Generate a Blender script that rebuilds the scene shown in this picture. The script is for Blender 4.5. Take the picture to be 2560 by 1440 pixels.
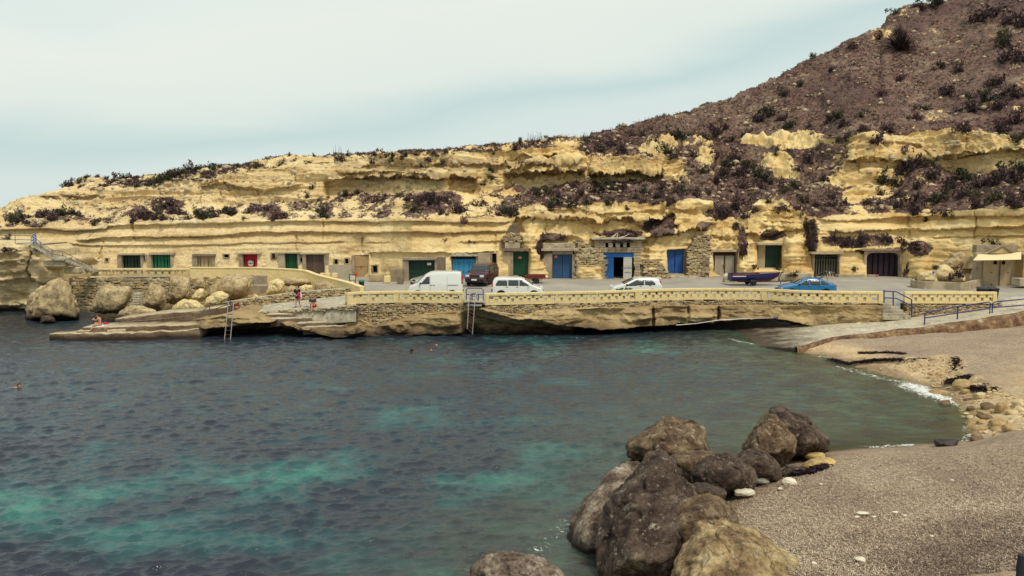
import bpy, bmesh, math, random
import numpy as np
from mathutils import Vector, Matrix, Euler
R = math.radians
S = bpy.context.scene
for o in list(bpy.data.objects): bpy.data.objects.remove(o)
COL = S.collection
# ------------------------------------------------------------------ camera
CH, F, PITCH = 9.3, 2000.0, math.atan(205/2000)
cd = bpy.data.cameras.new('camera'); cam = bpy.data.objects.new('camera', cd); COL.objects.link(cam)
cam.location = (0, 0, CH); cam.rotation_euler = (math.pi/2-PITCH, 0, 0)
cd.sensor_width = 36; cd.lens = 36*F/2560; cd.clip_start = .1; cd.clip_end = 3000
S.camera = cam
# ------------------------------------------------------------------ sky and sun
SUN_EL, SUN_AZ = R(56), R(150)      # azimuth measured clockwise from +Y: behind the camera, to the right
W = bpy.data.worlds.new('World'); S.world = W; W.use_nodes = True
nt = W.node_tree; nt.nodes.clear()
def wn(t, **k):
    n = nt.nodes.new(t)
    for a, b in k.items(): setattr(n, a, b)
    return n
wo = wn('ShaderNodeOutputWorld'); bg = wn('ShaderNodeBackground'); nt.links.new(bg.outputs[0], wo.inputs[0])
sky = wn('ShaderNodeTexSky', sky_type='NISHITA', sun_disc=False); sky.sun_elevation = SUN_EL; sky.sun_rotation = SUN_AZ
sky.air_density = 1.0; sky.dust_density = 3.0
tc = wn('ShaderNodeTexCoord'); mp = wn('ShaderNodeMapping'); nt.links.new(tc.outputs['Generated'], mp.inputs[0])
mp.inputs['Rotation'].default_value = (0, R(22), 0); mp.inputs['Scale'].default_value = (.9, .9, 4.2)
nz = wn('ShaderNodeTexNoise'); nt.links.new(mp.outputs[0], nz.inputs[0])
nz.inputs['Scale'].default_value = 1.7; nz.inputs['Detail'].default_value = 5; nz.inputs['Roughness'].default_value = .42; nz.inputs['Distortion'].default_value = .35
# cloud layers lie in long tilted bands: height above the horizon minus a slant, stirred by noise
sx_ = wn('ShaderNodeSeparateXYZ'); nt.links.new(tc.outputs['Generated'], sx_.inputs[0])
def wm(op, a, b):
    q = wn('ShaderNodeMath', operation=op)
    for i, s_ in enumerate((a, b)):
        if hasattr(s_, 'links'): nt.links.new(s_, q.inputs[i])
        else: q.inputs[i].default_value = s_
    return q.outputs[0]
qv = wm('ADD', wm('SUBTRACT', sx_.outputs[2], wm('MULTIPLY', sx_.outputs[0], .15)), wm('MULTIPLY', wm('SUBTRACT', nz.outputs[0], .5), .17))
cr = wn('ShaderNodeValToRGB'); nt.links.new(qv, cr.inputs[0]); ce = cr.color_ramp.elements
stops = [(0, (6.3, 7.4, 7.7)), (.08, (6.9, 7.8, 7.6)), (.125, (6.8, 7.8, 7.5)), (.152, (5.7, 7.1, 6.95)), (.185, (7.6, 8.3, 7.7)), (.25, (8.3, 8.7, 8.0)), (.33, (7.0, 8.1, 7.8)), (.42, (6.6, 7.9, 7.7)), (.6, (7.7, 8.4, 7.9)), (1, (7.0, 8.0, 7.9))]
while len(ce) < len(stops): ce.new(.5)
for e_, (p_, c_) in zip(ce, stops): e_.position = p_; e_.color = (*c_, 1)
mx = wn('ShaderNodeMixRGB'); mx.inputs[0].default_value = .94
nt.links.new(sky.outputs[0], mx.inputs[1]); nt.links.new(cr.outputs[0], mx.inputs[2])
nt.links.new(mx.outputs[0], bg.inputs[0]); bg.inputs[1].default_value = .103
sd = bpy.data.lights.new('sun', 'SUN'); sd.energy = 2.3; sd.angle = R(14); sd.color = (1, .91, .76)
sun = bpy.data.objects.new('sun', sd); COL.objects.link(sun)
sv = Vector((math.sin(SUN_AZ)*math.cos(SUN_EL), math.cos(SUN_AZ)*math.cos(SUN_EL), math.sin(SUN_EL)))
sun.rotation_euler = (-sv).to_track_quat('-Z', 'Y').to_euler(); sun.location = sv*60
S.view_settings.view_transform = 'Standard'; S.view_settings.look = 'None'
S.view_settings.exposure = 0.0; S.view_settings.gamma = 1; S.view_settings.use_curve_mapping = False
S.render.engine = 'CYCLES'; S.cycles.max_bounces = 6; S.cycles.transparent_max_bounces = 8
S.cycles.use_denoising = True; S.cycles.caustics_reflective = False; S.cycles.caustics_refractive = False
# ------------------------------------------------------------------ geometry of the place: rays through known points meet known planes
cp, sp = math.cos(PITCH), math.sin(PITCH)
def PY(px, py, Y):
    u = (px-1280)/F; v = (720-py)/F; t = Y/(cp+v*sp)
    return Vector((u*t, Y, CH+(-sp+v*cp)*t))
def PZ(px, py, z):
    u = (px-1280)/F; v = (720-py)/F; dz = -sp+v*cp; t = (z-CH)/dz
    return Vector((u*t, (cp+v*sp)*t, z))
def interp(px, pts):
    xs = [p[0] for p in pts]; ys = [p[1] for p in pts]
    return np.interp(px, xs, ys)
def sstep(x, a, b):
    t = np.clip((x-a)/(b-a), 0, 1); return t*t*(3-2*t)
# ------------------------------------------------------------------ noise
def _h(ix, iy, iz, s):
    h = (ix*374761393 + iy*668265263 + iz*2147483647 + s*1274126177) & 0xffffffff
    h = ((h ^ (h >> 13))*1274126177) & 0xffffffff
    h = ((h ^ (h >> 16))*2246822519) & 0xffffffff
    return ((h ^ (h >> 15)) & 0xffffff)/float(0xffffff)*2-1
def vnoise(x, y, z, s=0):
    x = np.asarray(x, float); y = np.asarray(y, float)+0*x; z = np.asarray(z, float)+0*x
    ix = np.floor(x).astype(np.int64); iy = np.floor(y).astype(np.int64); iz = np.floor(z).astype(np.int64)
    fx, fy, fz = x-ix, y-iy, z-iz
    fx = fx*fx*(3-2*fx); fy = fy*fy*(3-2*fy); fz = fz*fz*(3-2*fz)
    r = 0
    for a in (0, 1):
        for b in (0, 1):
            for c in (0, 1):
                w = (fx if a else 1-fx)*(fy if b else 1-fy)*(fz if c else 1-fz)
                r = r+w*_h(ix+a, iy+b, iz+c, s)
    return r
def fbm(x, y, z, o=4, s=0, g=.5):
    r = 0; a = 1; f = 1
    for k in range(o):
        r = r+a*vnoise(x*f+k*17.3, y*f+k*9.1, z*f+k*5.7, s+k); a *= g; f *= 2.03
    return r
def ridged(x, y, z, o=4, s=0):
    r = 0; a = 1; f = 1
    for k in range(o):
        r = r+a*(1-2*np.abs(vnoise(x*f+k*7.7, y*f+k*3.1, z*f+k*13.3, s+k))); a *= .5; f *= 2.03
    return r
# ------------------------------------------------------------------ tags, meshes
def tag(o, label=None, cat=None, group=None, kind=None):
    if label: o['label'] = label
    if cat: o['category'] = cat
    if group: o['group'] = group
    if kind: o['kind'] = kind
    return o
def thing(name, label, cat, loc=(0, 0, 0), rz=0, group=None):
    o = bpy.data.objects.new(name, None); COL.objects.link(o); o.empty_display_size = .2
    o.location = loc; o.rotation_euler = (0, 0, rz)
    return tag(o, label, cat, group)
def link(name, me, mat=None, parent=None, loc=None):
    if mat and not me.materials: me.materials.append(mat)
    o = bpy.data.objects.new(name, me); COL.objects.link(o)
    if parent: o.parent = parent
    if loc is not None: o.location = loc
    return o
def mesh_np(name, V, Fc, smooth=True):
    """V (n,3) array, Fc (m,k) array of ints"""
    V = np.asarray(V, np.float32); Fc = np.asarray(Fc, np.int32)
    me = bpy.data.meshes.new(name); k = Fc.shape[1]
    me.vertices.add(len(V)); me.vertices.foreach_set('co', V.ravel())
    me.loops.add(Fc.size); me.loops.foreach_set('vertex_index', Fc.ravel())
    me.polygons.add(len(Fc)); me.polygons.foreach_set('loop_start', np.arange(0, Fc.size, k, dtype=np.int32))
    me.polygons.foreach_set('loop_total', np.full(len(Fc), k, np.int32))
    me.update(calc_edges=True)
    if smooth: me.polygons.foreach_set('use_smooth', np.ones(len(Fc), bool))
    return me
def grid_faces(nr, nc):
    i = np.arange(nr-1)[:, None]*nc+np.arange(nc-1)[None, :]
    return np.stack([i, i+1, i+nc+1, i+nc], -1).reshape(-1, 4)
def fattr(me, name, arr):
    a = me.attributes.new(name, 'FLOAT', 'POINT'); a.data.foreach_set('value', np.asarray(arr, np.float32).ravel())
class MB:
    def __init__(s): s.v = []; s.f = []
    def add(s, vs, fs):
        b = len(s.v); s.v += [tuple(v) for v in vs]; s.f += [tuple(i+b for i in f) for f in fs]; return s
    def box(s, c, d, rot=None, M=None):
        """c centre, d full size"""
        vs = [Vector((x*d[0]/2, y*d[1]/2, z*d[2]/2)) for x in (-1, 1) for y in (-1, 1) for z in (-1, 1)]
        if rot is not None:
            m = Euler(rot).to_matrix(); vs = [m@v for v in vs]
        vs = [v+Vector(c) for v in vs]
        if M is not None: vs = [M@v for v in vs]
        return s.add(vs, [(0, 1, 3, 2), (4, 6, 7, 5), (0, 4, 5, 1), (2, 3, 7, 6), (0, 2, 6, 4), (1, 5, 7, 3)])
    def lohi(s, lo, hi): return s.box([(a+b)/2 for a, b in zip(lo, hi)], [abs(b-a) for a, b in zip(lo, hi)])
    def prism(s, pts, off):
        """polygon pts (3D), extruded by vector off"""
        n = len(pts); off = Vector(off); vs = [Vector(p) for p in pts]+[Vector(p)+off for p in pts]
        fs = [tuple(range(n)), tuple(range(2*n-1, n-1, -1))]+[(i, i+n, (i+1) % n+n, (i+1) % n) for i in range(n)]
        return s.add(vs, fs)
    def tube(s, pts, r, n=8, cap=True):
        pts = [Vector(p) for p in pts]; rings = []
        for i, p in enumerate(pts):
            a = pts[max(i-1, 0)]; b = pts[min(i+1, len(pts)-1)]; d = (b-a).normalized()
            u = d.cross(Vector((0, 0, 1)));
            if u.length < .05: u = d.cross(Vector((0, 1, 0)))
            u.normalize(); w = d.cross(u); rr = r[i] if isinstance(r, (list, tuple)) else r
            rings.append([p+(u*math.cos(t)+w*math.sin(t))*rr for t in [2*math.pi*k/n for k in range(n)]])
        vs = [v for rg in rings for v in rg]
        fs = [(i*n+k, i*n+(k+1) % n, (i+1)*n+(k+1) % n, (i+1)*n+k) for i in range(len(pts)-1) for k in range(n)]
        if cap: fs += [tuple(range(n-1, -1, -1)), tuple((len(pts)-1)*n+k for k in range(n))]
        return s.add(vs, fs)
    def lathe(s, prof, c=(0, 0, 0), axis='z', n=20):
        """prof [(r,h)]"""
        vs = []
        for r, h in prof:
            for k in range(n):
                t = 2*math.pi*k/n; a, b = r*math.cos(t), r*math.sin(t)
                v = {'z': (a, b, h), 'y': (a, h, b), 'x': (h, a, b)}[axis]
                vs.append(Vector(v)+Vector(c))
        m = len(prof)
        fs = [(i*n+k, i*n+(k+1) % n, (i+1)*n+(k+1) % n, (i+1)*n+k) for i in range(m-1) for k in range(n)]
        fs += [tuple(range(n)), tuple((m-1)*n+k for k in range(n))]
        return s.add(vs, fs)
    def build(s, name, mat, parent=None, smooth=False, bevel=0, loc=None, local=False):
        me = bpy.data.meshes.new(name)
        org = Vector((0, 0, 0))
        if parent is not None and not local:
            org = Vector(parent.location); q = parent.parent
            while q is not None: org += Vector(q.location); q = q.parent
        me.from_pydata([tuple(Vector(v)-org) for v in s.v], [], s.f)
        bm = bmesh.new(); bm.from_mesh(me); bmesh.ops.recalc_face_normals(bm, faces=bm.faces)
        if bevel: bmesh.ops.bevel(bm, geom=list(bm.edges), offset=bevel, segments=1, affect='EDGES', clamp_overlap=True)
        bm.to_mesh(me); bm.free()
        if smooth:
            me.polygons.foreach_set('use_smooth', [True]*len(me.polygons))
            try: me.set_sharp_from_angle(angle=R(40))
            except Exception: pass
        return link(name, me, mat, parent, loc)
# ------------------------------------------------------------------ materials
MATS = {}
def mat(name, col, rough=.8, var=.0, scale=3, col2=None, bump=0, bscale=20, metal=0, spec=.3, stretch=None, coat=0, lo=.35, hi=.65, detail=6, dirt=None):
    if name in MATS: return MATS[name]
    m = bpy.data.materials.new(name); m.use_nodes = True; n = m.node_tree; p = n.nodes['Principled BSDF']
    p.inputs['Roughness'].default_value = rough; p.inputs['Metallic'].default_value = metal
    p.inputs['Specular IOR Level'].default_value = spec; p.inputs['Coat Weight'].default_value = coat
    p.inputs['Base Color'].default_value = (*col, 1)
    tcn = n.nodes.new('ShaderNodeTexCoord'); src = tcn.outputs['Object']
    if stretch:
        mpn = n.nodes.new('ShaderNodeMapping'); mpn.inputs['Scale'].default_value = stretch; n.links.new(src, mpn.inputs[0]); src = mpn.outputs[0]
    if var or col2:
        c2 = col2 or tuple(c*(1-var) for c in col)
        t = n.nodes.new('ShaderNodeTexNoise'); t.inputs['Scale'].default_value = scale; t.inputs['Detail'].default_value = detail; t.inputs['Roughness'].default_value = .62
        n.links.new(src, t.inputs[0]); r = n.nodes.new('ShaderNodeValToRGB'); n.links.new(t.outputs[0], r.inputs[0])
        r.color_ramp.elements[0].position = lo; r.color_ramp.elements[1].position = hi
        r.color_ramp.elements[0].color = (*c2, 1); r.color_ramp.elements[1].color = (*col, 1)
        out = r.outputs[0]
        if dirt:
            t3 = n.nodes.new('ShaderNodeTexNoise'); t3.inputs['Scale'].default_value = scale*3.7; t3.inputs['Detail'].default_value = 8; n.links.new(src, t3.inputs[0])
            r3 = n.nodes.new('ShaderNodeValToRGB'); n.links.new(t3.outputs[0], r3.inputs[0]); r3.color_ramp.elements[0].position = .53; r3.color_ramp.elements[1].position = .68
            mm = n.nodes.new('ShaderNodeMixRGB'); n.links.new(r3.outputs[0], mm.inputs[0]); n.links.new(out, mm.inputs[1]); mm.inputs[2].default_value = (*dirt, 1); out = mm.outputs[0]
        n.links.new(out, p.inputs['Base Color'])
    if bump:
        b = n.nodes.new('ShaderNodeBump'); t2 = n.nodes.new('ShaderNodeTexNoise'); t2.inputs['Scale'].default_value = bscale; t2.inputs['Detail'].default_value = 7; t2.inputs['Roughness'].default_value = .65
        n.links.new(src, t2.inputs[0]); n.links.new(t2.outputs[0], b.inputs['Height']); b.inputs['Strength'].default_value = min(bump*4, 1); b.inputs['Distance'].default_value = bump
        n.links.new(b.outputs[0], p.inputs['Normal'])
    MATS[name] = m; return m
M_concrete = mat('concrete', (.49, .40, .265), .9, col2=(.29, .225, .15), scale=1.3, bump=.02, bscale=9)
M_pale = mat('pale_concrete', (.55, .49, .36), .9, col2=(.34, .29, .21), scale=1.1, bump=.02, bscale=9, dirt=(.2, .16, .12))
M_grey = mat('grey_concrete', (.39, .31, .215), .9, col2=(.22, .17, .125), scale=1.6, bump=.02, bscale=9)
M_road = mat('road_surface', (.40, .355, .29), .93, col2=(.29, .26, .215), scale=.35, bump=.01, bscale=18, dirt=(.32, .29, .24))
M_yellow = mat('yellow_limewash', (.80, .64, .325), .85, col2=(.70, .55, .27), scale=2.2, bump=.006, bscale=20, dirt=(.62, .46, .21))
M_yellowcap = mat('pale_yellow_coping', (.84, .67, .34), .85, col2=(.72, .56, .27), scale=3, bump=.006, bscale=20)
M_stone = [mat('rubble_stone_%s' % n_, c, .92, col2=tuple(x*.62 for x in c), scale=2.5, bump=.02, bscale=8) for n_, c in
           (('sand', (.50, .38, .21)), ('cream', (.58, .47, .29)), ('brown', (.34, .25, .16)), ('ochre', (.47, .33, .16)))]
M_mortar = mat('wall_core', (.19, .14, .095), .95, var=.4, scale=3, bump=.02)
M_timber = mat('grey_timber', (.26, .19, .135), .9, col2=(.14, .10, .08), scale=2, stretch=(6, 6, .6), bump=.01)
M_rust = mat('rusty_steel', (.16, .065, .035), .8, var=.5, scale=6)
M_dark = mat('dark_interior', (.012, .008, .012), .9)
M_black = mat('black_plastic', (.018, .017, .02), .55)
M_rail = mat('blue_painted_rail', (.03, .042, .155), .5)
M_railgrey = mat('grey_painted_rail', (.10, .09, .11), .6)
M_steel = mat('galvanised_steel', (.42, .40, .38), .45, metal=.5)
M_tyre = mat('tyre_rubber', (.02, .018, .02), .8)
M_glass = mat('dark_window_glass', (.02, .022, .025), .06, spec=.7, coat=.5)
M_rim = mat('silver_rim', (.38, .38, .38), .35, metal=.7)
M_redlamp = mat('red_lamp_lens', (.45, .03, .03), .25)
M_lamp = mat('clear_lamp_lens', (.62, .62, .60), .15)
M_skin = mat('skin', (.52, .25, .16), .6)
M_skinp = mat('pale_skin', (.58, .33, .23), .6)
M_bare = mat('bare_stems', (.14, .09, .08), .9, var=.4, scale=5)
# ================================================================== LAND AND WATER
ROADZ = 2.3
# ---- beach height field from known heights (pixel, pixel, height)
_bc = [(1960,868,0),(2050,886,0),(2150,918,0),(2230,940,0),(2300,962,0),(2400,1008,0),(2432,1050,0),(2435,1095,0),
  (1990,866,.25),(2080,850,.55),(2200,845,.75),(2300,842,.95),(2450,825,1.15),(2560,815,1.25),(2800,790,1.6),
  (2150,890,.22),(2250,905,.55),(2400,905,1.0),(2400,930,.55),(2420,950,.55),(2400,975,.2),(2480,970,.6),(2560,930,1.15),(2560,870,1.2),(2560,1000,.62),(2500,1010,.42),(2480,1060,.3),(2560,1050,.6),
  (2800,900,1.6),(2800,1050,1.4),(2800,1250,2.0),
  (2470,1096,.35),(2440,1118,.7),(2400,1130,1.05),(2300,1126,1.05),(2200,1142,1.05),(2110,1172,1.0),(2000,1195,.9),(1900,1212,.85),(1830,1225,.8),(2560,1082,1.15),(2500,1102,1.1),
  (2380,1108,-.25),(2300,1085,-.4),(2200,1092,-.5),(2100,1112,-.5),(2000,1110,-.6),(1900,1050,-1.2),
  (1800,1240,.6),(1900,1300,1.0),(2100,1280,1.25),(2300,1250,1.35),(2500,1200,1.45),(2560,1150,1.4),(1950,1440,1.3),(2100,1400,1.5),(2300,1400,1.7),(2560,1400,1.9),
  (1700,1290,.2),(1700,1400,.3),(1550,1440,-.6),(1450,1300,-1.6),(1500,1150,-1.6),(1200,1430,-1.6),(1000,1440,-2.6),
  (2350,1040,-.28),(2250,1000,-.4),(2150,980,-.6),(2050,920,-.35),(1950,900,-.45),(1900,855,-.02),(1850,868,-.5),(1900,960,-1.1),(2050,1030,-1.0),(1750,900,-1.8),(1750,1050,-2.2),(1500,950,-3.2),(1200,900,-3.5),(1000,1100,-4),(600,900,-5),(600,1300,-4),(200,1000,-6),(1800,845,-.9),(1600,845,-2),(1300,850,-3)]
_bp = np.array([tuple(PZ(*c)) for c in _bc])
_bp = np.vstack([_bp, [(8, 8, 2.6), (14, 8, 3.0), (22, 10, 3.0), (3, 8, 1.4), (-3, 8, -1.0), (-10, 10, -3), (35, 20, 2.8), (40, 35, 2.4), (45, 50, 2.2), (-40, 30, -7), (-40, 60, -6)]])
_n = len(_bp); _d = np.hypot(_bp[:, None, 0]-_bp[None, :, 0], _bp[:, None, 1]-_bp[None, :, 1])
_A = np.zeros((_n+3, _n+3)); _A[:_n, :_n] = _d+np.eye(_n)*-.02; _A[:_n, _n] = 1; _A[:_n, _n+1:] = _bp[:, :2]; _A[_n:, :_n] = _A[:_n, _n:].T
_w = np.linalg.solve(_A, np.append(_bp[:, 2], [0, 0, 0]))
def beach_z(x, y):
    x = np.asarray(x, float); y = np.asarray(y, float); sh = x.shape; x = x.ravel(); y = y.ravel(); out = np.zeros_like(x)
    for i in range(0, len(x), 20000):
        a = x[i:i+20000]; b = y[i:i+20000]
        out[i:i+20000] = np.hypot(a[:, None]-_bp[None, :, 0], b[:, None]-_bp[None, :, 1])@_w[:_n]+_w[_n]+a*_w[_n+1]+b*_w[_n+2]
    return out.reshape(sh)
def bz(x, y): return float(beach_z(np.array([x]), np.array([y]))[0])
# bank of seaweed cut by the waves: drop below it, seaward side
WRACK = [PZ(px, py, .75) for px, py in ((2170, 880), (2215, 888), (2270, 900), (2330, 906), (2380, 916), (2400, 930), (2440, 945))]
def seg_sd(x, y, pl):
    best = np.full(x.shape, 1e9); side = np.zeros(x.shape)
    for a, b in zip(pl[:-1], pl[1:]):
        dx, dy = b.x-a.x, b.y-a.y; L2 = dx*dx+dy*dy
        t = np.clip(((x-a.x)*dx+(y-a.y)*dy)/L2, 0, 1); ex, ey = x-a.x-t*dx, y-a.y-t*dy; d = np.hypot(ex, ey)
        s_ = np.sign(dx*ey-dy*ex); m = d < best; best = np.where(m, d, best); side = np.where(m, s_, side)
    return best*side
bx = np.concatenate([np.linspace(-3, 6, 30)[:-1], np.linspace(6, 38, 370), np.linspace(38, 70, 20)[1:]])
by = np.concatenate([np.linspace(5, 16, 30)[:-1], np.linspace(16, 32, 230), np.linspace(32, 56.5, 165)[1:], np.linspace(56.5, 62, 9)[1:]])
BX, BY = np.meshgrid(bx, by); BZ = beach_z(BX, BY)
sdw = seg_sd(BX, BY, WRACK); nzw = fbm(BX*1.3, BY*1.3, 0, 3, 5)*.25
BZ = BZ+.22*np.exp(-np.abs(sdw)/1.4)*sstep(sdw+nzw, -.12, .12)-.10*np.exp(-np.abs(sdw)/.6)*sstep(-sdw+nzw, -.05, .2)
BZ = np.where(BY > 56.4, np.minimum(BZ, np.where(BX > 38, 2.05, 1.0)), BZ)
dry = sstep(BZ, .25, .9)
BZ = BZ+dry*(fbm(BX*.5, BY*.5, 0, 3, 2)*.07+fbm(BX*3, BY*3, 0, 3, 3)*.022+vnoise(BX*11, BY*11, 0, 3)*.008)+(1-dry)*fbm(BX*1.2, BY*1.2, 0, 3, 4)*.05
me = mesh_np('beach', np.stack([BX, BY, BZ], -1).reshape(-1, 3), grid_faces(len(by), len(bx)))
ppx = 1280+F*BX/(BY*cp+(CH-BZ)*sp); nearb = sstep(31-BY, -1, 1)     # near mound is all seaweed litter
weed = np.maximum(nearb, sstep(sdw+nzw*2+fbm(BX*.25, BY*.25, 0, 3, 8)*.5, -.1, .9)*sstep(BZ, .35, .6))
gravel = np.exp(-((BX-27.5)/4.5)**2-((BY-36)/3.4)**2)
weed = np.clip(weed-gravel*1.3*(1-nearb), 0, 1)
fattr(me, 'weed', weed); fattr(me, 'wet', 1-sstep(BZ+fbm(BX, BY, 0, 3, 9)*.06, .05, .28))
m = bpy.data.materials.new('beach_sand'); m.use_nodes = True; N = m.node_tree; p = N.nodes['Principled BSDF']; p.inputs['Roughness'].default_value = .9; p.inputs['Specular IOR Level'].default_value = .2
def nd(N, t, **k):
    n = N.nodes.new(t)
    for a, b in k.items(): setattr(n, a, b)
    return n
def ramp(N, src, stops):
    r = nd(N, 'ShaderNodeValToRGB'); N.links.new(src, r.inputs[0]); e = r.color_ramp.elements
    while len(e) < len(stops): e.new(.5)
    for q, (ps, c) in zip(e, stops): q.position = ps; q.color = (*c, 1) if len(c) == 3 else c
    return r.outputs[0]
def noise(N, src, sc, de=5, ro=.6, stretch=None, dist=0):
    if stretch:
        q = nd(N, 'ShaderNodeMapping'); q.inputs['Scale'].default_value = stretch; N.links.new(src, q.inputs[0]); src = q.outputs[0]
    t = nd(N, 'ShaderNodeTexNoise'); t.inputs['Scale'].default_value = sc; t.inputs['Detail'].default_value = de; t.inputs['Roughness'].default_value = ro; t.inputs['Distortion'].default_value = dist
    N.links.new(src, t.inputs[0]); return t.outputs[0]
def mixc(N, f, a, b):
    q = nd(N, 'ShaderNodeMixRGB')
    for i, s_ in enumerate((f, a, b)):
        if hasattr(s_, 'links'): N.links.new(s_, q.inputs[i])
        elif i == 0: q.inputs[0].default_value = s_
        else: q.inputs[i].default_value = (*s_, 1)
    return q.outputs[0]
def attr(N, nm):
    q = nd(N, 'ShaderNodeAttribute'); q.attribute_name = nm; return q.outputs['Fac']
def mth(N, op, a, b=0, c=None, clamp=False):
    q = nd(N, 'ShaderNodeMath', operation=op); q.use_clamp = clamp
    for i, s_ in enumerate((a, b) if c is None else (a, b, c)):
        if hasattr(s_, 'links'): N.links.new(s_, q.inputs[i])
        else: q.inputs[i].default_value = s_
    return q.outputs[0]
def bumpn(N, h, dist, st=1, prev=None):
    b = nd(N, 'ShaderNodeBump'); N.links.new(h, b.inputs['Height']); b.inputs['Distance'].default_value = dist; b.inputs['Strength'].default_value = st
    if prev is not None: N.links.new(prev, b.inputs['Normal'])
    return b.outputs[0]
oc = nd(N, 'ShaderNodeTexCoord').outputs['Object']
sand = ramp(N, noise(N, oc, 1.1, 8), [(.3, (.44, .28, .15)), (.55, (.55, .39, .22)), (.75, (.66, .52, .33))])
sand = mixc(N, ramp(N, noise(N, oc, 7, 4), [(.56, (0, 0, 0)), (.6, (1, 1, 1))]), sand, (.68, .55, .36))
litter = ramp(N, noise(N, oc, 11, 8, .78, stretch=(1, 1, 1)), [(.34, (.12, .075, .05)), (.45, (.29, .205, .14)), (.56, (.46, .35, .24)), (.68, (.60, .49, .36))])
litter = mixc(N, ramp(N, noise(N, oc, .45, 5), [(.35, (0, 0, 0)), (.7, (.45, .45, .45))]), litter, (.17, .11, .10))
c = mixc(N, mth(N, 'ADD', attr(N, 'weed'), mth(N, 'MULTIPLY', mth(N, 'SUBTRACT', noise(N, oc, 2, 6), .5), .9), clamp=True), sand, litter)
c = mixc(N, mth(N, 'MULTIPLY', attr(N, 'wet'), .62), c, (.15, .085, .04))
N.links.new(c, p.inputs['Base Color']); N.links.new(mth(N, 'MULTIPLY_ADD', attr(N, 'wet'), -.55, .92), p.inputs['Roughness'])
N.links.new(bumpn(N, noise(N, oc, 26, 6, .7), .035, .9), p.inputs['Normal'])
tag(link('beach', me, m), kind='structure')

# ---- sea
ys = [9.0, 11.0, 13.0, 15.0, 16.5]
while ys[-1] < 70: ys.append(ys[-1]+ys[-1]*.0028)
while ys[-1] < 1500: ys.append(ys[-1]*1.06)
wy = np.array(ys); wu = np.concatenate([np.linspace(-3.5, -.74, 24)[:-1], np.linspace(-.74, .70, 650), np.linspace(.70, 3.5, 24)[1:]])
WX = wy[:, None]*wu[None, :]; WY = np.repeat(wy[:, None], len(wu), 1)
rng = np.random.RandomState(7); hz = np.zeros_like(WX); ox = np.zeros_like(WX); oy = np.zeros_like(WX)
for k in range(64):
    lam = 1.7*(.21/1.7)**((k/63)**.8)*rng.uniform(.85, 1.15); th = R(rng.normal(-76, 23)); amp = .0074*lam**.58*rng.uniform(.5, 1.3)*(.6 if lam > 1.2 else 1)
    kx, ky = math.cos(th)*2*math.pi/lam, math.sin(th)*2*math.pi/lam; ph = WX*kx+WY*ky+rng.uniform(0, 6.28)
    fade = 1/(1+(WY*.0028/(lam*.36))**4)
    hz += amp*np.sin(ph)*fade; ox += .75*amp*math.cos(th)*np.cos(ph)*fade; oy += .75*amp*math.sin(th)*np.cos(ph)*fade
gust = .45+.55*sstep(fbm(WX*.09, WY*.05, 0, 3, 21), -.6, .7)+.25
sel = (WY > 14) & (WY < 66); dep = np.full(WX.shape, 6.0); dep[sel] = -beach_z(WX[sel], WY[sel])
damp = .35+.65*sstep(dep, .1, 1.6)
farf = 1/(1+(WY/150)**4)
hz = hz+.22*(np.abs(hz+.01)-.02); WZ = hz*gust*damp*farf*(1.12+.25*vnoise(WX*.3, WY*.3, 0, 3))
me = mesh_np('sea_water', np.stack([WX+ox*damp*farf, WY+oy*damp*farf, WZ], -1).reshape(-1, 3), grid_faces(len(wy), len(wu)))
fattr(me, 'depth', dep)
# surf: where the sheet is thin, plus the wave that has just broken along the cove
def near_line(pts, w, z=0):
    pl = [PZ(a, b, z) for a, b in pts]; return np.exp(-(np.abs(seg_sd(WX, WY, pl))/w)**2)
foam = .95*sstep(dep, -.15, 0.0)*(1-sstep(dep, .03, .16))*(.8+.5*vnoise(WX*.7, WY*.7, 0, 17))
foam = np.maximum(foam*.75, .92*near_line([(1822, 846), (1850, 854), (1890, 861), (1945, 863)], .30)*(.75+.35*vnoise(WX*1.1, WY*1.1, 0, 7)))
foam = np.maximum(foam, .85*near_line([(1960, 873), (2010, 884), (2060, 893)], .30)*(.7+.4*vnoise(WX*1.1, WY*1.1, 0, 8)))
foam = np.maximum(foam, .8*near_line([(2100, 918), (2150, 930), (2210, 948), (2270, 955)], .7)*.9)
foam = np.maximum(foam, 1.05*near_line([(2290, 966), (2340, 985), (2390, 1000), (2430, 1008)], 1.35))
foam = np.maximum(foam, .72*near_line([(2412, 1065), (2422, 1090), (2410, 1106)], .3))
foam = np.maximum(foam, .52*near_line([(1250, 1428), (1330, 1400), (1385, 1340), (1410, 1300)], .6))
foam = np.maximum(foam, .55*near_line([(1200, 823), (1280, 838), (1400, 842), (1480, 846)], .25))
fattr(me, 'foam', foam)
patch = np.zeros_like(WX)
for px, py, rx, ry, a in ((150,1240,6.5,2.6,1.0),(420,1190,5,2.4,.75),(720,1190,3.6,2.3,1.0),(560,1360,3,1.1,.55),(250,1340,4.5,1.5,.7),(950,1030,7,4,.42),(1210,1200,3.2,1.6,.8),(1370,1120,3,1.6,.55),
     (1430,1040,5,3,.4),(1420,1235,1.6,1.0,.7),(1100,1190,2,1,.4),(600,1000,9,4,.25),(950,1250,2,1,.55),(1500,860,14,3,.5),(1700,870,7,3,.6),(1350,870,7,3,.45),(1300,930,9,4,.3),(880,1410,4,1,.35),(1130,1420,2.2,.9,.5)):
    c0 = PZ(px, py, 0); patch = np.maximum(patch, a*np.exp(-((WX-c0.x)/rx)**2-((WY-c0.y)/ry)**2))
fattr(me, 'sandpatch', patch)
m = bpy.data.materials.new('sea_water'); m.use_nodes = True; N = m.node_tree; p = N.nodes['Principled BSDF']; out = N.nodes['Material Output']
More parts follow.
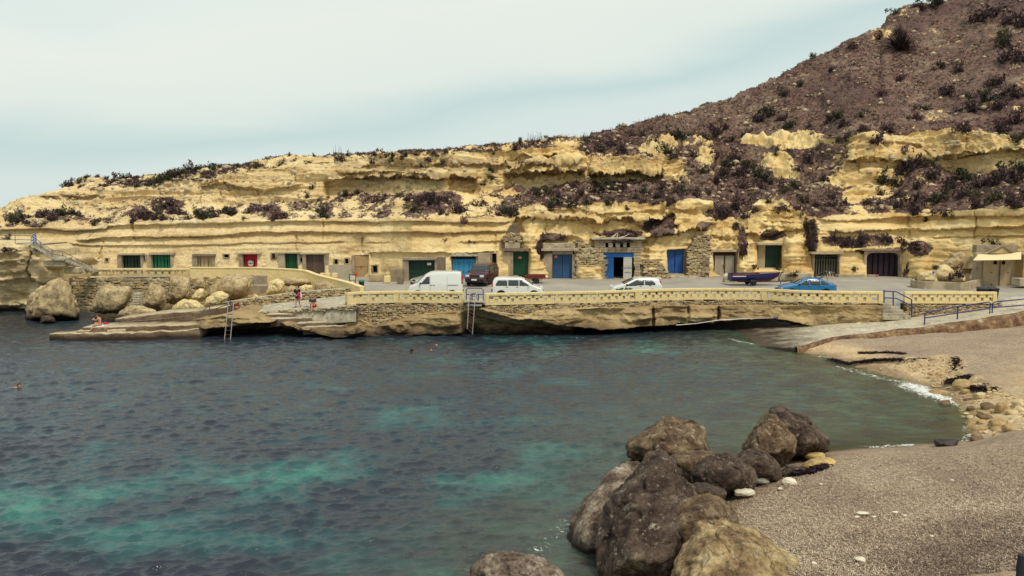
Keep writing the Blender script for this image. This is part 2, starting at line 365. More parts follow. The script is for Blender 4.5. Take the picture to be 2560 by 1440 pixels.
oc = nd(N, 'ShaderNodeTexCoord').outputs['Object']; flat = nd(N, 'ShaderNodeMapping'); flat.inputs['Scale'].default_value = (1, 1, 0); N.links.new(oc, flat.inputs[0]); oc = flat.outputs[0]
pn = mth(N, 'SUBTRACT', noise(N, oc, .28, 5, .6, dist=.6), .5)
pm = mth(N, 'ADD', mth(N, 'MULTIPLY', attr(N, 'sandpatch'), mth(N, 'MULTIPLY_ADD', noise(N, oc, 1.1, 5, .65), 1.3, .08)), mth(N, 'MULTIPLY', pn, 2.4))
body = ramp(N, pm, [(.05, (.024, .030, .042)), (.30, (.022, .044, .054)), (.60, (.028, .088, .088)), (1.0, (.048, .190, .148))])
shal = ramp(N, attr(N, 'depth'), [(.0, (1, 1, 1)), (.999, (0, 0, 0))])
sfac = mth(N, 'POWER', mth(N, 'MULTIPLY_ADD', attr(N, 'depth'), -.36, 1.0, clamp=True), 1.3)
body = mixc(N, mth(N, 'MULTIPLY', sfac, .8), body, ramp(N, noise(N, oc, .7, 5, .6), [(.34, (.075, .055, .035)), (.5, (.085, .105, .055)), (.66, (.12, .18, .10))]))
fn = mth(N, 'SUBTRACT', noise(N, oc, 4.5, 8, .75, dist=1.6), mth(N, 'MULTIPLY_ADD', attr(N, 'foam'), -1.6, .4, clamp=True)); fn = mth(N, 'MULTIPLY_ADD', fn, 2.2, -.6)
ff = mth(N, 'GREATER_THAN', mth(N, 'MULTIPLY_ADD', fn, .9, mth(N, 'MULTIPLY', attr(N, 'foam'), .62)), .92)
ff2 = ramp(N, mth(N, 'MULTIPLY_ADD', fn, .9, mth(N, 'MULTIPLY', attr(N, 'foam'), .62)), [(.95, (0, 0, 0)), (1.16, (.9, .9, .9))])
col = mixc(N, ff2, body, (.86, .85, .80))
N.links.new(col, p.inputs['Base Color']); N.links.new(mth(N, 'MULTIPLY_ADD', ff2, .6, .07), p.inputs['Roughness']); p.inputs['IOR'].default_value = 1.36; p.inputs['Specular IOR Level'].default_value = .5
n1 = noise(N, oc, 2.6, 4, .65, stretch=(.75, 1.35, 1), dist=.5); n2 = noise(N, oc, 9, 4, .6, stretch=(.8, 1.3, 1))
bn = bumpn(N, n1, .075, .85); bn = bumpn(N, n2, .02, .8, bn); N.links.new(bn, p.inputs['Normal'])
tr = nd(N, 'ShaderNodeBsdfTransparent'); tr.inputs[0].default_value = (.80, .86, .74, 1); ms = nd(N, 'ShaderNodeMixShader')
tf = mth(N, 'MULTIPLY', mth(N, 'MULTIPLY', mth(N, 'POWER', 2.718, mth(N, 'MULTIPLY', attr(N, 'depth'), -3.0)), .80, clamp=True), mth(N, 'SUBTRACT', 1, ff2), clamp=True)
N.links.new(tf, ms.inputs[0]); N.links.new(p.outputs[0], ms.inputs[1]); N.links.new(tr.outputs[0], ms.inputs[2]); N.links.new(ms.outputs[0], out.inputs[0])
tag(link('sea_water', me, m), kind='structure')

# ---- rock material
def rock_mat(name, stops, scrub=False, wetz=None, bump=.12, dark=(.17, .11, .085), darkamt=.5, strat=True, sc=1.0, lichen=None, fine=5.0, crack=.35):
    m = bpy.data.materials.new(name); m.use_nodes = True; N = m.node_tree; p = N.nodes['Principled BSDF']; p.inputs['Roughness'].default_value = .95; p.inputs['Specular IOR Level'].default_value = .15
    oc = nd(N, 'ShaderNodeTexCoord').outputs['Object']
    if strat:
        s_ = noise(N, oc, .55*sc, 8, .6, stretch=(.22, .3, 1.9), dist=.4); b_ = noise(N, oc, .35*sc, 5, .55)
        s_ = mth(N, 'MULTIPLY_ADD', s_, .6, mth(N, 'MULTIPLY', b_, .4))
    else: s_ = noise(N, oc, .9*sc, 8, .62)
    c = ramp(N, s_, stops)
    # weathering: dark staining in streaks and blotches
    st = noise(N, oc, 1.6*sc, 8, .66, stretch=(1.2, 1.2, .35)); bl = noise(N, oc, .5*sc, 6, .6)
    c = mixc(N, mth(N, 'MULTIPLY', ramp(N, mth(N, 'MULTIPLY_ADD', st, .5, mth(N, 'MULTIPLY', bl, .5)), [(.50, (0, 0, 0)), (.68, (1, 1, 1))]), darkamt), c, dark)
    pit = noise(N, oc, 5*sc, 6, .7)
    c = mixc(N, mth(N, 'MULTIPLY', ramp(N, pit, [(.60, (0, 0, 0)), (.72, (1, 1, 1))]), .55), c, dark)
    fv = ramp(N, noise(N, oc, fine, 5, .75), [(.36, (.52, .50, .47)), (.50, (.98, .97, .96)), (.66, (1.28, 1.27, 1.24))])
    mu = nd(N, 'ShaderNodeMixRGB', blend_type='MULTIPLY'); mu.inputs[0].default_value = .55 if strat else .9; N.links.new(c, mu.inputs[1]); N.links.new(fv, mu.inputs[2]); c = mu.outputs[0]
    mpn_ = nd(N, 'ShaderNodeMapping'); mpn_.inputs['Scale'].default_value = (.7, .7, 1.5) if strat else (1, 1, 1); wv_ = nd(N, 'ShaderNodeVectorMath', operation='ADD'); nz_ = nd(N, 'ShaderNodeTexNoise'); nz_.inputs['Scale'].default_value = 1.2*sc; nz_.inputs['Detail'].default_value = 5; N.links.new(oc, nz_.inputs[0])
    sc_ = nd(N, 'ShaderNodeVectorMath', operation='SCALE'); sc_.inputs['Scale'].default_value = .9/sc; N.links.new(nz_.outputs['Color'], sc_.inputs[0]); N.links.new(oc, wv_.inputs[0]); N.links.new(sc_.outputs[0], wv_.inputs[1]); N.links.new(wv_.outputs[0], mpn_.inputs[0])
    vo = nd(N, 'ShaderNodeTexVoronoi', feature='DISTANCE_TO_EDGE'); vo.inputs['Scale'].default_value = crack*sc; N.links.new(mpn_.outputs[0], vo.inputs[0])
    ck = ramp(N, vo.outputs['Distance'], [(0, (1, 1, 1)), (.022, (0, 0, 0))]); ck = mth(N, 'MULTIPLY', ck, ramp(N, noise(N, oc, .5*sc, 3), [(.42, (.05, .05, .05)), (.6, (.5, .5, .5))])); c = mixc(N, ck, c, tuple(x*.5 for x in dark))
    if lichen: c = mixc(N, ramp(N, noise(N, oc, 3.1*sc, 8, .75), [(.56, (0, 0, 0)), (.66, (.85, .85, .85))]), c, lichen)
    if scrub:
        c = mixc(N, mth(N, 'MULTIPLY', attr(N, 'gold'), .8), c, ramp(N, s_, [(.30, (.41, .25, .10)), (.43, (.65, .44, .175)), (.55, (.79, .585, .27)), (.72, (.85, .685, .385))]))
        c = mixc(N, mth(N, 'MULTIPLY', attr(N, 'stain'), ramp(N, noise(N, oc, .9, 8, .7, stretch=(.6, 1, 1.3)), [(.40, (.1, .1, .1)), (.62, (.9, .9, .9))]), clamp=True), c, (.27, .185, .115))
        sc1 = ramp(N, noise(N, oc, 2.4, 8, .75), [(.34, (.070, .036, .033)), (.48, (.140, .078, .066)), (.60, (.21, .126, .098)), (.76, (.34, .25, .16))])
        sc1 = mixc(N, ramp(N, noise(N, oc, .22, 4), [(.42, (0, 0, 0)), (.62, (.7, .7, .7))]), sc1, (.22, .155, .115))
        sc1 = mixc(N, ramp(N, noise(N, oc, .5, 7, .7, stretch=(.5, .5, 1.4), dist=.8), [(.53, (0, 0, 0)), (.66, (.75, .75, .75))]), sc1, (.34, .25, .165))
        sc1 = mixc(N, ramp(N, noise(N, oc, .11, 4, .5), [(.50, (0, 0, 0)), (.62, (.6, .6, .6))]), sc1, (.085, .050, .052))
        sf = ramp(N, mth(N, 'ADD', attr(N, 'scrub'), mth(N, 'MULTIPLY', mth(N, 'SUBTRACT', noise(N, oc, 1.5, 8, .75), .5), 2.1)), [(.43, (0, 0, 0)), (.52, (1, 1, 1))])
        c = mixc(N, sf, c, sc1)
    if wetz is not None:
        sep = nd(N, 'ShaderNodeSeparateXYZ'); gm = nd(N, 'ShaderNodeNewGeometry'); N.links.new(gm.outputs['Position'], sep.inputs[0])
        zz = mth(N, 'ADD', sep.outputs[2], mth(N, 'MULTIPLY', mth(N, 'SUBTRACT', noise(N, oc, .8, 5), .5), wetz*1.2))
        mr = nd(N, 'ShaderNodeMapRange'); N.links.new(zz, mr.inputs[0]); mr.inputs[1].default_value = wetz; mr.inputs[2].default_value = wetz*.25
        c = mixc(N, mth(N, 'MULTIPLY', mr.outputs[0], .93), c, (.040, .022, .016))
        N.links.new(mth(N, 'MULTIPLY_ADD', mr.outputs[0], -.45, .95), p.inputs['Roughness'])
    N.links.new(c, p.inputs['Base Color'])
    b = bumpn(N, noise(N, oc, 2.2*sc, 8, .68, stretch=(.7, .7, 1.5) if strat else None), bump, .9); b = bumpn(N, noise(N, oc, 11*sc, 5, .7), bump*.25, .8, b); b = bumpn(N, mth(N, 'MULTIPLY', ck, -1), bump*.5, .8, b)
    N.links.new(b, p.inputs['Normal']); return m
CR = [(.30, (.44, .30, .145)), (.43, (.66, .49, .25)), (.55, (.78, .62, .35)), (.70, (.84, .73, .47))]
M_cliff = rock_mat('limestone_cliff', CR, scrub=True, darkamt=.42, dark=(.30, .20, .11))
M_lcl = rock_mat('left_shore_cliff', [(.33, (.42, .30, .16)), (.48, (.62, .48, .27)), (.60, (.74, .60, .35)), (.72, (.80, .68, .43))], wetz=.75, darkamt=.45, dark=(.22, .15, .10))
M_sea = rock_mat('sea_worn_limestone', [(.33, (.22, .14, .075)), (.48, (.38, .27, .135)), (.60, (.52, .39, .20)), (.72, (.62, .49, .28))], wetz=1.0, darkamt=.75, dark=(.14, .09, .06))
M_boulder = rock_mat('pale_boulder_stone', [(.33, (.27, .185, .105)), (.48, (.46, .345, .19)), (.65, (.66, .53, .30))], wetz=.9, darkamt=.6, dark=(.22, .15, .10), strat=False, sc=1.0, crack=.5)
M_boulderpale = rock_mat('cream_boulder_stone', [(.35, (.60, .46, .21)), (.5, (.74, .59, .29)), (.65, (.80, .66, .36))], darkamt=.2, dark=(.40, .28, .15), strat=False)
M_darkrock = rock_mat('dark_weathered_rock', [(.32, (.022, .014, .012)), (.44, (.060, .040, .032)), (.56, (.11, .078, .060)), (.70, (.21, .165, .125))], darkamt=.6, dark=(.03, .015, .012), strat=False, sc=1.7, bump=.08, lichen=(.36, .30, .22), wetz=.35, fine=13, crack=.45)
M_tanrock = rock_mat('tan_weathered_rock', [(.34, (.07, .042, .025)), (.46, (.24, .16, .085)), (.58, (.47, .35, .18)), (.72, (.64, .52, .31))], darkamt=.75, dark=(.07, .045, .035), strat=False, sc=1.5, bump=.08, lichen=(.50, .42, .30), fine=13, crack=.45)

# ---- the cliff: a sheet lofted through its own edges (foot, brow, terrace back, upper brow, skyline)
NX = 1235; px = np.linspace(-260, 2820, NX)
D0 = interp(px, [(-260,79),(180,80),(700,79.5),(880,79),(950,78),(1030,74.6),(1110,75),(1130,76.2),(1250,76.5),(1400,77),(1545,77.2),(1650,77.5),(1740,78.5),(1930,79.2),(2065,78.6),(2250,78.8),(2380,76),(2480,72.2),(2560,70),(2820,63)])
z0 = 1.6
Y0 = 515+F*(CH-z0)/D0
C1 = [(-260,572),(0,570),(130,566),(200,570),(300,553),(500,548),(800,545),(1100,545),(1265,545),(1292,512),(1320,505),(1450,503),(1600,503),(1720,500),(1765,505),(1790,545),(1840,548),(1875,520),(1905,497),(1960,505),(2005,530),(2050,545),(2080,540),(2200,535),(2400,528),(2560,524),(2820,520)]
C2 = [(-260,560),(0,531),(200,520),(300,522),(400,500),(600,510),(800,505),(1000,482),(1100,480),(1250,472),(1330,463),(1480,458),(1650,455),(1750,462),(1850,478),(1950,480),(2080,478),(2180,500),(2230,472),(2300,415),(2400,428),(2440,438),(2500,425),(2560,410),(2820,400)]
C3 = [(-260,552),(0,524),(45,505),(130,482),(250,478),(350,460),(500,450),(560,440),(650,425),(750,408),(850,398),(950,385),(1200,381),(1300,370),(1445,368),(1462,394),(1650,392),(1700,398),(1800,420),(1900,398),(2000,370),(2080,348),(2180,332),(2330,322),(2480,332),(2560,345),(2820,360)]
C4 = [(-260,548),(0,519),(40,504),(130,477),(170,462),(200,450),(300,442),(450,427),(600,409),(700,394),(850,382),(1000,377),(1200,367),(1290,356),(1450,346),(1520,326),(1640,290),(1760,262),(1850,236),(1950,186),(2060,126),(2130,96),(2200,70),(2218,38),(2262,14),(2340,4),(2400,-10),(2560,-80),(2820,-160)]
Y1, Y2, Y3, Y4 = [interp(px, c_) for c_ in (C1, C2, C3, C4)]
D1 = D0+interp(px, [(0,1.6),(1265,1.5),(1300,1.6),(1760,1.6),(1800,3),(2000,2.4),(2820,2.6)])
D2 = D1+interp(px, [(-260,4),(0,4),(300,6.5),(1250,7),(1480,8),(1780,8),(2180,6),(2300,9),(2820,9)])
D3 = D2+interp(px, [(-260,1),(0,1.3),(1450,1.6),(1660,1.6),(1800,6),(2050,6),(2130,2.2),(2820,2.2)])
D4 = D3+interp(px, [(-260,3),(0,2),(170,3),(1200,6),(1450,9),(1640,15),(1850,20),(2060,26),(2218,31),(2400,34),(2820,40)])
segs = [(Y0, D0, Y1, D1, 116), (Y1, D1, Y2, D2, 42), (Y2, D2, Y3, D3, 62), (Y3, D3, Y4, D4, 118)]
rowsY, rowsD, rowsS = [], [], []
for k, (ya, da, yb, db, n) in enumerate(segs):
    for j in range(n):
        t = j/n; tt = t
        rowsY.append(ya+(yb-ya)*t); rowsD.append(da+(db-da)*(tt if k != 3 else tt**1.0)); rowsS.append(k+t)
rowsY.append(Y4); rowsD.append(D4); rowsS.append(4.0)
PYg = np.array(rowsY); DD = np.array(rowsD); SG = np.repeat(np.array(rowsS)[:, None], NX, 1); PXg = np.repeat(px[None, :], len(rowsY), 0)
NR0 = len(rowsY)
DOORS = dict(a=(303,353,637,700),b=(377,428,636,700),c=(490,534,641,700),d=(603,643,635,700),e=(711,745,633,700),f=(763,812,636,695),g=(881,922,638,697),
   h=(1020,1088,649,712),i=(1130,1189,640,706),j=(1272,1321,629,697),k=(1376,1434,634,704),l=(1508,1585,630,704),m=(1668,1724,624,688),n=(1783,1840,630,697),o=(1893,1954,612,672),p=(2035,2098,636,702),q=(2168,2251,629,702),
   w1=(355,364,637,655),w2=(558,573,635,645),w3=(678,689,633,650),w4=(749,760,644,657),w5=(834,845,648,661),w6=(861,872,645,660),w7=(930,944,663,682),w8=(1229,1241,633,659),w9=(263,271,645,655),w0=(1018,1018.5,600,600.5))
DEPTH = dict(w1=.5, w2=.5, w3=.5, w4=.5, w5=.5, w6=.6, w7=.5, w8=.5, w9=.5, m=1.7, o=1.7, q=4.0, l=3.5, w0=0)
def ledge(pts, out, back, hu=16, hd=22, xr=None, soft=14, wob=2.2, seed=1):
    """a projecting bed: stands out above the line, undercut beneath it"""
    L = interp(PXg, pts); L = L+wob*.6*fbm(PXg*.03, 0*PXg, seed, 3, seed)+wob*.5*fbm(PXg*.2, 0*PXg, seed, 3, seed+3)
    x0_, x1_ = pts[0][0], pts[-1][0]; mk = sstep(PXg, x0_-soft, x0_+soft)*(1-sstep(PXg, x1_-soft, x1_+soft))
    up = L-PYg; o_ = np.where(up > 0, out*np.exp(-np.maximum(up, 0)/hu), 0)*sstep(up, -.2, 1.2); b_ = np.where(up <= 0, back*np.exp(-np.maximum(-up, 0)/hd)*sstep(-up, -.5, 1.5), 0)
    return (b_-o_)*mk
def blob(cx, cy, rx, ry, d, hard=1.0):
    q = np.hypot((PXg-cx)/rx, (PYg-cy)/ry)+.10*fbm(PXg*.06, PYg*.06, 3, 3, 4); return d*(1-sstep(q, 1-.35/hard, 1+.12/hard))
dD = np.zeros_like(DD); face = (SG < 1)
dD += ledge([(200,600),(260,594),(440,591),(600,586),(640,582),(860,580),(1100,581),(1262,578)], .42, .38, 13, 12, seed=2, wob=1.4)
dD += ledge([(118,602),(230,614),(440,613),(560,611),(620,607),(800,606),(862,604)], .20, .18, 10, 9, seed=3, wob=1.2)
dD += ledge([(905,634),(960,631),(1120,635),(1200,632),(1240,629)], .36, .30, 16, 26, seed=4)
dD += ledge([(915,606),(980,607)], .12, .12, 6, 8, seed=5)+ledge([(1150,605),(1250,603)], .2, .12, 8, 10, seed=6)
dD += ledge([(-260,578),(0,574),(130,571),(180,577),(265,572),(270,566),(500,558),(800,553),(1268,556)], .25, .42, 10, 22, seed=7, wob=1.2)*face
# upper wall
dD += ledge([(500,463),(560,455),(600,466),(650,476),(720,470),(742,462)], .5, .6, 20, 26, seed=8)
dD += ledge([(160,487),(200,492),(240,488)], .4, .5, 8, 12, seed=8)+ledge([(60,494),(110,490),(150,495)], .3, .5, 8, 14, seed=8)
dD += ledge([(815,456),(880,444),(1000,440),(1060,441),(1192,441)], .7, 1.7, 18, 60, seed=9, soft=6)
dD += ledge([(1262,436),(1300,430),(1456,430)], 1.0, 2.2, 22, 60, seed=10, soft=8)
dD += ledge([(1478,433),(1540,430),(1600,425),(1658,423)], 1.2, 3.0, 22, 60, seed=11, soft=5)
dD += ledge([(900,415),(1000,418),(1200,412),(1440,408)], .4, .35, 8, 10, seed=12, wob=5)+ledge([(850,428),(1070,432)], .4, .3, 8, 9, seed=13)
dD += blob(1398, 392, 36, 9, 1.6)+blob(1285, 399, 18, 5, .9)+blob(1320, 393, 24, 6, .7)+blob(885, 437, 40, 9, .4)
dD += ledge([(2122,402),(2195,397),(2215,392),(2340,394),(2360,391),(2400,394),(2450,382),(2560,371),(2700,366)], .8, 1.3, 16, 42, seed=14, wob=1.5)
dD += ledge([(2170,352),(2250,358),(2300,362),(2330,390)], .3, .35, 10, 16, seed=15)
# middle rock masses over the workshops
dD += ledge([(1292,545),(1345,541),(1450,546),(1500,556)], .9, .9, 26, 30, seed=16, wob=4)
dD += ledge([(1340,527),(1440,524),(1500,535),(1560,532),(1640,528),(1740,524)], .35, .3, 8, 10, seed=17, wob=4)
dD += ledge([(1505,560),(1530,546),(1580,544),(1602,552)], .7, 1.3, 14, 34, seed=18, wob=2)
dD += ledge([(1604,562),(1640,548),(1688,534),(1692,560)], .6, 1.5, 10, 24, seed=19, wob=2)
dD += ledge([(1602,594),(1650,584),(1700,576),(1762,572)], 1.5, .3, 9, 20, seed=20, wob=2.5)
dD += ledge([(1765,592),(1850,588)], .6, .3, 14, 16, seed=21)+ledge([(1868,584),(1900,590),(1930,588),(1965,570),(2002,574)], .9, .7, 16, 22, seed=22, wob=2)
dD += ledge([(1362,598),(1400,590),(1440,594)], .8, .5, 8, 10, seed=23)
for y_, s_ in ((525, 31), (538, 32), (552, 33), (566, 34)): dD += ledge([(1905,y_),(1985,y_+4)], .25, .2, 6, 7, seed=s_, wob=3)
dD += blob(1328, 640, 28, 90, -1.0, .5)+blob(1860, 640, 26, 80, -1.0, .5)+blob(1985, 640, 26, 76, -.9, .5)+blob(2290, 650, 34, 55, -.9, .5)+blob(1635, 640, 26, 60, -.5, .5)
dD += blob(1290, 585, 22, 38, .5)+blob(1552, 604, 60, 14, .9)+blob(900, 640, 36, 50, .5, .6)
# right-hand lower wall
dD += ledge([(2052,549),(2150,551),(2270,545),(2430,540),(2560,535),(2820,530)], .35, .45, 10, 16, seed=24)
dD += ledge([(2075,579),(2200,573),(2310,576),(2330,571),(2560,567),(2820,560)], .5, .4, 12, 16, seed=25)
dD += ledge([(2330,592),(2560,590),(2820,588)], .25, .25, 8, 10, seed=26)
dD += ledge([(2110,625),(2250,620)], .7, .3, 12, 10, seed=27)+ledge([(2030,628),(2110,626)], .5, .3, 10, 10, seed=28)
for (x_, y0_, y1_, s_) in ((738,418,462,0),(818,440,500,2),(500,466,516,3),(553,470,506,-4),(806,548,600,1),(741,586,640,0),(957,476,496,0),(1030,455,485,2),(1130,446,478,-3),(1476,398,428,0),(1640,398,426,4),(645,470,505,3),(985,470,490,1),(1290,506,560,-2),(2010,560,640,3),(1238,585,640,2),(395,470,500,8),(260,600,650,-14),(905,590,640,3),(2145,402,440,2),(2362,350,392,10),(2420,335,380,-4),(1765,500,560,2),(1530,400,420,-3),(1360,548,590,5),(2270,540,600,3),(2440,530,600,-3),(330,560,600,8)):
    xc = x_+s_*(PYg-y0_)/(y1_-y0_)+2.2*vnoise(PYg*.12, 0*PXg, x_*1.0, 5); dD += .38*np.exp(-((PXg-xc)/1.9)**2)*sstep(PYg, y0_-3, y0_+4)*(1-sstep(PYg, y1_-6, y1_+3))
nmask = np.ones_like(DD)
for k_, (a, b, c_, d_) in DOORS.items():
    q = np.maximum(np.maximum(a-PXg, PXg-b), np.maximum(c_-PYg, PYg-d_))
    if k_ != 'w0': nmask = np.minimum(nmask, np.where(face, .12+.88*sstep(q, 2, 14), 1)); dD = dD*np.where(face, np.clip(.15+sstep(q, 0, 10), 0, 1), 1)
DBASE = DD.copy(); DD = DD+dD
for k_, (a, b, c_, d_) in DOORS.items():
    ins = (PXg >= a) & (PXg <= b) & (PYg >= c_) & (PYg <= d_) & face; DD = np.where(ins, DBASE+DEPTH.get(k_, .8), DD)
u_ = (PXg-1280)/F; v_ = (720-PYg)/F; t_ = DD/(cp+v_*sp)
VX, VY, VZ = u_*t_, DD.copy(), CH+(-sp+v_*cp)*t_
# scrub cover
def patchf(lst, sx=1.0):
    r_ = np.zeros_like(DD)
    for (x0_, x1_, y0_, y1_, a_) in lst:
        q = np.hypot((PXg-(x0_+x1_)/2)/((x1_-x0_)/2), (PYg-(y0_+y1_)/2)/((y1_-y0_)/2)); r_ = np.maximum(r_, a_*(1-sstep(q, .6, 1.25)))
    return r_
big = fbm(VX*.16, VY*.2, VZ*.3, 4, 41)*.5+.5
sl = np.zeros_like(DD)
m1 = (SG >= 1) & (SG < 2.02)
sl = np.where(m1, interp(PXg, [(0,.32),(1250,.36),(1300,.55),(1340,.92),(1760,.95),(2050,.85),(2150,.6),(2250,.85),(2560,.95)]), sl)
m3 = (SG >= 2.98); sl = np.where(m3, interp(PXg, [(0,.0),(120,.2),(200,.52),(600,.42),(900,.48),(1300,.66),(1450,.85),(1600,1.0),(2560,1.0)]), sl)
m2 = (SG >= 2.02) & (SG < 2.98); sl = np.where(m2, interp(PXg, [(1250,0),(1660,.05),(1720,.6),(1800,.92),(2050,.9),(2110,.25),(2150,0)]), sl)
sl = np.maximum(sl, patchf([(5,75,530,562,.9),(85,195,522,558,.85),(300,400,520,548,.85),(375,470,492,530,1),(480,540,512,545,.9),(550,602,513,535,.85),(612,660,512,530,.8),(640,720,515,548,.95),(790,842,503,545,.9),(1005,1165,480,528,.95),(850,1000,486,500,.8),(1040,1110,510,540,.85),(1240,1290,498,540,.95),(1150,1170,545,560,.75),
   (1100,1122,595,606,.7),(955,975,588,600,.0),(1455,1600,352,396,1),(1484,1606,572,596,1.15),(1606,1690,546,590,1.15),(1345,1420,580,602,1.05),(1345,1362,590,640,1.0),(1900,1964,578,604,1.1),(1845,1866,575,640,1.0),(2015,2045,545,640,.95),(2045,2260,588,622,.82),(2270,2330,604,640,1.0),(1760,1850,520,550,.95),(1740,1775,560,570,.9),(2380,2420,600,620,.5),(1830,1850,560,580,.7),(1350,1440,505,520,.9),(1765,1785,620,640,.9)]))
rockp = patchf([(1596,1695,350,392,1),(1690,1784,352,372,1),(1730,1790,370,420,.8),(1660,1700,410,455,1),(1478,1500,400,455,.8),(1840,1930,340,362,1),(1905,2080,332,372,.9),(1908,1985,385,432,1),(1930,2000,425,445,.7),(2105,2240,470,505,.6),(2300,2330,520,530,.5),(1640,1740,478,500,.2),(2240,2300,18,50,.5),(2150,2230,70,100,.5),(1380,1450,345,380,.3)])
fine = fbm(VX*.7, VY*.5, VZ*.9, 4, 42, .6); sl = np.clip(sl+((big-.5)*.55+fine*.34)*((sl > .05)&(sl < 1.15))-rockp*(1.15+fine*.9), 0, 1.2)
for k_, (a, b, c_, d_) in DOORS.items(): sl = np.where((PXg > a-3) & (PXg < b+3) & (PYg > c_-3) & (PYg < d_+3) & face, 0, sl)
# surface relief
rk = 1-np.clip(sl, 0, 1)
wx, wy_, wz = VX+.6*fbm(VX*.4, VY*.4, VZ*.4, 2, 50), VY, VZ+.35*fbm(VX*.15, VY*.3, VZ*.3, 3, 51)
strata = fbm(wx*.10, wy_*.1, wz*1.7, 4, 52)*.20+np.abs(vnoise(wx*.07, wy_*.1, wz*3.1, 55))*-.16
lump = fbm(VX*.33, VY*.3, VZ*.42, 5, 53, .52)*.42
chunk = ridged(VX*.8, VY*.6, VZ*1.1, 3, 54)*.10
midr = interp(PXg, [(1250,.6),(1300,1.6),(1990,1.6),(2060,.8)]); upper = np.where(SG > 1, 1.7, 1.0)
crag = sstep(PXg, 1270, 1330)*(1-sstep(PXg, 2010, 2070)*.7)*np.where(SG < 1, sstep(SG, .35, .6), 1); crag = np.maximum(crag, np.where(SG > 1.9, .8*(fbm(VX*.12, VY*.1, VZ*.3, 3, 91) > -.1), 0))
honey = (np.abs(fbm(VX*1.1, VY*.9, VZ*1.7, 4, 57, .62))*-.55+np.abs(vnoise(VX*2.9, VY*2, VZ*3.6, 58))*-.16+.16)*crag
fineg = fbm(VX*2.3, VY*2.0, VZ*4.2, 3, 59, .6)*.045
rel = (strata*np.where((PXg < 1265)&(SG < 1), .55, 1.0)+lump*np.where(PXg < 1265, .45, .85)+chunk*midr+honey*.55+fineg)*nmask*np.where(face, midr*.55+.30, upper)
rel = rel*(.45+.55*np.clip(rk, 0, 1))+np.clip(sl, 0, 1)*(fbm(VX*.5, VY*.5, VZ*.5, 4, 60)*np.where(SG > 3, .26, .42))
Nv = np.zeros(DD.shape+(3,)); P0 = np.stack([VX, VY, VZ], -1)
Nv[1:-1, 1:-1] = np.cross(P0[1:-1, 2:]-P0[1:-1, :-2], P0[2:, 1:-1]-P0[:-2, 1:-1]); Nv[0] = Nv[1]; Nv[-1] = Nv[-2]; Nv[:, 0] = Nv[:, 1]; Nv[:, -1] = Nv[:, -2]
for _ in range(6):
    Nv[1:-1, 1:-1] = (Nv[:-2, 1:-1]+Nv[2:, 1:-1]+Nv[1:-1, :-2]+Nv[1:-1, 2:]+Nv[1:-1, 1:-1])/5
Nv /= np.maximum(np.linalg.norm(Nv, axis=-1, keepdims=True), 1e-9)
if Nv[50, 600, 1] > 0: Nv = -Nv
P1 = P0+Nv*rel[..., None]+Nv*(rockp*(.35+.6*fbm(VX*.5, VY*.4, VZ*1.4, 3, 93)))[..., None]*(SG > 1)[..., None]
# land behind the skyline
back = []
for k_ in range(1, 6):
    q = P1[-1].copy(); q[:, 1] += k_*9; q[:, 0] *= 1+k_*.08; q[:, 2] += -k_*k_*.5-.2*k_; back.append(q[None])
P2 = np.concatenate([P1]+back, 0); sl2 = np.concatenate([sl]+[sl[-1:]]*5, 0)
me = mesh_np('cliff', P2.reshape(-1, 3), grid_faces(P2.shape[0], NX)); fattr(me, 'scrub', np.clip(sl2, 0, 1.1)); st_ = patchf([(820,1460,395,432,.9),(1460,1660,396,426,.6),(1290,1500,506,545,.45),(1130,1240,430,470,.7),(20,170,478,500,.6),(2120,2500,335,392,.35),(2280,2700,524,535,.7),(820,1200,430,460,.8),(1590,1790,345,420,.4),(640,760,585,640,.2),(840,912,590,640,.55),(1300,1620,530,548,.4),(2330,2700,396,420,.4),(860,1260,545,562,.35),(200,860,548,560,.3)]); go_ = np.clip(sstep(PXg, 850, 1350)*.9+.25+fbm(VX*.06, VY*.1, VZ*.2, 3, 95)*.3, 0, 1); fattr(me, 'gold', np.concatenate([go_, np.repeat(go_[-1:], 5, 0)], 0)); fattr(me, 'stain', np.concatenate([st_, np.repeat(st_[-1:], 5, 0)], 0))
cliff = tag(link('cliff', me, M_cliff), kind='structure')
def cliff_at(pxx, pyy, lift=0):
    """the point of the built cliff seen nearest this pixel"""
    j = int(round((pxx+260)/3080*(NX-1))); j = min(max(j, 0), NX-1); col_ = PYg[:, j]; i = int(np.argmin(np.abs(col_-pyy))); v = P1[i, j]
    return Vector((v[0], v[1], v[2]+lift))
def wallD(pxx, pyy=650):
    a = np.interp(pxx, px, Y0); b = np.interp(pxx, px, Y1); t = (pyy-a)/(b-a); return float(np.interp(pxx, px, D0)*(1-t)+np.interp(pxx, px, D1)*t)

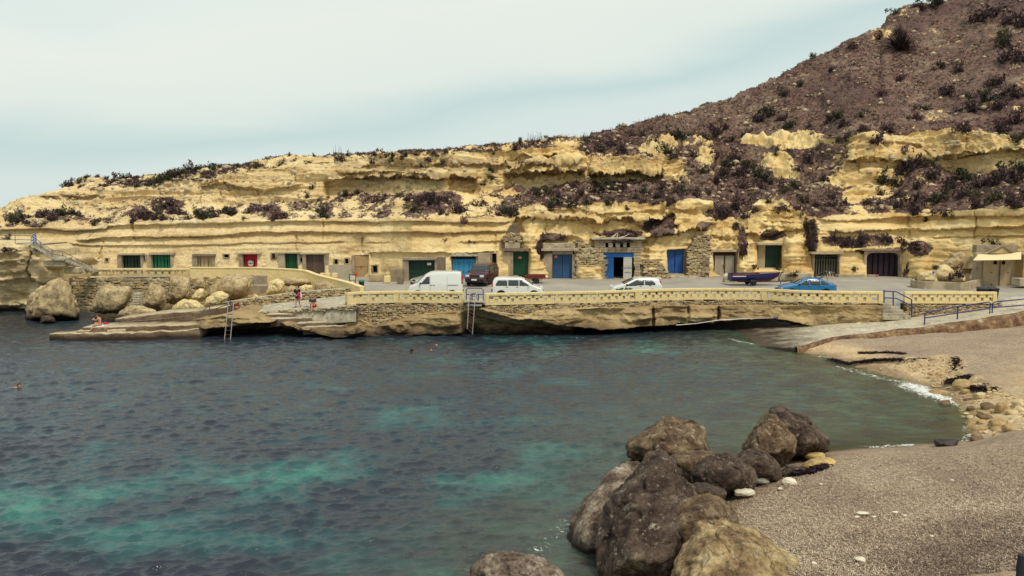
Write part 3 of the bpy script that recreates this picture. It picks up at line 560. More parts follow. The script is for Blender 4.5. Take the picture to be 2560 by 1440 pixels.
# ---- generic rocky strip standing in the sea: columns in px, top and bottom lines, face depth, undercuts
def strip(name, x0, x1, top, bot, D, cols, rows, und, mat_, seed, amp=.35, topback=3.0, blobs=(), ledges=()):
    X = np.linspace(x0, x1, cols); yt = interp(X, top); yb = interp(X, bot)
    T = np.linspace(0, 1, rows)[:, None]; gy = yt[None]*(1-T)+yb[None]*T; gx = np.repeat(X[None], rows, 0); gD = interp(gx, D)
    for (line, out_, bk, hu, hd) in und:
        L = interp(gx, line); L = L+2*fbm(gx*.05, 0*gx, seed, 3, seed)
        mk = sstep(gx, line[0][0]-10, line[0][0]+14)*(1-sstep(gx, line[-1][0]-14, line[-1][0]+10)); up = L-gy
        gD = gD+mk*np.where(up > 0, -out_*np.exp(-np.maximum(up, 0)/hu), bk*(1-np.exp(-np.maximum(-up, 0)/hd)))
    for (cx_, cy_, rx_, ry_, d_) in blobs:
        q = np.hypot((gx-cx_)/rx_, (gy-cy_)/ry_); gD = gD+d_*(1-sstep(q, .5, 1.15))
    u1 = (gx-1280)/F; v1 = (720-gy)/F; t1 = gD/(cp+v1*sp); X3, Y3_, Z3 = u1*t1, gD, CH+(-sp+v1*cp)*t1
    n_ = fbm(X3*.5, Y3_*.3, Z3*.8, 5, seed, .55)*amp+fbm(X3*.15, Y3_*.2, Z3*2.4, 3, seed+9)*amp*.4+ridged(X3*.9, Y3_*.5, Z3*1.3, 3, seed+5)*amp*.22
    fade = sstep(T, 0, .08); Y3_ = Y3_-n_*(.35+.65*fade); Z3 = Z3+fade*vnoise(X3*.8, Y3_*.8, 0, seed)*.07*(1-T)
    Pn = np.stack([X3, Y3_, Z3], -1)
    tp = Pn[0:1].copy(); tp[..., 1] += topback; mid_ = Pn[0:1].copy(); mid_[..., 1] += .35; mid_[..., 2] += .02
    bt = Pn[-1:].copy(); bt[..., 2] -= 1.2
    A = np.concatenate([tp, mid_, Pn, bt], 0); me = mesh_np(name, A.reshape(-1, 3), grid_faces(A.shape[0], cols))
    return tag(link(name, me, mat_), kind='structure')
strip('rock_shelf', 862, 2330, [(862,812),(900,800),(935,815),(975,806),(1000,800),(1030,792),(1080,784),(1150,778),(1180,771),(1205,772),(1240,780),(1280,786),(1320,790),(1345,777),(1450,772),(1500,769),(1580,770),(1640,764),(1750,765),(1900,764),(2050,765),(2200,764),(2240,775),(2280,795),(2330,800)],
   [(862,853),(1500,853),(1900,848),(2000,838),(2100,826),(2300,806),(2330,806)], [(862,56.6),(890,57.1),(1000,57.5),(1150,57.2),(1215,56.1),(1340,56.8),(1500,57.6),(1640,58.9),(1760,59.6),(1900,59.3),(2000,58),(2200,57.3),(2330,57)], 620, 60,
   [([(1160,778),(1210,775),(1280,797),(1350,802),(1380,812),(1500,824)], .3, 2.0, 8, 16), ([(1440,818),(1500,826),(1560,820),(1640,816),(1700,811),(1780,806),(1860,797),(1930,797),(1990,806),(2050,822)], .5, 7.5, 10, 10), ([(862,838),(990,836),(1160,834)], .1, .8, 4, 8)],
   M_sea, 71, .38, 4, blobs=[(1410, 795, 50, 22, -.6), (1632, 795, 5, 30, .7), (1720, 780, 4, 30, .5), (1797, 785, 5, 20, .7), (1590, 790, 50, 20, -.4), (1740, 795, 45, 14, -.6), (1100, 805, 60, 18, -.5), (1000, 818, 26, 14, -.4), (2010, 780, 60, 20, .3)])
strip('rock_shelf', 488, 925, [(488,800),(520,797),(545,792),(560,786),(640,793),(668,801),(735,812),(758,822),(850,824),(893,820),(915,822),(925,838)],
   [(488,858),(925,846)], [(488,56.3),(700,56.6),(880,56.3),(925,57)], 230, 44,
   [([(500,822),(570,820),(640,808),(690,803),(720,812),(745,824),(800,834),(860,842),(905,832),(915,828)], .5, 2.6, 9, 9)], M_sea, 83, .36, 6,
   blobs=[(600, 800, 40, 12, -.5), (765, 820, 16, 8, -.5), (880, 826, 16, 16, -.6)])
strip('sea_cliff', -260, 245, [(-260,612),(-40,605),(70,612),(95,625),(120,640),(150,655),(170,668),(205,680),(245,700)], [(-260,806),(0,800),(100,800),(245,792)],
   [(-260,69),(0,69),(100,70),(170,74),(245,76)], 210, 90, [([(-260,705),(0,700),(60,696),(75,700)], .3, .35, 10, 14), ([(-260,632),(0,634),(50,628)], .4, .3, 6, 8), ([(-260,660),(0,655),(70,650)], .3, .3, 8, 10), ([(-260,772),(0,766),(66,764)], .4, .9, 12, 16)],
   M_lcl, 95, .75, 6, blobs=[(75, 650, 3, 60, .6), (110, 690, 28, 30, -.7), (140, 660, 25, 14, -.8)])
# ---- quay surface
edge = [(868,56.8),(890,57.4),(990,58.1),(1155,57.6),(1215,56.5),(1340,57.2),(1500,58.0),(1640,59.4),(1750,60.1),(1850,60.0),(1900,59.8),(2000,58.4),(2200,57.6),(2490,57.5),(2500,57.6),(2512,60.2),(2700,60.6)]
fx = [PY(a, 750, b).x for a, b in edge]; fy = [b for a, b in edge]
qx = np.concatenate([np.linspace(-46, fx[0], 40)[:-1], np.linspace(fx[0], 50, 260)]); qt = np.linspace(0, 1, 60)
frontY = np.where(qx < fx[0], 62.0+np.minimum(10, np.maximum(0, (fx[0]-qx)*2.9)), np.interp(qx, fx, fy)-0.0)
QX = np.repeat(qx[None], 60, 0); QY = frontY[None]*(1-qt[:, None])+84*qt[:, None]
QZ = ROADZ+fbm(QX*.15, QY*.15, 0, 3, 77)*.025+.25*sstep(QX, 33, 44)*0
me = mesh_np('road', np.stack([QX, QY, QZ], -1).reshape(-1, 3), grid_faces(60, len(qx))); tag(link('road', me, M_road), kind='structure')
# ================================================================== WALLS, PARAPETS, STEPS, SLIPWAY
def zof(py, D, px_=1280): return PY(px_, py, D).z
def path(pts, step=.25):
    """polyline of (px, D) walked in metres -> list of (x, y)"""
    P = [PY(a, 740, d) for a, d in pts]; out = []
    for a, b in zip(P[:-1], P[1:]):
        n = max(1, int((b-a).xy.length/step)); out += [a.lerp(b, i/n).xy for i in range(n)]
    return out+[P[-1].xy]
def wallrun(mb, P, z0, z1, th, off=0):
    """vertical slab along the (x,y) list P; z0,z1 floats or lists; th thickness away from the camera"""
    n = len(P); z0 = z0 if hasattr(z0, '__len__') else [z0]*n; z1 = z1 if hasattr(z1, '__len__') else [z1]*n; vs = []
    for i, p_ in enumerate(P):
        a = P[max(i-1, 0)]; b = P[min(i+1, n-1)]; t = (b-a).normalized(); nn = Vector((-t.y, t.x));
        if nn.y < 0: nn = -nn
        q = p_+nn*off; r = q+nn*th
        vs += [(q.x, q.y, z0[i]), (q.x, q.y, z1[i]), (r.x, r.y, z1[i]), (r.x, r.y, z0[i])]
    fs = []
    for i in range(n-1):
        a, b = i*4, i*4+4
        for k in range(4): fs.append((a+k, a+(k+1) % 4, b+(k+1) % 4, b+k))
    fs += [(0, 1, 2, 3), (n*4-1, n*4-2, n*4-3, n*4-4)]
    mb.add(vs, fs)
rs = random.Random(11)
def stone_mesh(i, mat_):
    bm = bmesh.new(); bmesh.ops.create_cube(bm, size=1); r_ = random.Random(i)
    for v in bm.verts: v.co += Vector([r_.uniform(-.16, .16) for _ in range(3)])
    bmesh.ops.bevel(bm, geom=list(bm.edges), offset=.16, segments=1, affect='EDGES', clamp_overlap=True)
    me = bpy.data.meshes.new('stone'); bm.to_mesh(me); bm.free(); me.materials.append(mat_); return me
STONES = [stone_mesh(i, M_stone[i % 4]) for i in range(12)]
def rubble(parent, pts, top, bot, sw=.26, sh=.15, depth=.22, off=0., clip=None, limit=290, dark=0):
    """dry-laid stones on a wall face: pts (px,D) path; top/bot px lines"""
    P = path(pts, .05); L = [0]
    for a, b in zip(P[:-1], P[1:]): L.append(L[-1]+(b-a).length)
    xs = [p_.x for p_ in P]; ys = [p_.y for p_ in P]; zs_t = [PY(1280, t, d).z for (t, d) in [(interp(a, top), d) for a, d in pts]]
    zlo = min(PY(1280, interp(a, bot), d).z for a, d in pts)-.3; zhi = max(PY(1280, interp(a, top), d).z for a, d in pts)+.1
    cand = []; z = zlo
    while z < zhi:
        h = sh*rs.uniform(.6, 1.35); s_ = rs.uniform(0, sw)
        while s_ < L[-1]:
            w = sw*rs.uniform(.45, 1.6); c_ = s_+w/2; x = np.interp(c_, L, xs); y = np.interp(c_, L, ys)
            z_ = z+h/2+rs.uniform(-.28, .28)*sh; yc = y*cp+(CH-z_)*sp; ppx_ = 1280+F*x/yc; ppy = 720-F*((z_-CH)*cp+y*sp)/yc
            if interp(ppx_, top)+1 < ppy < interp(ppx_, bot)-1 and (clip is None or clip(ppx_, ppy)):
                x2 = np.interp(c_+.05, L, xs); y2 = np.interp(c_+.05, L, ys); cand.append((x, y-off, z_, w*1.04, h*rs.uniform(.8, 1.25), math.atan2(y2-y, x2-x)))
            s_ += w+.012
        z += h+.008
    cand.sort(key=lambda q: -q[3]*q[4]); rest = MB()
    org = Vector(parent.location)
    for k, (x, y, z_, w, h, a) in enumerate(cand):
        me = STONES[rs.randrange(12)]; sc_ = (w, depth*rs.uniform(.8, 1.3), h); ro = (rs.uniform(-.15, .15), rs.uniform(-.30, .30), a+rs.uniform(-.2, .2))
        if k < limit:
            o = link('stone', me, None, parent, Vector((x, y, z_))-org); o.scale = sc_; o.rotation_euler = ro
        else:
            Mx = Matrix.Translation((x, y, z_))@Euler(ro).to_matrix().to_4x4()@Matrix.Diagonal((*sc_, 1)); rest.add([Mx@v.co for v in me.vertices], [tuple(p_.vertices) for p_ in me.polygons])
    if rest.v: rest.build('small_stones', M_stone[0], parent)['kind'] = 'stuff'
def backing(parent, pts, top, bot, th, mat_, name='wall_core', off=.08):
    full = []; xs = np.linspace(pts[0][0], pts[-1][0], 60)
    P = []; z0_, z1_ = [], []
    for a in xs:
        d = float(interp(a, pts)); v = PY(a, interp(a, top), d); P.append(PY(a, 740, d).xy); z1_.append(v.z); z0_.append(PY(a, interp(a, bot), d).z-.5)
    mb = MB(); wallrun(mb, P, z0_, z1_, th, off); return mb.build(name, mat_, parent)
def openwork(label, px0, px1, piers, grp, zb=ROADZ, ht=.82, pts=None, pitch=.60, bw=.42, rows=True, mats=(M_yellow, M_yellowcap), rr=rs):
    seg = [(a, d) for a, d in (pts or edge) if px0 < a < px1]; D_ = lambda a: float(interp(a, pts or edge)); seg = [(px0, D_(px0))]+seg+[(px1, D_(px1))]
    P = path(seg, .1); L = [0]
    for a, b in zip(P[:-1], P[1:]): L.append(L[-1]+(b-a).length)
    xs = [p_.x for p_ in P]; ys = [p_.y for p_ in P]; W_ = L[-1]
    at = lambda s_: Vector((np.interp(s_, L, xs), np.interp(s_, L, ys)))
    root = thing('parapet_wall', label, 'wall', (xs[0], ys[0], zb), 0, grp)
    sub = lambda a, b: [at(a+(b-a)*i/max(2, int((b-a)/.5))) for i in range(max(2, int((b-a)/.5))+1)]
    mb = MB(); wallrun(mb, sub(0, W_), zb-.03, zb+.15, .24); mb.build('plinth', mats[0], root)
    s_ = 0
    while s_ < W_-.01:
        e = min(s_+2.6*rr.uniform(.9, 1.1), W_); e = W_ if W_-e < .8 else e
        mb = MB(); h = rr.uniform(-.006, .006); wallrun(mb, sub(s_, e-.012), zb+ht-.17+h, zb+ht+h, .34, -.05); mb.build('coping_stone', mats[1], root, bevel=.012); s_ = e
    # one shared block
    bm = bmesh.new(); bmesh.ops.create_cube(bm, size=1)
    for v in bm.verts: v.co.x *= bw; v.co.y *= .20; v.co.z *= .24
    bmesh.ops.bevel(bm, geom=list(bm.edges), offset=.012, segments=1, affect='EDGES'); bme = bpy.data.meshes.new('block'); bm.to_mesh(bme); bm.free(); bme.materials.append(mats[0])
    bm = bmesh.new(); bmesh.ops.create_cube(bm, size=1)
    for v in bm.verts: v.co.x *= pitch-bw+.02; v.co.y *= .10; v.co.z *= .20
    ime = bpy.data.meshes.new('infill_stone'); bm.to_mesh(ime); bm.free(); ime.materials.append(M_pale)
    pr = []
    for q in piers:
        qp = PY(q, 740, D_(q)).xy; i = min(range(len(P)), key=lambda k: (P[k]-qp).length); pr.append(L[i])
    for r_, z_ in ((0, zb+.275), (1, zb+.525)):
        c_ = bw/2+(.0 if r_ else pitch/2)
        while c_ < W_-bw/2:
            if all(abs(c_-q) > .32 for q in pr):
                p_ = at(c_); q = at(c_+.1); a = math.atan2((q-p_).y, (q-p_).x); nn = Vector((-math.sin(a), math.cos(a)))
                o = link('block', bme, None, root, Vector((p_.x+nn.x*.12, p_.y+nn.y*.12, z_))-root.location); o.rotation_euler = (0, rr.uniform(-.012, .012), a)
                g0 = at(min(c_+pitch/2, W_)); 
                if rr.random() < .42 and c_+pitch < W_-bw/2 and all(abs(c_+pitch/2-q_) > .3 for q_ in pr):
                    o2 = link('infill_stone', ime, None, root, Vector((g0.x+nn.x*.15, g0.y+nn.y*.15, z_+rr.uniform(-.03, .03)))-root.location); o2.rotation_euler = (0, 0, a)
            c_ += pitch
    for q in pr:
        c0, c1 = max(q-.2, 0), min(q+.2, W_); mb = MB(); wallrun(mb, [at(c0), at((c0+c1)/2), at(c1)], zb-.03, zb+ht-.172, .30, -.03); mb.build('pier', mats[0], root)
    return root
G_par = 'yellow openwork parapets along the quay'
openwork('yellow openwork parapet between the lifebuoy stand and the ladder gap, white van behind it', 868, 1157, [871, 990, 1154], G_par)
openwork('longest yellow openwork parapet, from the ladder gap to the blue stair rail', 1213, 2208, [1216, 1593, 1910, 2205], G_par)
openwork('yellow openwork parapet right of the blue stair rail, two dark bin lids behind it', 2262, 2492, [2265, 2489], G_par)
TD = [(160,72),(560,72)]
openwork('weathered yellow parapet on the upper left terrace below the two green doors', 163, 478, [165, 240, 350, 476], 'weathered parapets of the left terrace', zb=3.02, ht=.68, pts=TD, pitch=.62, mats=(mat('worn_limewash', (.68, .52, .26), .9, col2=(.45, .34, .18), scale=2.5, bump=.01, bscale=15), M_yellow))
# solid limewashed wall sweeping down to the road
SW = [(476,72,668,690),(560,71.9,668.5,692),(640,71,668,696),(740,69.6,673,704),(765,69,676,706),(778,68.4,682,708),(800,67.2,689,712),(840,65.2,698,720),(870,63.6,706,727),(900,61.6,716,738)]
r_ = thing('limewashed_wall', 'solid plain yellow wall curving down from the red door terrace to the lifebuoy', 'wall', PY(476, 690, 72))
xs_ = np.linspace(476, 900, 50); P_ = []; a0, a1 = [], []
for a in xs_:
    d = float(np.interp(a, [q[0] for q in SW], [q[1] for q in SW])); P_.append(PY(a, 700, d).xy); a1.append(PY(a, np.interp(a, [q[0] for q in SW], [q[2] for q in SW]), d).z); a0.append(PY(a, np.interp(a, [q[0] for q in SW], [q[3] for q in SW]), d).z-.9)
mb = MB(); wallrun(mb, P_, a0, [z-.1 for z in a1], .3); mb.build('wall_face', M_yellow, r_); mb = MB(); wallrun(mb, P_, [z-.098 for z in a1], a1, .4, -.05); mb.build('coping', M_yellowcap, r_, bevel=.015)
# ---- rubble retaining walls
def rubwall(label, pts, top, bot, th=.5, cat='wall', grp=None, core=M_mortar, name='rubble_wall', **k):
    root = thing(name, label, cat, PY(pts[0][0], interp(pts[0][0], bot), pts[0][1]), 0, grp); backing(root, pts, top, bot, th, core); rubble(root, pts, top, bot, **k); return root
rubwall('dry stone wall under the upper left terrace, behind the big boulders', [(174,72),(565,72)], [(174,696),(565,692)], [(174,812),(300,812),(565,780)], sw=.42, sh=.21, limit=290)
def under(a, off=.06): return float(interp(a, edge))+off
def upts(a, b, n=10): return [(x_, under(x_)) for x_ in np.linspace(a, b, n)]
def qb(a): return 515+14000/float(interp(a, edge))
def qtop(a, b, n=12): return [(x_, qb(x_)+.5) for x_ in np.linspace(a, b, n)]
rubwall('dry stone retaining wall below the parapet between the concrete steps and the ladder', upts(882, 1172), qtop(882, 1172), [(882,812),(930,818),(975,810),(1010,795),(1080,786),(1150,780),(1172,775)], sw=.25, sh=.145)
rubwall('short dry stone wall patch below the parapet, right of the water ladder', upts(1210, 1334), qtop(1210, 1334), [(1210,774),(1240,784),(1290,792),(1334,796)], sw=.2, sh=.12)
rubwall('thin strip of rubble stones between the long parapet and the sea rock', upts(1336, 2206, 30), qtop(1336, 2206, 30), [(1336,780),(1450,776),(1500,773),(1580,773),(1640,768),(1750,770),(1900,770),(2050,770),(2206,772)], sw=.24, sh=.13)
rubwall('brown rubble wall between the right parapet and the slipway', [(2262,57.56),(2500,57.56)], [(2262,759),(2500,759)], [(2262,800),(2500,778)], sw=.22, sh=.12)
# ---- ramp down to the bathing steps
ramp_b = [(560,772,1.22),(595,768,1.35),(730,753,1.8),(862,738,2.24),(905,735,2.34)]; ramp_f = [(540,780,1.12),(640,781,1.5),(695,775,1.7),(775,770,1.95),(840,766,2.14),(890,762,2.31)]
B_ = [PZ(*q) for q in ramp_b]; F_ = [PZ(*q) for q in ramp_f]
def resamp(L_, n):
    s_ = [0]
    for a, b in zip(L_[:-1], L_[1:]): s_.append(s_[-1]+(b-a).length)
    return [Vector([np.interp(t*s_[-1], s_, [p_[k] for p_ in L_]) for k in range(3)]) for t in np.linspace(0, 1, n)]
Br, Fr = resamp(B_, 24), resamp(F_, 24); V_ = []
for a, b in zip(Br, Fr):
    for k in range(6): V_.append(tuple(b.lerp(a, k/5)))
    V_.append((b.x, b.y, b.z-1.2))
V_ = np.array(V_).reshape(24, 7, 3)[:, [6, 0, 1, 2, 3, 4, 5]]; me = mesh_np('footpath', V_.reshape(-1, 3), grid_faces(24, 7), False); tag(link('footpath', me, M_pale), kind='structure')
fr_pts = [(540,57.9)]; 
ft = [(q[0], PZ(*q).y) for q in ramp_f]
rubwall('course of rough stones edging the footpath above the bathing steps', ft, [(q[0], q[1]+.5) for q in ramp_f], [(540,790),(640,789),(700,784),(775,779),(840,776),(890,775)], th=.4, sw=.26, sh=.12, depth=.3)
bt_ = [(q[0], PZ(*q).y-.05) for q in ramp_b]
rubwall('low rubble wall with a pale top behind the two people on the footpath', bt_, [(560,757),(584,753),(729,733),(862,722),(905,718)], [(560,774),(595,770),(730,755),(862,740),(905,737)], th=.45, sw=.27, sh=.14)
# pale cap of that wall
w_ = bpy.data.objects['rubble_wall.005'] if 'rubble_wall.005' in bpy.data.objects else None
tops = [(558,757.5),(584,753),(729,733),(862,722),(905,718)]
cpz = thing('wall_cap', 'pale cement capping running on top of the low rubble wall behind the footpath', 'capping', PY(558, 757, 62.6)); P_, z_ = [], []
for a in np.linspace(558, 905, 24):
    d = float(interp(a, bt_)); P_.append(PY(a, 745, d).xy); z_.append(PY(a, interp(a, tops), d).z)
mb = MB(); wallrun(mb, P_, [z-.02 for z in z_], [z+.05 for z in z_], .62, -.03); mb.build('capping', M_pale, cpz, bevel=.015)
# lower walkway wall (thick, pale top) reaching left over the water
g_ = thing('bathing_jetty', 'long low concrete bathing jetty reaching left into the sea, seated woman on its tip', 'jetty', PY(122, 852, 55.3))
def slab(name, fl, bl, zb_, mt, parent, bev=.03, jag=.0, face_mt=None):
    """fl: front top edge list of px,py,z ; bl: depth behind"""
    n = 30; Fv = resamp([PZ(*q) for q in fl], n); A = []
    for i, f in enumerate(Fv):
        j = jag*vnoise(np.array([f.x*1.7]), 3.1, 0, 5)[0]; j2 = jag*.5*vnoise(np.array([f.x*3.7]), 7.1, 0, 5)[0]
        A.append([(f.x, f.y+j*1.2+.04, zb_), (f.x, f.y+j, f.z-.16), (f.x, f.y+j, f.z-.04+j2), (f.x, f.y+j+.05, f.z+j2), (f.x+.0, f.y+bl, f.z+j2), (f.x, f.y+bl, zb_)])
    A = np.array(A); me = mesh_np(name, A.reshape(-1, 3), grid_faces(n, 6), False); me2 = bmesh.new(); me2.from_mesh(me)
    me2.verts.ensure_lookup_table()
    for e_ in (range(6), range((n-1)*6, n*6)): me2.faces.new([me2.verts[k] for k in e_])
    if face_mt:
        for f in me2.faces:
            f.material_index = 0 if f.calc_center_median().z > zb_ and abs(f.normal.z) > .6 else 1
    bmesh.ops.translate(me2, verts=me2.verts, vec=-Vector(parent.location)); bmesh.ops.recalc_face_normals(me2, faces=me2.faces); me2.normal_update(); me2.to_mesh(me); me2.free(); me.materials.append(mt); me.materials.append(face_mt or mt); return link(name, me, None, parent)
M_jetface = rock_mat('dark_concrete_side', [(.35, (.10, .065, .045)), (.5, (.20, .14, .09)), (.64, (.38, .29, .18))], wetz=.42, darkamt=.6, dark=(.07, .045, .035), bump=.06, sc=1.5)  # darker colour for the upright faces, the tops stay pale
M_jet = rock_mat('weathered_jetty_concrete', [(.35, (.30, .22, .13)), (.5, (.48, .39, .24)), (.62, (.62, .53, .36))], wetz=.30, darkamt=.5, dark=(.14, .10, .075), bump=.04)
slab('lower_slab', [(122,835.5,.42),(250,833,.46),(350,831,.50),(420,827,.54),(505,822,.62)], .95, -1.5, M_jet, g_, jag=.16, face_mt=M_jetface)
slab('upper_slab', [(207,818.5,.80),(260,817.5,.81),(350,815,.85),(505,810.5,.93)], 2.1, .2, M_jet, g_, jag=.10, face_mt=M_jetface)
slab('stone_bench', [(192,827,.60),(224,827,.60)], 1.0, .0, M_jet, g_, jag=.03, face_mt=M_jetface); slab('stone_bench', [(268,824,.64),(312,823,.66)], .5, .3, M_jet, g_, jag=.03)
wl = thing('sloping_walkway', 'thick pale topped walkway wall behind the jetty, sloping up to the rust streaked ladder', 'walkway', PY(290, 808, 58.4))
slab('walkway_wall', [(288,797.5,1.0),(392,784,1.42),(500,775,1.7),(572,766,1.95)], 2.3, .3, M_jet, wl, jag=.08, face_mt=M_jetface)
mb = MB(); mb.tube([PY(305, 806, 58.2), PY(400, 798, 58.15), PY(480, 790, 58.1)], .04, 6); mb.build('pipe', M_timber, wl)
# bathing steps
st = thing('concrete_steps', 'weathered concrete bathing steps right below the seated man', 'steps', PY(690, 815, 56.5))
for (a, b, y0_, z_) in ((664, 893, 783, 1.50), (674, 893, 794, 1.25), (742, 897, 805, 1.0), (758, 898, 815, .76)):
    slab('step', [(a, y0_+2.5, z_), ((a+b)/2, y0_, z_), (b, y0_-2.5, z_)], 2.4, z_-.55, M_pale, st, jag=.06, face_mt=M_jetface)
mb = MB(); mb.prism([PZ(840, 768, 2.0), PZ(893, 765, 2.0), PZ(893, 765, 2.0)+Vector((0, 1.2, 0)), PZ(840, 768, 2.0)+Vector((0, 1.2, 0))], (0, 0, -.3)); mb.build('step', M_pale, st, bevel=.03)
mb = MB(); mb.prism([PZ(840, 777, 1.72), PZ(880, 775, 1.72), PZ(880, 775, 1.72)+Vector((0, 1.2, 0)), PZ(840, 777, 1.72)+Vector((0, 1.2, 0))], (0, 0, -.3)); mb.build('step', M_pale, st, bevel=.03)
# ---- slipway
up_ = [(1800,842,-.25),(1880,838,.08),(2000,828,.42),(2100,815,.72),(2300,795,1.32),(2430,781,1.7),(2500,770,2.02),(2560,757,2.28),(2700,748,2.33),(3000,740,2.34)]
lo_ = [(1840,866,-.3),(1920,868,.05),(1990,868,.33),(2082,845,.66),(2300,819,1.32),(2400,806,1.62),(2470,796,1.8),(2560,780,2.05),(2700,768,2.3),(3000,762,2.33)]
U_, L_ = resamp([PZ(*q) for q in up_], 80), resamp([PZ(*q) for q in lo_], 80); A = []
for i, (u0, l0) in enumerate(zip(U_, L_)):
    row = [(l0.x, l0.y-.02, l0.z-1.3), (l0.x, l0.y, l0.z-.03)]
    for k in range(12):
        q = l0.lerp(u0, k/11); row.append((q.x, q.y, q.z+float(fbm(q.x*.8, q.y*.8, 0, 3, 6))*.012*(1+2*(i < 30))))
    row.append((u0.x, u0.y+3, u0.z+.02)); A.append(row)
A = np.array(A); me = mesh_np('slipway', A.reshape(-1, 3), grid_faces(80, A.shape[1]), False)
M_slip = rock_mat('slipway_concrete', [(.35, (.42, .35, .25)), (.55, (.54, .48, .36)), (.68, (.60, .54, .42))], wetz=.62, darkamt=.3, dark=(.34, .27, .19), bump=.02, strat=False)
M_slip.node_tree.nodes  # wetness darkens only its sea end
tag(link('slipway', me, M_slip), kind='structure')
kr = thing('slipway_kerb', 'rough brown kerb wall holding up the beach side of the slipway', 'kerb', PZ(1990, 868, .33)); n = 90; KF = resamp([PZ(*q) for q in lo_[2:]], n); A = []
for i, q in enumerate(KF):
    t_ = i/(n-1); w = (.28+.25*t_)*(1+.25*float(vnoise(q.x*1.3, q.y, 0, 9))); j = .10*float(fbm(q.x*2, q.y*2, 0, 3, 31)); hgt = .02+.09*t_+.05*float(vnoise(q.x*.9, 1, 0, 12))
    A.append([(q.x, q.y+.10, q.z-.4), (q.x, q.y+.08, q.z+hgt), (q.x, q.y-w*.5, q.z+hgt+j*.25), (q.x, q.y-w+j, q.z+hgt-.06), (q.x, q.y-w-.08+j*1.5, q.z-.25-.2*t_), (q.x, q.y-w-.18+j*1.2, q.z-1.4)])
A = np.array(A); me = mesh_np('kerb', (A-np.array(kr.location)).reshape(-1, 3), grid_faces(n, 6), False)
M_kerb = rock_mat('brown_kerb_render', [(.36, (.11, .06, .035)), (.5, (.21, .125, .07)), (.62, (.32, .215, .125)), (.74, (.55, .45, .30))], darkamt=.5, dark=(.12, .07, .045), bump=.05, strat=False, sc=1.4)
link('kerb', me, M_kerb, kr)
# ================================================================== BOATHOUSES CUT INTO THE CLIFF
def facade(label, px0, px1, y0, y1=None, D=None, name='boathouse_front', cat='boathouse'):
    D = D or wallD((px0+px1)/2, 660)-.05; yb = y1 or 515+F*(CH-ROADZ)/D; r_ = thing(name, label, cat, PY((px0+px1)/2, yb, D)); r_['_d'] = D; return r_
def pbox(mb, x0, x1, y0, y1, D, th, out=0):
    """box whose front rectangle is seen at pixels x0..x1,y0..y1 at depth D-out, th deep"""
    a = PY(x0, y1, D-out); b = PY(x1, y0, D-out); mb.lohi((a.x, D-out, a.z), (b.x, D-out+th, b.z)); return mb
def P1box(root, name, mt, x0, x1, y0, y1, D, th, out=0, bev=.01, label=None):
    o = pbox(MB(), x0, x1, y0, y1, D, th, out).build(name, mt, root, bevel=bev)
    if label: o['label'] = label
    return o
def planks(root, mt, x0, x1, y0, y1, D, n, out=0, name='door_plank', th=.05, gap=.8, lists=None):
    for i in range(n):
        a = x0+(x1-x0)*i/n; b = x0+(x1-x0)*(i+1)/n; jz = rs.uniform(-.15, .15); m_ = mt if not lists else lists[i % len(lists)]
        P1box(root, name, m_, a+.25*gap, b-.25*gap, y0+jz*0, y1, D, th, out+rs.uniform(0, .012), .006)
def leafdoor(root, mt, x0, x1, y0, y1, D, leaves=2, np_=3, label=None, rail=True):
    for i in range(leaves):
        a = x0+(x1-x0)*i/leaves; b = x0+(x1-x0)*(i+1)/leaves
        lf = P1box(root, 'door_leaf', mt, a+.4, b-.4, y0, y1, D, .05, 0, .006, label)
        for k in range(np_):
            c0 = a+.4+(b-a-.8)*k/np_; c1 = a+.4+(b-a-.8)*(k+1)/np_
            q = pbox(MB(), c0+.25, c1-.25, y0+1, y1-.6, D, .02, .021).build('door_plank', mt, None, bevel=.004); q.data.transform(Matrix.Translation(-Vector(root.location))); q.parent = lf
        if rail:
            for yy in (y0+(y1-y0)*.12, y0+(y1-y0)*.55, y0+(y1-y0)*.9):
                q = pbox(MB(), a+1.2, b-1.2, yy, yy+1.6, D, .02, .043).build('hinge_rail', mt, None, bevel=.004); q.data.transform(Matrix.Translation(-Vector(root.location))); q.parent = lf
    mb = MB(); c = PY((x0+x1)/2, y0+(y1-y0)*.55, D-.07); mb.box(c, (.05, .04, .16)); mb.build('bolt', M_rust, root)
def paint(nm, c, dirt=(.10, .07, .06), rough=.6): return mat(nm, c, rough, col2=tuple(x*.72 for x in c), scale=1.6, stretch=(2.5, 2.5, .7), bump=.004, bscale=30, dirt=dirt, lo=.3, hi=.7)
G1 = paint('dark_green_paint', (.012, .045, .028), (.008, .03, .02)); G2 = paint('bright_green_paint', (.012, .17, .085), (.02, .11, .06)); G3 = paint('bottle_green_paint', (.012, .085, .035), (.015, .05, .03))
B1 = paint('sky_blue_paint', (.045, .29, .56), (.06, .20, .36)); B2 = paint('steel_blue_paint', (.035, .10, .23), (.03, .07, .15)); B3 = paint('royal_blue_paint', (.02, .15, .47), (.03, .10, .28)); B4 = paint('deep_blue_paint', (.02, .10, .38), (.02, .06, .2))
RD = paint('red_paint', (.48, .012, .03), (.30, .02, .03)); TN = paint('tan_paint', (.47, .32, .15), (.34, .23, .11)); TN2 = paint('pale_tan_paint', (.52, .40, .25), (.40, .30, .19)); BR = paint('brown_timber_paint', (.15, .095, .07), (.07, .045, .04))
GW = paint('grey_white_paint', (.42, .37, .28), (.24, .17, .12)); RB = paint('flaking_beige_paint', (.60, .46, .24), (.50, .20, .10)); WH = paint('off_white_paint', (.58, .56, .50), (.40, .37, .31)); GB = paint('weathered_green_boards', (.075, .095, .06), (.09, .06, .045))
M_sign = mat('white_sign', (.75, .74, .68), .5); M_osign = mat('orange_sign', (.70, .22, .13), .5)
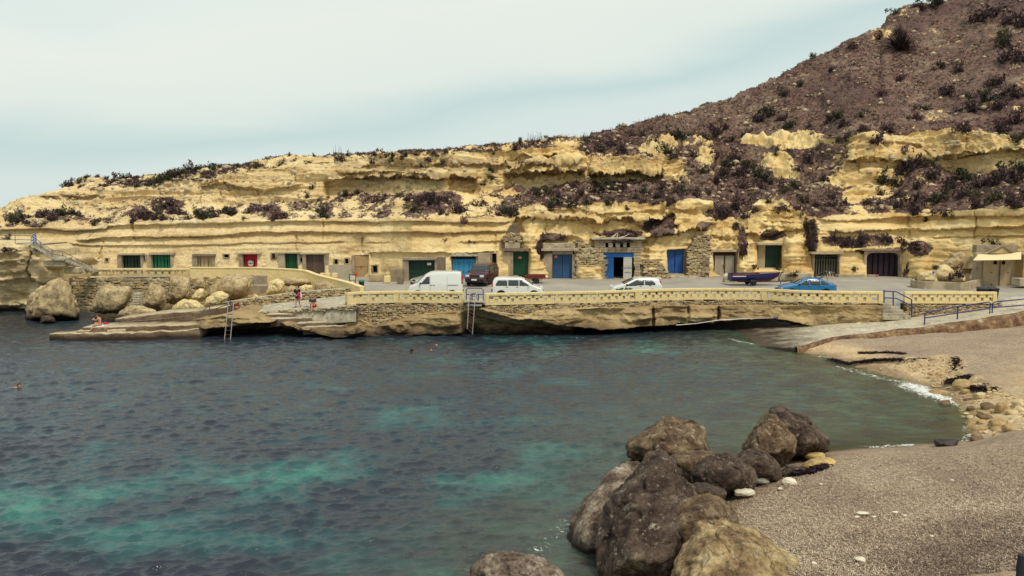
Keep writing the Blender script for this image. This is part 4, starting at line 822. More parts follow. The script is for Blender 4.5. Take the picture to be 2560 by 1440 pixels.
def lintel(root, x0, x1, y0, y1, D, mt=M_concrete, out=.22, th=.9): return P1box(root, 'lintel', mt, x0, x1, y0, y1, D, th, out, .02)
def jamb(root, x0, x1, y0, y1, D, mt=M_grey, out=.05, th=.7): return P1box(root, 'jamb', mt, x0, x1, y0, y1, D, th, out, .015)
def hole(root, x0, x1, y0, y1, D, fr=M_concrete, bars=0):
    """small framed window: four frame sides with the dark pane set back inside"""
    w = P1box(root, 'window_pane', M_dark, x0, x1, y0, y1, D, .05, -.3, 0)
    for (a, b, c_, d) in ((x0-1.6, x0, y0-1.6, y1+1.6), (x1, x1+1.6, y0-1.6, y1+1.6), (x0, x1, y0-1.6, y0), (x0, x1, y1, y1+1.6)): P1box(root, 'window_frame', fr, a, b, c_, d, D, .4, .06, .008)
    for i in range(bars):
        c0 = x0+(x1-x0)*(i+1)/(bars+1); P1box(root, 'window_bar', M_rust, c0-.3, c0+.3, y0, y1, D, .03, 0, 0)
def window(label, x0, x1, y0, y1, D=None, fr=M_concrete, bars=0):
    D = D or wallD((x0+x1)/2, (y0+y1)/2)-.08; r_ = thing('window', label, 'window', PY((x0+x1)/2, y1, D)); hole(r_, x0, x1, y0, y1, D, fr, bars); return r_
YB = 700
# a
D = wallD(327, 660)-.05; t = facade('leftmost boathouse door, very dark green, under a thin lintel', 295, 355, 636, 697); leafdoor(t, G1, 303, 353, 638, YB, D+.35, 2, 3); lintel(t, 294, 356, 633.5, 638, D); jamb(t, 295, 303, 638, YB, D); jamb(t, 353, 356, 638, YB, D)
window('narrow grey shuttered slot between the two leftmost green doors', 357, 363, 638, 654)
D = wallD(402, 660)-.05; t = facade('bright emerald green boathouse door, second from the left', 372, 432, 636, 697); leafdoor(t, G2, 377, 428, 637, YB, D+.35, 2, 3); lintel(t, 372, 433, 631, 637, D); jamb(t, 370, 377, 637, YB, D, M_concrete); jamb(t, 428, 432, 637, YB, D, M_concrete)
D = wallD(512, 660)-.05; t = facade('boathouse with flaking beige and rust stained door between green and red doors', 482, 536, 636, 697); leafdoor(t, RB, 492, 531, 641, YB, D+.35, 2, 2); lintel(t, 480, 536, 635.5, 641, D, M_timber); jamb(t, 482, 492, 641, YB, D); jamb(t, 531, 536, 641, YB, D)
window('small dark square vent in the rock left of the red door', 559, 572, 636, 644)
D = wallD(625, 660)-.05; t = facade('red boathouse door with a white disc and dark bar painted on it', 596, 650, 636, 697); leafdoor(t, RD, 606, 643, 635, YB, D+.4, 2, 3, rail=False); lintel(t, 589, 651, 631.5, 635.5, D); jamb(t, 599, 606, 635, YB, D, M_grey, .02)
c0 = PY(626.5, 658, D+.31); mb = MB(); mb.lathe([(.30, -.01), (.30, .01)], c0, 'y', 28); mb.build('white_disc', WH, t)
mb = MB(); mb.box(c0+Vector((0, -.02, 0)), (.62, .02, .035)); mb.box(c0+Vector((0, -.02, -.05)), (.12, .02, .06)); mb.build('dark_bar', M_black, t)
c = PY(612, 659, D+.31)
# e: green door with stone surround
D = wallD(720, 660)-.05; t = facade('green boathouse door in a grey stone surround, between red and brown doors', 668, 748, 633, 697); leafdoor(t, G3, 711, 745, 634, YB, D+.35, 2, 3); lintel(t, 690, 752, 630.5, 634, D); jamb(t, 697, 711, 634, YB, D, M_concrete); jamb(t, 745, 749, 630, YB, D, M_grey)
window('small dark barred window left of the bottle green door', 679, 688, 634, 648, bars=2, fr=M_grey)
window('small dark window squeezed between the green and the brown door', 750, 759, 645, 655, fr=M_grey)
D = wallD(787, 660)-.05; t = facade('weathered dark brown double door with streaks, left of the pale yellow blocks', 755, 822, 632, 695); leafdoor(t, BR, 764, 811, 636, YB-2, D+.35, 2, 4); lintel(t, 750, 815, 632, 636, D); jamb(t, 811, 821, 632, YB-2, D, M_grey); jamb(t, 757, 764, 636, YB-2, D, M_grey)
window('small square window with a grey frame right of the brown double door', 836, 844, 649, 660, fr=M_grey); window('small rough arched opening left of the tan plank door', 862, 871, 647, 659, fr=M_concrete)
# g: tan planks
D = wallD(900, 660)+.15; t = facade('pale tan planked double door recessed in the rock behind the lifebuoy stand', 880, 922, 638, 696); P1box(t, 'shade_backing', M_dark, 883, 922, 638, 698, D+.3, .05, 0, 0); planks(t, TN, 885, 921, 639, 697, D+.2, 10); P1box(t, 'hinge_rail', TN, 886, 920, 664, 666, D, .03, -.14, .004); jamb(t, 880, 885, 638, 698, D, M_concrete, .1); mb = MB(); mb.box(PY(903, 668, D+.1), (.05, .05, .3)); mb.build('bolt', M_rust, t)  # near-black sheet added behind the planks to paint their gaps shaded
window('arched niche window with a grey rim right of the tan plank door', 932, 943, 664, 681, fr=M_grey)
# h
D = wallD(1054, 660)-.05; t = facade('boathouse with dark green double door and white notice, behind the silver car', 1007, 1115, 645, 708); leafdoor(t, G1, 1021, 1087, 651, 707, D+.35, 2, 4); P1box(t, 'notice', M_sign, 1068, 1078, 657, 663, D, .02, -.28, 0, 'white notice'); lintel(t, 1007, 1091, 645, 650.5, D, M_grey, .25); jamb(t, 1007, 1021, 650.5, 707, D, M_grey, .12); jamb(t, 1087, 1092, 650.5, 707, D, M_grey, .1); P1box(t, 'side_panel', M_timber, 1092, 1113, 643, 682, D, .5, .06, .01)
# i
D = wallD(1160, 660)-.05; t = facade('sky blue boathouse double door with a row of dark vents above it', 1127, 1194, 640, 705); leafdoor(t, B1, 1131, 1188, 648, 704, D+.35, 4, 2)
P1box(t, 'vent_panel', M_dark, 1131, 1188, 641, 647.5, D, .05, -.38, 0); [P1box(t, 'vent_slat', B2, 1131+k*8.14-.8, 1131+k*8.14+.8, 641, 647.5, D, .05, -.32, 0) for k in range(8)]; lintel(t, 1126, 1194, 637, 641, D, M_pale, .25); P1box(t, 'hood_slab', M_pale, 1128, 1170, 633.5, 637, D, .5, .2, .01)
P1box(t, 'render_panel', mat('stained_render', (.45, .37, .24), .9, col2=(.28, .21, .14), scale=1.6, bump=.02, bscale=9), 1194, 1226, 632, 700, D+.1, .5, .12, .03)
window('tall narrow window with grey shutter in a plastered surround above the maroon car', 1230, 1241, 634, 658, fr=M_concrete)
# j
D = wallD(1295, 660)-.05; t = facade('tall dark green door with an orange notice, beside the black tyres', 1258, 1322, 622, 697); leafdoor(t, G3, 1283, 1321, 630, 690, D+.5, 1, 5); P1box(t, 'notice', M_osign, 1296, 1304, 641, 647, D, .02, -.42, 0, 'orange notice'); lintel(t, 1257, 1322, 621.5, 628, D, M_timber, .3); jamb(t, 1276, 1283, 628, 690, D, M_grey, .02); P1box(t, 'threshold', M_concrete, 1283, 1322, 690, 699, D, .9, .3, .02); jamb(t, 1258, 1276, 630, 700, D, M_stone[0], .0, .3)
rubwall('rubble infill of flat stones above the tall green door', [(1252,D),(1300,D)], [(1252,600),(1262,588),(1275,564),(1288,556),(1298,570),(1300,590)], [(1252,606),(1300,606)], th=.3, sw=.3, sh=.13, cat='wall', core=M_mortar)
P1box(t, 'gable_render', M_concrete, 1262, 1300, 606, 621, D, .5, .05, .03)
# k: concrete workshop
D = wallD(1405, 660)-.5; t = facade('concrete workshop front with steel blue door and orange notice, right of the trailer', 1355, 1440, 607, 703); leafdoor(t, B2, 1381, 1430, 636, 703, D+.55, 2, 4); P1box(t, 'notice', M_osign, 1386, 1393.5, 638.5, 645, D, .02, -.47, 0, 'orange notice')
P1box(t, 'front_wall', M_grey, 1356, 1381, 634, 704, D, .8, 0, .02); P1box(t, 'front_wall', M_concrete, 1357, 1438, 608, 622, D, .8, -.02, .02); P1box(t, 'canopy_slab', M_concrete, 1353, 1446, 622, 627.5, D, 1.2, .35, .02); P1box(t, 'front_wall', M_grey, 1381, 1432, 627.5, 636, D, .7, -.1, .01); P1box(t, 'front_wall', M_grey, 1430, 1438, 636, 704, D, .7, -.1, .01)
for a, y in ((1368, 616), (1385, 610), (1414, 610)): P1box(t, 'pale_block', M_pale, a, a+9, y, y+6, D, .2, .03, .01)
rubwall('rough rubble wall between the steel blue door and the open blue doorway', [(1434,D+.1),(1512,D+.25)], [(1434,605),(1450,600),(1470,612),(1490,615),(1512,640)], [(1434,704),(1512,704)], th=.9, sw=.36, sh=.2, limit=280)
rubwall('small slanting rubble patch left of the concrete workshop front', [(1340,D+.1),(1357,D+.1)], [(1340,690),(1350,655),(1357,640)], [(1340,704),(1357,704)], th=.6, sw=.3, sh=.18)
# l: stone workshop with open doorway
D = wallD(1545, 660)-.55; t = facade('stone workshop with bright blue frame, open dark doorway and white written leaf', 1482, 1612, 592, 704)
M_ash = mat('grey_ashlar', (.40, .31, .20), .9, col2=(.24, .18, .12), scale=2, bump=.02, bscale=10)
zr = [(597, 606), (619, 626), (626, 632)]
for (ya, yb, xa, xb) in ((600, 607, 1486, 1606), (618.5, 625, 1484, 1610), (625, 631.5, 1490, 1608)):
    x_ = xa
    while x_ < xb-2:
        w = min(rs.uniform(11, 17), xb-x_); P1box(t, 'ashlar_block', M_ash, x_+.3, x_+w-.3, ya+.3, yb-.2, D, .6, rs.uniform(0, .04), .015); x_ += w
for (xa, xb) in ((1486, 1500), (1500, 1514.5), (1521, 1532.5), (1539, 1550.5), (1558, 1567.5), (1574.5, 1590), (1590, 1606)): P1box(t, 'ashlar_block', M_ash if xb-xa > 12 else M_pale, xa+.3, xb-.3, 607.2, 618.2, D, .6, rs.uniform(0, .03), .015)
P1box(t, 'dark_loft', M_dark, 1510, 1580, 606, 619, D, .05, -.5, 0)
P1box(t, 'roof_slab', M_pale, 1479, 1614, 595, 599, D, 1.8, .42, .02); P1box(t, 'roof_beam', M_timber, 1484, 1612, 599, 601, D, 1.0, .3, .01)
y_ = 632
while y_ < 702:
    h = rs.uniform(6, 10); h = min(h, 704-y_)
    for (xa, xb) in ((1497, 1510), (1586, 1602)): P1box(t, 'quoin_block', M_stone[rs.choice((0, 1, 1))] if rs.random() < .6 else M_ash, xa+rs.uniform(-3, 2), xb+rs.uniform(-2, 3), y_+.3, y_+h-.3, D, .6, rs.uniform(-.02, .05), .02)
    y_ += h
P1box(t, 'door_frame', B3, 1511, 1583, 632.5, 643, D, .08, -.15, .01); P1box(t, 'door_frame', B3, 1509.5, 1511.5, 632.5, 704, D, .08, -.15, 0); P1box(t, 'door_frame', M_dark, 1580.5, 1583, 643, 704, D, .08, -.15, 0)
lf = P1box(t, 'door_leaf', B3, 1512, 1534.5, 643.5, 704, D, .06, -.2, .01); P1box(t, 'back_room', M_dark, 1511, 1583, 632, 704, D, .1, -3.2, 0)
wl_ = P1box(t, 'door_leaf', WH, 1558, 1580, 643, 704, D, .05, -.10, .008, 'white door leaf with dark handwriting')
mb = MB()
for (a, b, yy, zz) in ((1558.6, 1579.4, 643.6, 645.4), (1558.6, 1579.4, 662, 663.4)): pbox(mb, a, b, yy, zz, D, .02, -.085)
mb.build('leaf_rail', WH, t)
def writing(txt, pxc, pyc, D_, hpx, mt, root, name='lettering'):
    cu = bpy.data.curves.new(name, 'FONT'); cu.body = txt; cu.size = hpx/F*D_*1.38; cu.align_x = 'CENTER'; cu.align_y = 'CENTER'; cu.extrude = .003; tmp = bpy.data.objects.new(name, cu); COL.objects.link(tmp)
    dg = bpy.context.evaluated_depsgraph_get(); me = bpy.data.meshes.new_from_object(tmp.evaluated_get(dg)); bpy.data.objects.remove(tmp); me.transform(Euler((math.pi/2, 0, 0)).to_matrix().to_4x4()); me.materials.clear()
    return link(name, me, mt, root, PY(pxc, pyc, D_)-Vector(root.location))
M_ink = mat('dark_ink', (.04, .04, .06), .7)
writing('BOLOGNA', 1569, 670, D+.085, 4.6, M_ink, t); writing('APERTO', 1569, 681.5, D+.085, 3.2, M_ink, t)
dw = thing('driftwood', 'bleached driftwood branches lying on the stone workshop roof', 'driftwood', PY(1535, 595, D-.3))
for pts_ in (((1528, 594), (1541, 584), (1544, 583)), ((1531, 595), (1538, 588), (1546, 594)), ((1544, 584), (1543, 594)), ((1556, 593), (1566, 589), (1573, 584)), ((1548, 594), (1560, 591))):
    mb = MB(); mb.tube([PY(a, b, D-.25+.03*k) for k, (a, b) in enumerate(pts_)], [.05, .035, .02][:len(pts_)], 6); mb.build('branch', mat('bleached_wood', (.62, .54, .42), .9), dw)
rubwall('rounded rubble wall between the open blue doorway and the recessed blue door', [(1602,D+.15),(1672,D+.5)], [(1602,650),(1620,650),(1650,656),(1660,668),(1672,690)], [(1602,704),(1672,706)], th=.9, sw=.34, sh=.2, limit=280)
# m
D = wallD(1695, 660)-.05; t = facade('royal blue double door set deep under a rock arch, concrete step before it', 1665, 1725, 625, 704)
for sx in (0, 1):
    a, b = (1667, 1687) if sx == 0 else (1687, 1708); P1box(t, 'door_leaf', B4, a+.3, b-.3, 627, 686, D, .06, -.9, .01)
P1box(t, 'door_frame', B2, 1666, 1709, 624, 627, D, .08, -.88, 0); mb = MB(); mb.box(PY(1687, 658, D+.85), (.05, .05, .5)); mb.build('bolt', M_dark, t)
P1box(t, 'side_wall', M_concrete, 1709, 1725, 624, 690, D, .6, -.75, .02); P1box(t, 'door_step', M_pale, 1672, 1742, 690, 705, D, 1.5, .7, .03); P1box(t, 'threshold', M_concrete, 1664, 1726, 685, 692, D, 1.2, -.1, .02)
rubwall('tall pier of small rubble stones right of the royal blue door', [(1714,D-.15),(1772,D-.05)], [(1714,628),(1728,612),(1738,590),(1772,588)], [(1714,700),(1772,706)], th=.8, sw=.3, sh=.17, limit=290, clip=lambda a, b: a > 1712+max(0, (640-b))*.45 and a < 1774-max(0, b-660)*.15)
# n
D = wallD(1811, 660)-.05; t = facade('dirty grey white double gate in a rusty frame, left of the boat', 1779, 1842, 628, 697)
for a, b in ((1786, 1810), (1812, 1836)): P1box(t, 'door_leaf', GW, a, b, 639, 697, D, .05, -.35, .01)
for a, b, c_, d in ((1783, 1786, 631, 698), (1836, 1839, 631, 698), (1810, 1812, 638, 697), (1783, 1839, 630, 632), (1783, 1839, 637, 639)): P1box(t, 'door_frame', M_rust, a, b, c_, d, D, .07, -.31, 0)
for k in range(12): P1box(t, 'window_bar', M_rust, 1788+k*4.2, 1789+k*4.2, 632, 637, D, .03, -.33, 0)
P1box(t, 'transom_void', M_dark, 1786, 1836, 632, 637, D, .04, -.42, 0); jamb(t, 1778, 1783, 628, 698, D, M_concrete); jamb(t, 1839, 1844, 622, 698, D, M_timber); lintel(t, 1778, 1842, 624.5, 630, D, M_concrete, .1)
P1box(t, 'bolt', M_rust, 1808, 1814, 661, 671, D, .05, -.28, .01)
# o
D = wallD(1928, 640)-.05; t = facade('tall dark green door set high in the rock between the boat and blue car', 1893, 1955, 612, 673); leafdoor(t, G1, 1914, 1952, 613, 670, D+1.0, 1, 4); P1box(t, 'side_wall', M_concrete, 1894, 1914, 612, 671, D, .5, -.9, .02); P1box(t, 'sill', M_pale, 1880, 1958, 671, 675, D, 1.6, .15, .02); lintel(t, 1893, 1958, 608, 613, D, M_concrete, .05)
P1box(t, 'house_number', M_sign, 1962, 1966, 626, 631, D, .03, .35, 0)
# p
D = wallD(2065, 660)-.05; t = facade('weathered green grey plank double door with two slot windows, behind the open tailgate', 2028, 2110, 630, 702); 
P1box(t, 'shade_backing', M_dark, 2036, 2098, 637, 703, D+.5, .05, 0, 0); planks(t, GB, 2038, 2096, 639, 702, D+.4, 9, lists=[GB, GB, mat('brown_weathered_board', (.13, .085, .06), .9, var=.4, scale=2, stretch=(2, 2, .4))])  # dark sheet added behind the boards, its colour stands for shade in the gaps
for a in (2042, 2062, 2078):
    P1box(t, 'window_pane', M_dark, a, a+5.5, 642, 647, D, .03, -.36, 0); P1box(t, 'window_pane', M_dark, a+7, a+12.5, 642, 647, D, .03, -.36, 0)
P1box(t, 'door_rail', GB, 2038, 2096, 649, 651, D, .03, -.36, .004); lintel(t, 2028, 2110, 630, 635.5, D, M_concrete, .3); jamb(t, 2030, 2038, 635.5, 702, D, M_timber); jamb(t, 2096, 2102, 635.5, 702, D, M_concrete)
t = thing('concrete_ledge', 'low concrete ledge between the plank door and the dark garage', 'ledge', PY(2130, 700, D-.6)); P1box(t, 'block', M_concrete, 2096, 2164, 686.5, 703, D, 1.4, .6, .03)
t = thing('heart_plant', 'small heart shaped dark plant on the rock between plank door and garage', 'plant', PY(2131, 676, D-.6))
# q
D = wallD(2209, 660)-.05; t = facade('wide dark garage mouth with rounded top corners under a shrubby lintel', 2165, 2252, 630, 703)
mb = MB(); arc = [(2167, 704), (2167, 646)]+[(2167+13*(1-math.cos(a)), 646-14*math.sin(a)) for a in np.linspace(0, math.pi/2, 6)]+[(2238+13*math.sin(a), 632+14*(1-math.cos(a))) for a in np.linspace(0, math.pi/2, 6)]+[(2251, 704), (2257, 704), (2257, 626), (2161, 626), (2161, 704)]
mb.prism([PY(a, b, D) for a, b in arc], (0, .7, 0)); mb.build('arch_surround', M_concrete, t); lintel(t, 2155, 2266, 622, 627, D, M_stone[2], .3)
P1box(t, 'shade_backing', M_dark, 2164, 2254, 628, 704, D+.66, .05, 0, 0)  # dark sheet added so the gaps between the panels look unlit
for k in range(6): P1box(t, 'gate_panel', mat('dark_maroon_gate', (.022, .012, .022), .7), 2167+k*14, 2167+k*14+13.4, 632, 704, D+.55, .05, 0, .01)
b_ = thing('pink_crate', 'pink and cream boxes at the foot of the dark garage', 'box', PY(2180, 694, D-.3)); P1box(b_, 'cream_box', M_concrete, 2168, 2190, 687, 694, D, .4, .3, .02); P1box(b_, 'pink_box', mat('pink_plastic', (.55, .12, .16), .5), 2191, 2197, 687, 694, D, .35, .35, .01)
# r: building at the right edge
D = 70.4; t = facade('tan double door shed with cream awning and two arched windows, far right', 2440, 2560, 610, 716, D, 'shed', 'shed')
P1box(t, 'wall', M_concrete, 2436, 2564, 632, 717, D, .5, -.3, .02)
for a, b in ((2456, 2498), (2499, 2544)):
    lf = P1box(t, 'door_leaf', TN2, a, b, 648, 715.5, D, .08, -.15, .01)
for a, b in ((2488.5, 0), (2509, 0)):
    mb = MB(); mb.prism([PY(a-4.5, 661, D+.12), PY(a+4.5, 661, D+.12), PY(a+4.5, 655, D+.12), PY(a, 650.5, D+.12), PY(a-4.5, 655, D+.12)], (0, .025, 0)); mb.build('window_pane', M_dark, t)
for a, y in ((2478, 680), (2519, 680), (2478, 711), (2519, 711), (2540, 680), (2540, 711)): P1box(t, 'hinge', M_rust, a, a+3, y, y+2, D, .05, -.1, 0)
P1box(t, 'roof_slab', M_grey, 2441, 2545, 612, 634, D, .7, -.6, .02)
mb = MB(); mb.prism([PY(2470, 634, D-.1), PY(2530, 634, D-.1), PY(2508, 617, D-.1)], (0, .6, 0)); mb.build('gable', M_stone[0], t); mb = MB(); mb.tube([PY(2470, 633, D-.15), PY(2508, 616, D-.15), PY(2532, 633, D-.15)], .07, 6); mb.build('gable_edge', M_timber, t)
aw = thing('awning', 'cream cloth awning slung above the tan shed door, far right', 'awning', PY(2495, 640, D)); X_ = np.linspace(0, 1, 24); A = []
for v in np.linspace(0, 1, 8):
    bx0, bx1 = 2446-14*v, 2553+0*v
    A.append([tuple(PY(bx0+(bx1-bx0)*x, (635-6*x)+4*math.sin(math.pi*x)*(1-v*.9)+16*v+4*v*x, D-.1-2.0*v)) for x in X_])
A = np.array(A); me = mesh_np('awning', (A-np.array(aw.location)).reshape(-1, 3), grid_faces(8, 24)); o = link('cloth', me, mat('cream_canvas', (.80, .66, .38), .9, var=.08, scale=1), aw); sm_ = o.modifiers.new('s', 'SOLIDIFY'); sm_.thickness = .02
t = thing('stone_building', 'edge of a rough ochre building cut off by the right border', 'building', PY(2600, 716, 69)); P1box(t, 'wall', M_stone[3], 2555, 2700, 636, 717, 69.5, 3, 0, .03); P1box(t, 'block', M_pale, 2549, 2600, 697, 716, 68, 1.2, 0, .03); 
P_ = thing('bench_block', 'beige masonry wall left of the tan shed, blue box on it', 'wall', PY(2420, 700, 73)); P1box(P_, 'wall', mat('beige_render', (.56, .44, .24), .9, var=.25, scale=1.4, bump=.02), 2402, 2438, 640, 672, 73.5, .4, 0, .03); P1box(P_, 'wall', M_stone[0], 2410, 2446, 672, 705, 73.8, .4, 0, .03)
t = thing('blue_box', 'small blue and white box left of the tan shed door', 'box', PY(2444, 697, 71)); P1box(t, 'box', M_sign, 2428, 2436, 689, 697, 71.5, .3, 0, .01); P1box(t, 'box', mat('blue_plastic', (.04, .10, .40), .5), 2438, 2447, 689, 697, 71.5, .3, 0, .01)
window('small dark hole in the rock at the far left, beside the first boathouse', 263, 270, 646, 654)
# odd walls on the left terrace
t = thing('plastered_wall', 'low grey plastered wall in front of the arched openings, left of the tan door', 'wall', PY(850, 695, 77.5)); P1box(t, 'wall', mat('grey_plaster', (.46, .40, .29), .9, var=.25, scale=1.1), 822, 879, 662, 696, 77.8, .3, 0, .02)
for k, a in enumerate((800, 814, 830)):
    t = thing('yellow_block', ('pale yellow block nearest the brown double door', 'middle one of three pale yellow blocks by the brown door', 'pale yellow block nearest the plastered wall')[k], 'block', PY(a+5, 692, 70), 0, 'three yellow blocks at the bend of the wall'); P1box(t, 'block', M_yellowcap, a, a+10+2*(k == 2), 683-0*k, 694, 70, .4, 0, .02)
t = thing('stone_planter', 'pale yellow stone block against the rock, left of the dark crate', 'block', PY(967, 706, 72.5)); P1box(t, 'block', M_yellowcap, 960, 975, 690, 707, 72.6, .5, 0, .03); 
t = thing('rock_bench', 'rough low masonry bench along the rock right of the tan plank door', 'bench', PY(940, 700, 73.6)); 
P1box(t, 'masonry', M_stone[0], 922, 962, 686, 704, 74.2, 1, 0, .06); P1box(t, 'masonry', M_stone[2], 975, 1006, 672, 704, 74.4, 1, 0, .06)
t = thing('crate', 'dark open crate beside the stone pier of the dark green boathouse', 'crate', PY(1001, 708, 72)); 
for q in ((0, 0, .03, .55, .45, .03), (0, -.22, .25, .55, .03, .45), (0, .22, .25, .55, .03, .45), (-.27, 0, .25, .03, .42, .45), (.27, 0, .25, .03, .42, .45)):
    mb = MB(); mb.box(Vector(t.location)+Vector(q[:3]), q[3:]); mb.build('crate_board', M_timber, t)
# concrete planter wall holding the rock heap on the right
pl = thing('planter_wall', 'low grey concrete wall curving round the rock heap near the shed', 'wall', PY(2300, 715, 70)); pw = [(2283,70.0),(2290,68.2),(2310,67.6),(2360,67.2),(2400,66.4),(2415,66.6),(2435,68.5),(2456,70.2)]
P_ = path(pw, .4); mb = MB(); wallrun(mb, P_, ROADZ-.05, ROADZ+.62, .28); mb.build('wall', M_concrete, pl, bevel=.02)
t = thing('boulder_kerb', 'long low concrete kerb behind the boat trailer', 'kerb', PY(2000, 700, 72)); P1box(t, 'kerb', M_concrete, 1940, 2030, 684, 702, 74.5, 1.0, 0, .04); P1box(t, 'kerb', M_concrete, 1812, 1945, 695, 706, 73.5, .8, 0, .04)
# ================================================================== BOULDERS
_ico = {}
def ico(n):
    if n not in _ico:
        bm = bmesh.new(); bmesh.ops.create_icosphere(bm, subdivisions=n, radius=1); bm.verts.ensure_lookup_table()
        _ico[n] = (np.array([v.co[:] for v in bm.verts]), np.array([[v.index for v in f.verts] for f in bm.faces])); bm.free()
    V, Fc = _ico[n]; return V/np.linalg.norm(V, axis=1, keepdims=True), Fc
def hull_planes(P):
    bm = bmesh.new()
    for p_ in P: bm.verts.new(p_)
    g = bmesh.ops.convex_hull(bm, input=bm.verts); bm.normal_update(); out = []
    c_ = sum((Vector(p_) for p_ in P), Vector())/len(P)
    for f in bm.faces:
        if f.calc_area() < 1e-5: continue
        nrm = f.normal.copy(); d = nrm.dot(f.verts[0].co-c_)
        if d < 0: nrm = -nrm; d = -d
        out.append((nrm[:], max(d, .02)))
    bm.free(); return np.array([o[0] for o in out]), np.array([o[1] for o in out]), c_
def star(Np, d, n, seed, amp, p_=14, rough=1.0, fr=1.0, chips=14, detail=1.0):
    V, Fc = ico(n); rc = np.random.RandomState(seed); q = np.maximum(V@Np.T, 0)/d[None]; r0 = 1/q.max(1); P_0 = V*r0[:, None]; Nc = rc.normal(size=(chips, 3)); Nc /= np.linalg.norm(Nc, axis=1, keepdims=True); dc = (P_0@Nc.T).max(0)*rc.uniform(.84, .97, chips); Np = np.vstack([Np, Nc]); d = np.concatenate([d, dc])
    q = np.maximum(V@Np.T, 0)/d[None]; r = 1/(np.power(q, p_).sum(1)**(1/p_)); R_ = float(np.median(r)); s_ = 1.6*fr/R_
    X = V*r[:, None]
    nz_ = fbm(X[:, 0]*s_, X[:, 1]*s_, X[:, 2]*s_, 5, seed, .55)*.6+ridged(X[:, 0]*s_*1.6, X[:, 1]*s_*1.6, X[:, 2]*s_*1.6, 4, seed+3)*.3*rough
    X = X*(1+nz_[:, None]*amp)
    det = (fbm(X[:, 0]*2.2, X[:, 1]*2.2, X[:, 2]*2.2, 5, seed+7, .62)*.055+fbm(X[:, 0]*7, X[:, 1]*7, X[:, 2]*7, 3, seed+8, .6)*.022+ridged(X[:, 0]*3.1, X[:, 1]*3.1, X[:, 2]*3.1, 3, seed+11)*.030-np.maximum(0, .12-np.abs(fbm(X[:, 0]*.9, X[:, 1]*.9, X[:, 2]*.9, 3, seed+19)))*.9)*detail*min(R_, 1.2)
    return X+V*det[:, None], Fc
def rockpoly(label, outline, D, th, mt, seed, n=5, amp=.10, name='boulder', lean=0, grp=None, p_=16, cat='boulder', ft=.55, ctr=None, dt=1.0, chips=26):
    """rock whose silhouette from the bay is the outline; its own real thickness th (m)"""
    cx_ = sum(o[0] for o in outline)/len(outline); cy_ = sum(o[1] for o in outline)/len(outline)
    if ctr: cx_, cy_ = ctr
    pts_ = []
    for (a, b) in outline:
        pts_.append(PY(a, b, D+lean*(cy_-b)/40)); pts_.append(PY(cx_+(a-cx_)*ft, cy_+(b-cy_)*ft, D-th+lean*(cy_-b)/40)); pts_.append(PY(cx_+(a-cx_)*.6, cy_+(b-cy_)*.6+4, D+th))
    Np, d, c_ = hull_planes(pts_); X, Fc = star(Np, d, n, seed, amp*.9, p_*2, detail=dt, chips=chips); me = mesh_np(name, X, Fc); return tag(link(name, me, mt, None, c_), label, cat, grp)
def blobrock(label, cx_, cy_, w, h, D, mt, seed, n=4, amp=.12, name='boulder', grp=None, dz=0, cat='boulder', z=None):
    """free boulder of pixel width w and height h; sits at depth D (or on height z)"""
    r_ = np.random.RandomState(seed); c_ = PY(cx_, cy_, D) if z is None else PZ(cx_, cy_, z); sc_ = c_.y/F; A = w/2*sc_; B = h/2*sc_
    K = 13; Np = r_.normal(size=(K, 3)); Np /= np.linalg.norm(Np, axis=1, keepdims=True); Np = np.vstack([Np, [(1, 0, 0), (-1, 0, 0), (0, 1, 0), (0, -1, 0), (0, 0, 1), (0, 0, -1)]])
    d = np.concatenate([r_.uniform(.8, 1.05, K), np.ones(6)]); X, Fc = star(Np, d, n, seed, amp, 11); X = X/np.abs(X).max(0)*np.array([A, (A+B)/2, B]); me = mesh_np(name, X, Fc); return tag(link(name, me, mt, None, c_), label, cat, grp)
# ---- left: between the terrace wall and the jetty
rockpoly('biggest grey boulder standing in the sea at the left, leaning on the terrace wall', [(60,806),(60,778),(72,738),(100,720),(150,693),(172,696),(180,742),(197,764),(205,782),(198,800),(150,804)], 66, 2.2, M_boulder, 101, 5, .10, ft=.7, dt=1.6)
rockpoly('small dark wet rock at the waterline in front of the biggest grey boulder', [(98,812),(104,792),(118,786),(134,792),(140,808)], 63.5, .7, M_darkrock, 102, 4, .1)
rockpoly('flat topped grey boulder overhanging dark water, second from the left', [(222,778),(232,752),(247,726),(262,713),(330,711),(329,742),(316,766),(296,782),(250,785)], 66, 1.8, M_boulder, 103, 5, .07, ft=.75)
rockpoly('rounded upright grey boulder with a dark split on each side', [(350,768),(358,740),(374,712),(396,707),(414,722),(418,744),(406,776),(374,776)], 65.5, 1.3, M_boulder, 104, 5, .07)
rockpoly('low flat mottled rock behind the jetty walkway wall', [(284,790),(305,770),(335,761),(372,768),(402,780),(396,796),(300,798)], 62.5, 1.0, M_boulder, 105, 5, .07)
rockpoly('tall square standing block under the worn parapet', [(415,756),(420,722),(427,688),(474,689),(479,716),(478,752),(440,766)], 68, 1.2, M_boulder, 106, 5, .07, p_=26)
rockpoly('long cream boulder with a smooth rounded top above the walkway wall', [(422,778),(434,758),(462,747),(490,750),(512,766),(510,782)], 63.6, 1.1, M_boulderpale, 107, 5, .07)
rockpoly('small cream block wedged behind the long cream boulder', [(476,748),(486,732),(500,717),(513,722),(512,744),(496,752)], 65.5, .8, M_boulderpale, 108, 5, .07)
rockpoly('cream boulder with a flat triangular face behind the handrail', [(508,764),(516,744),(535,730),(558,726),(572,740),(566,756),(540,772)], 64, 1.0, M_boulderpale, 109, 5, .07, p_=24)
rockpoly('broad sloping brown boulder under the solid yellow wall', [(505,748),(520,722),(545,700),(562,688),(600,684),(630,690),(632,716),(618,742),(575,752)], 67, 1.8, M_boulder, 110, 5, .07, ft=.7)
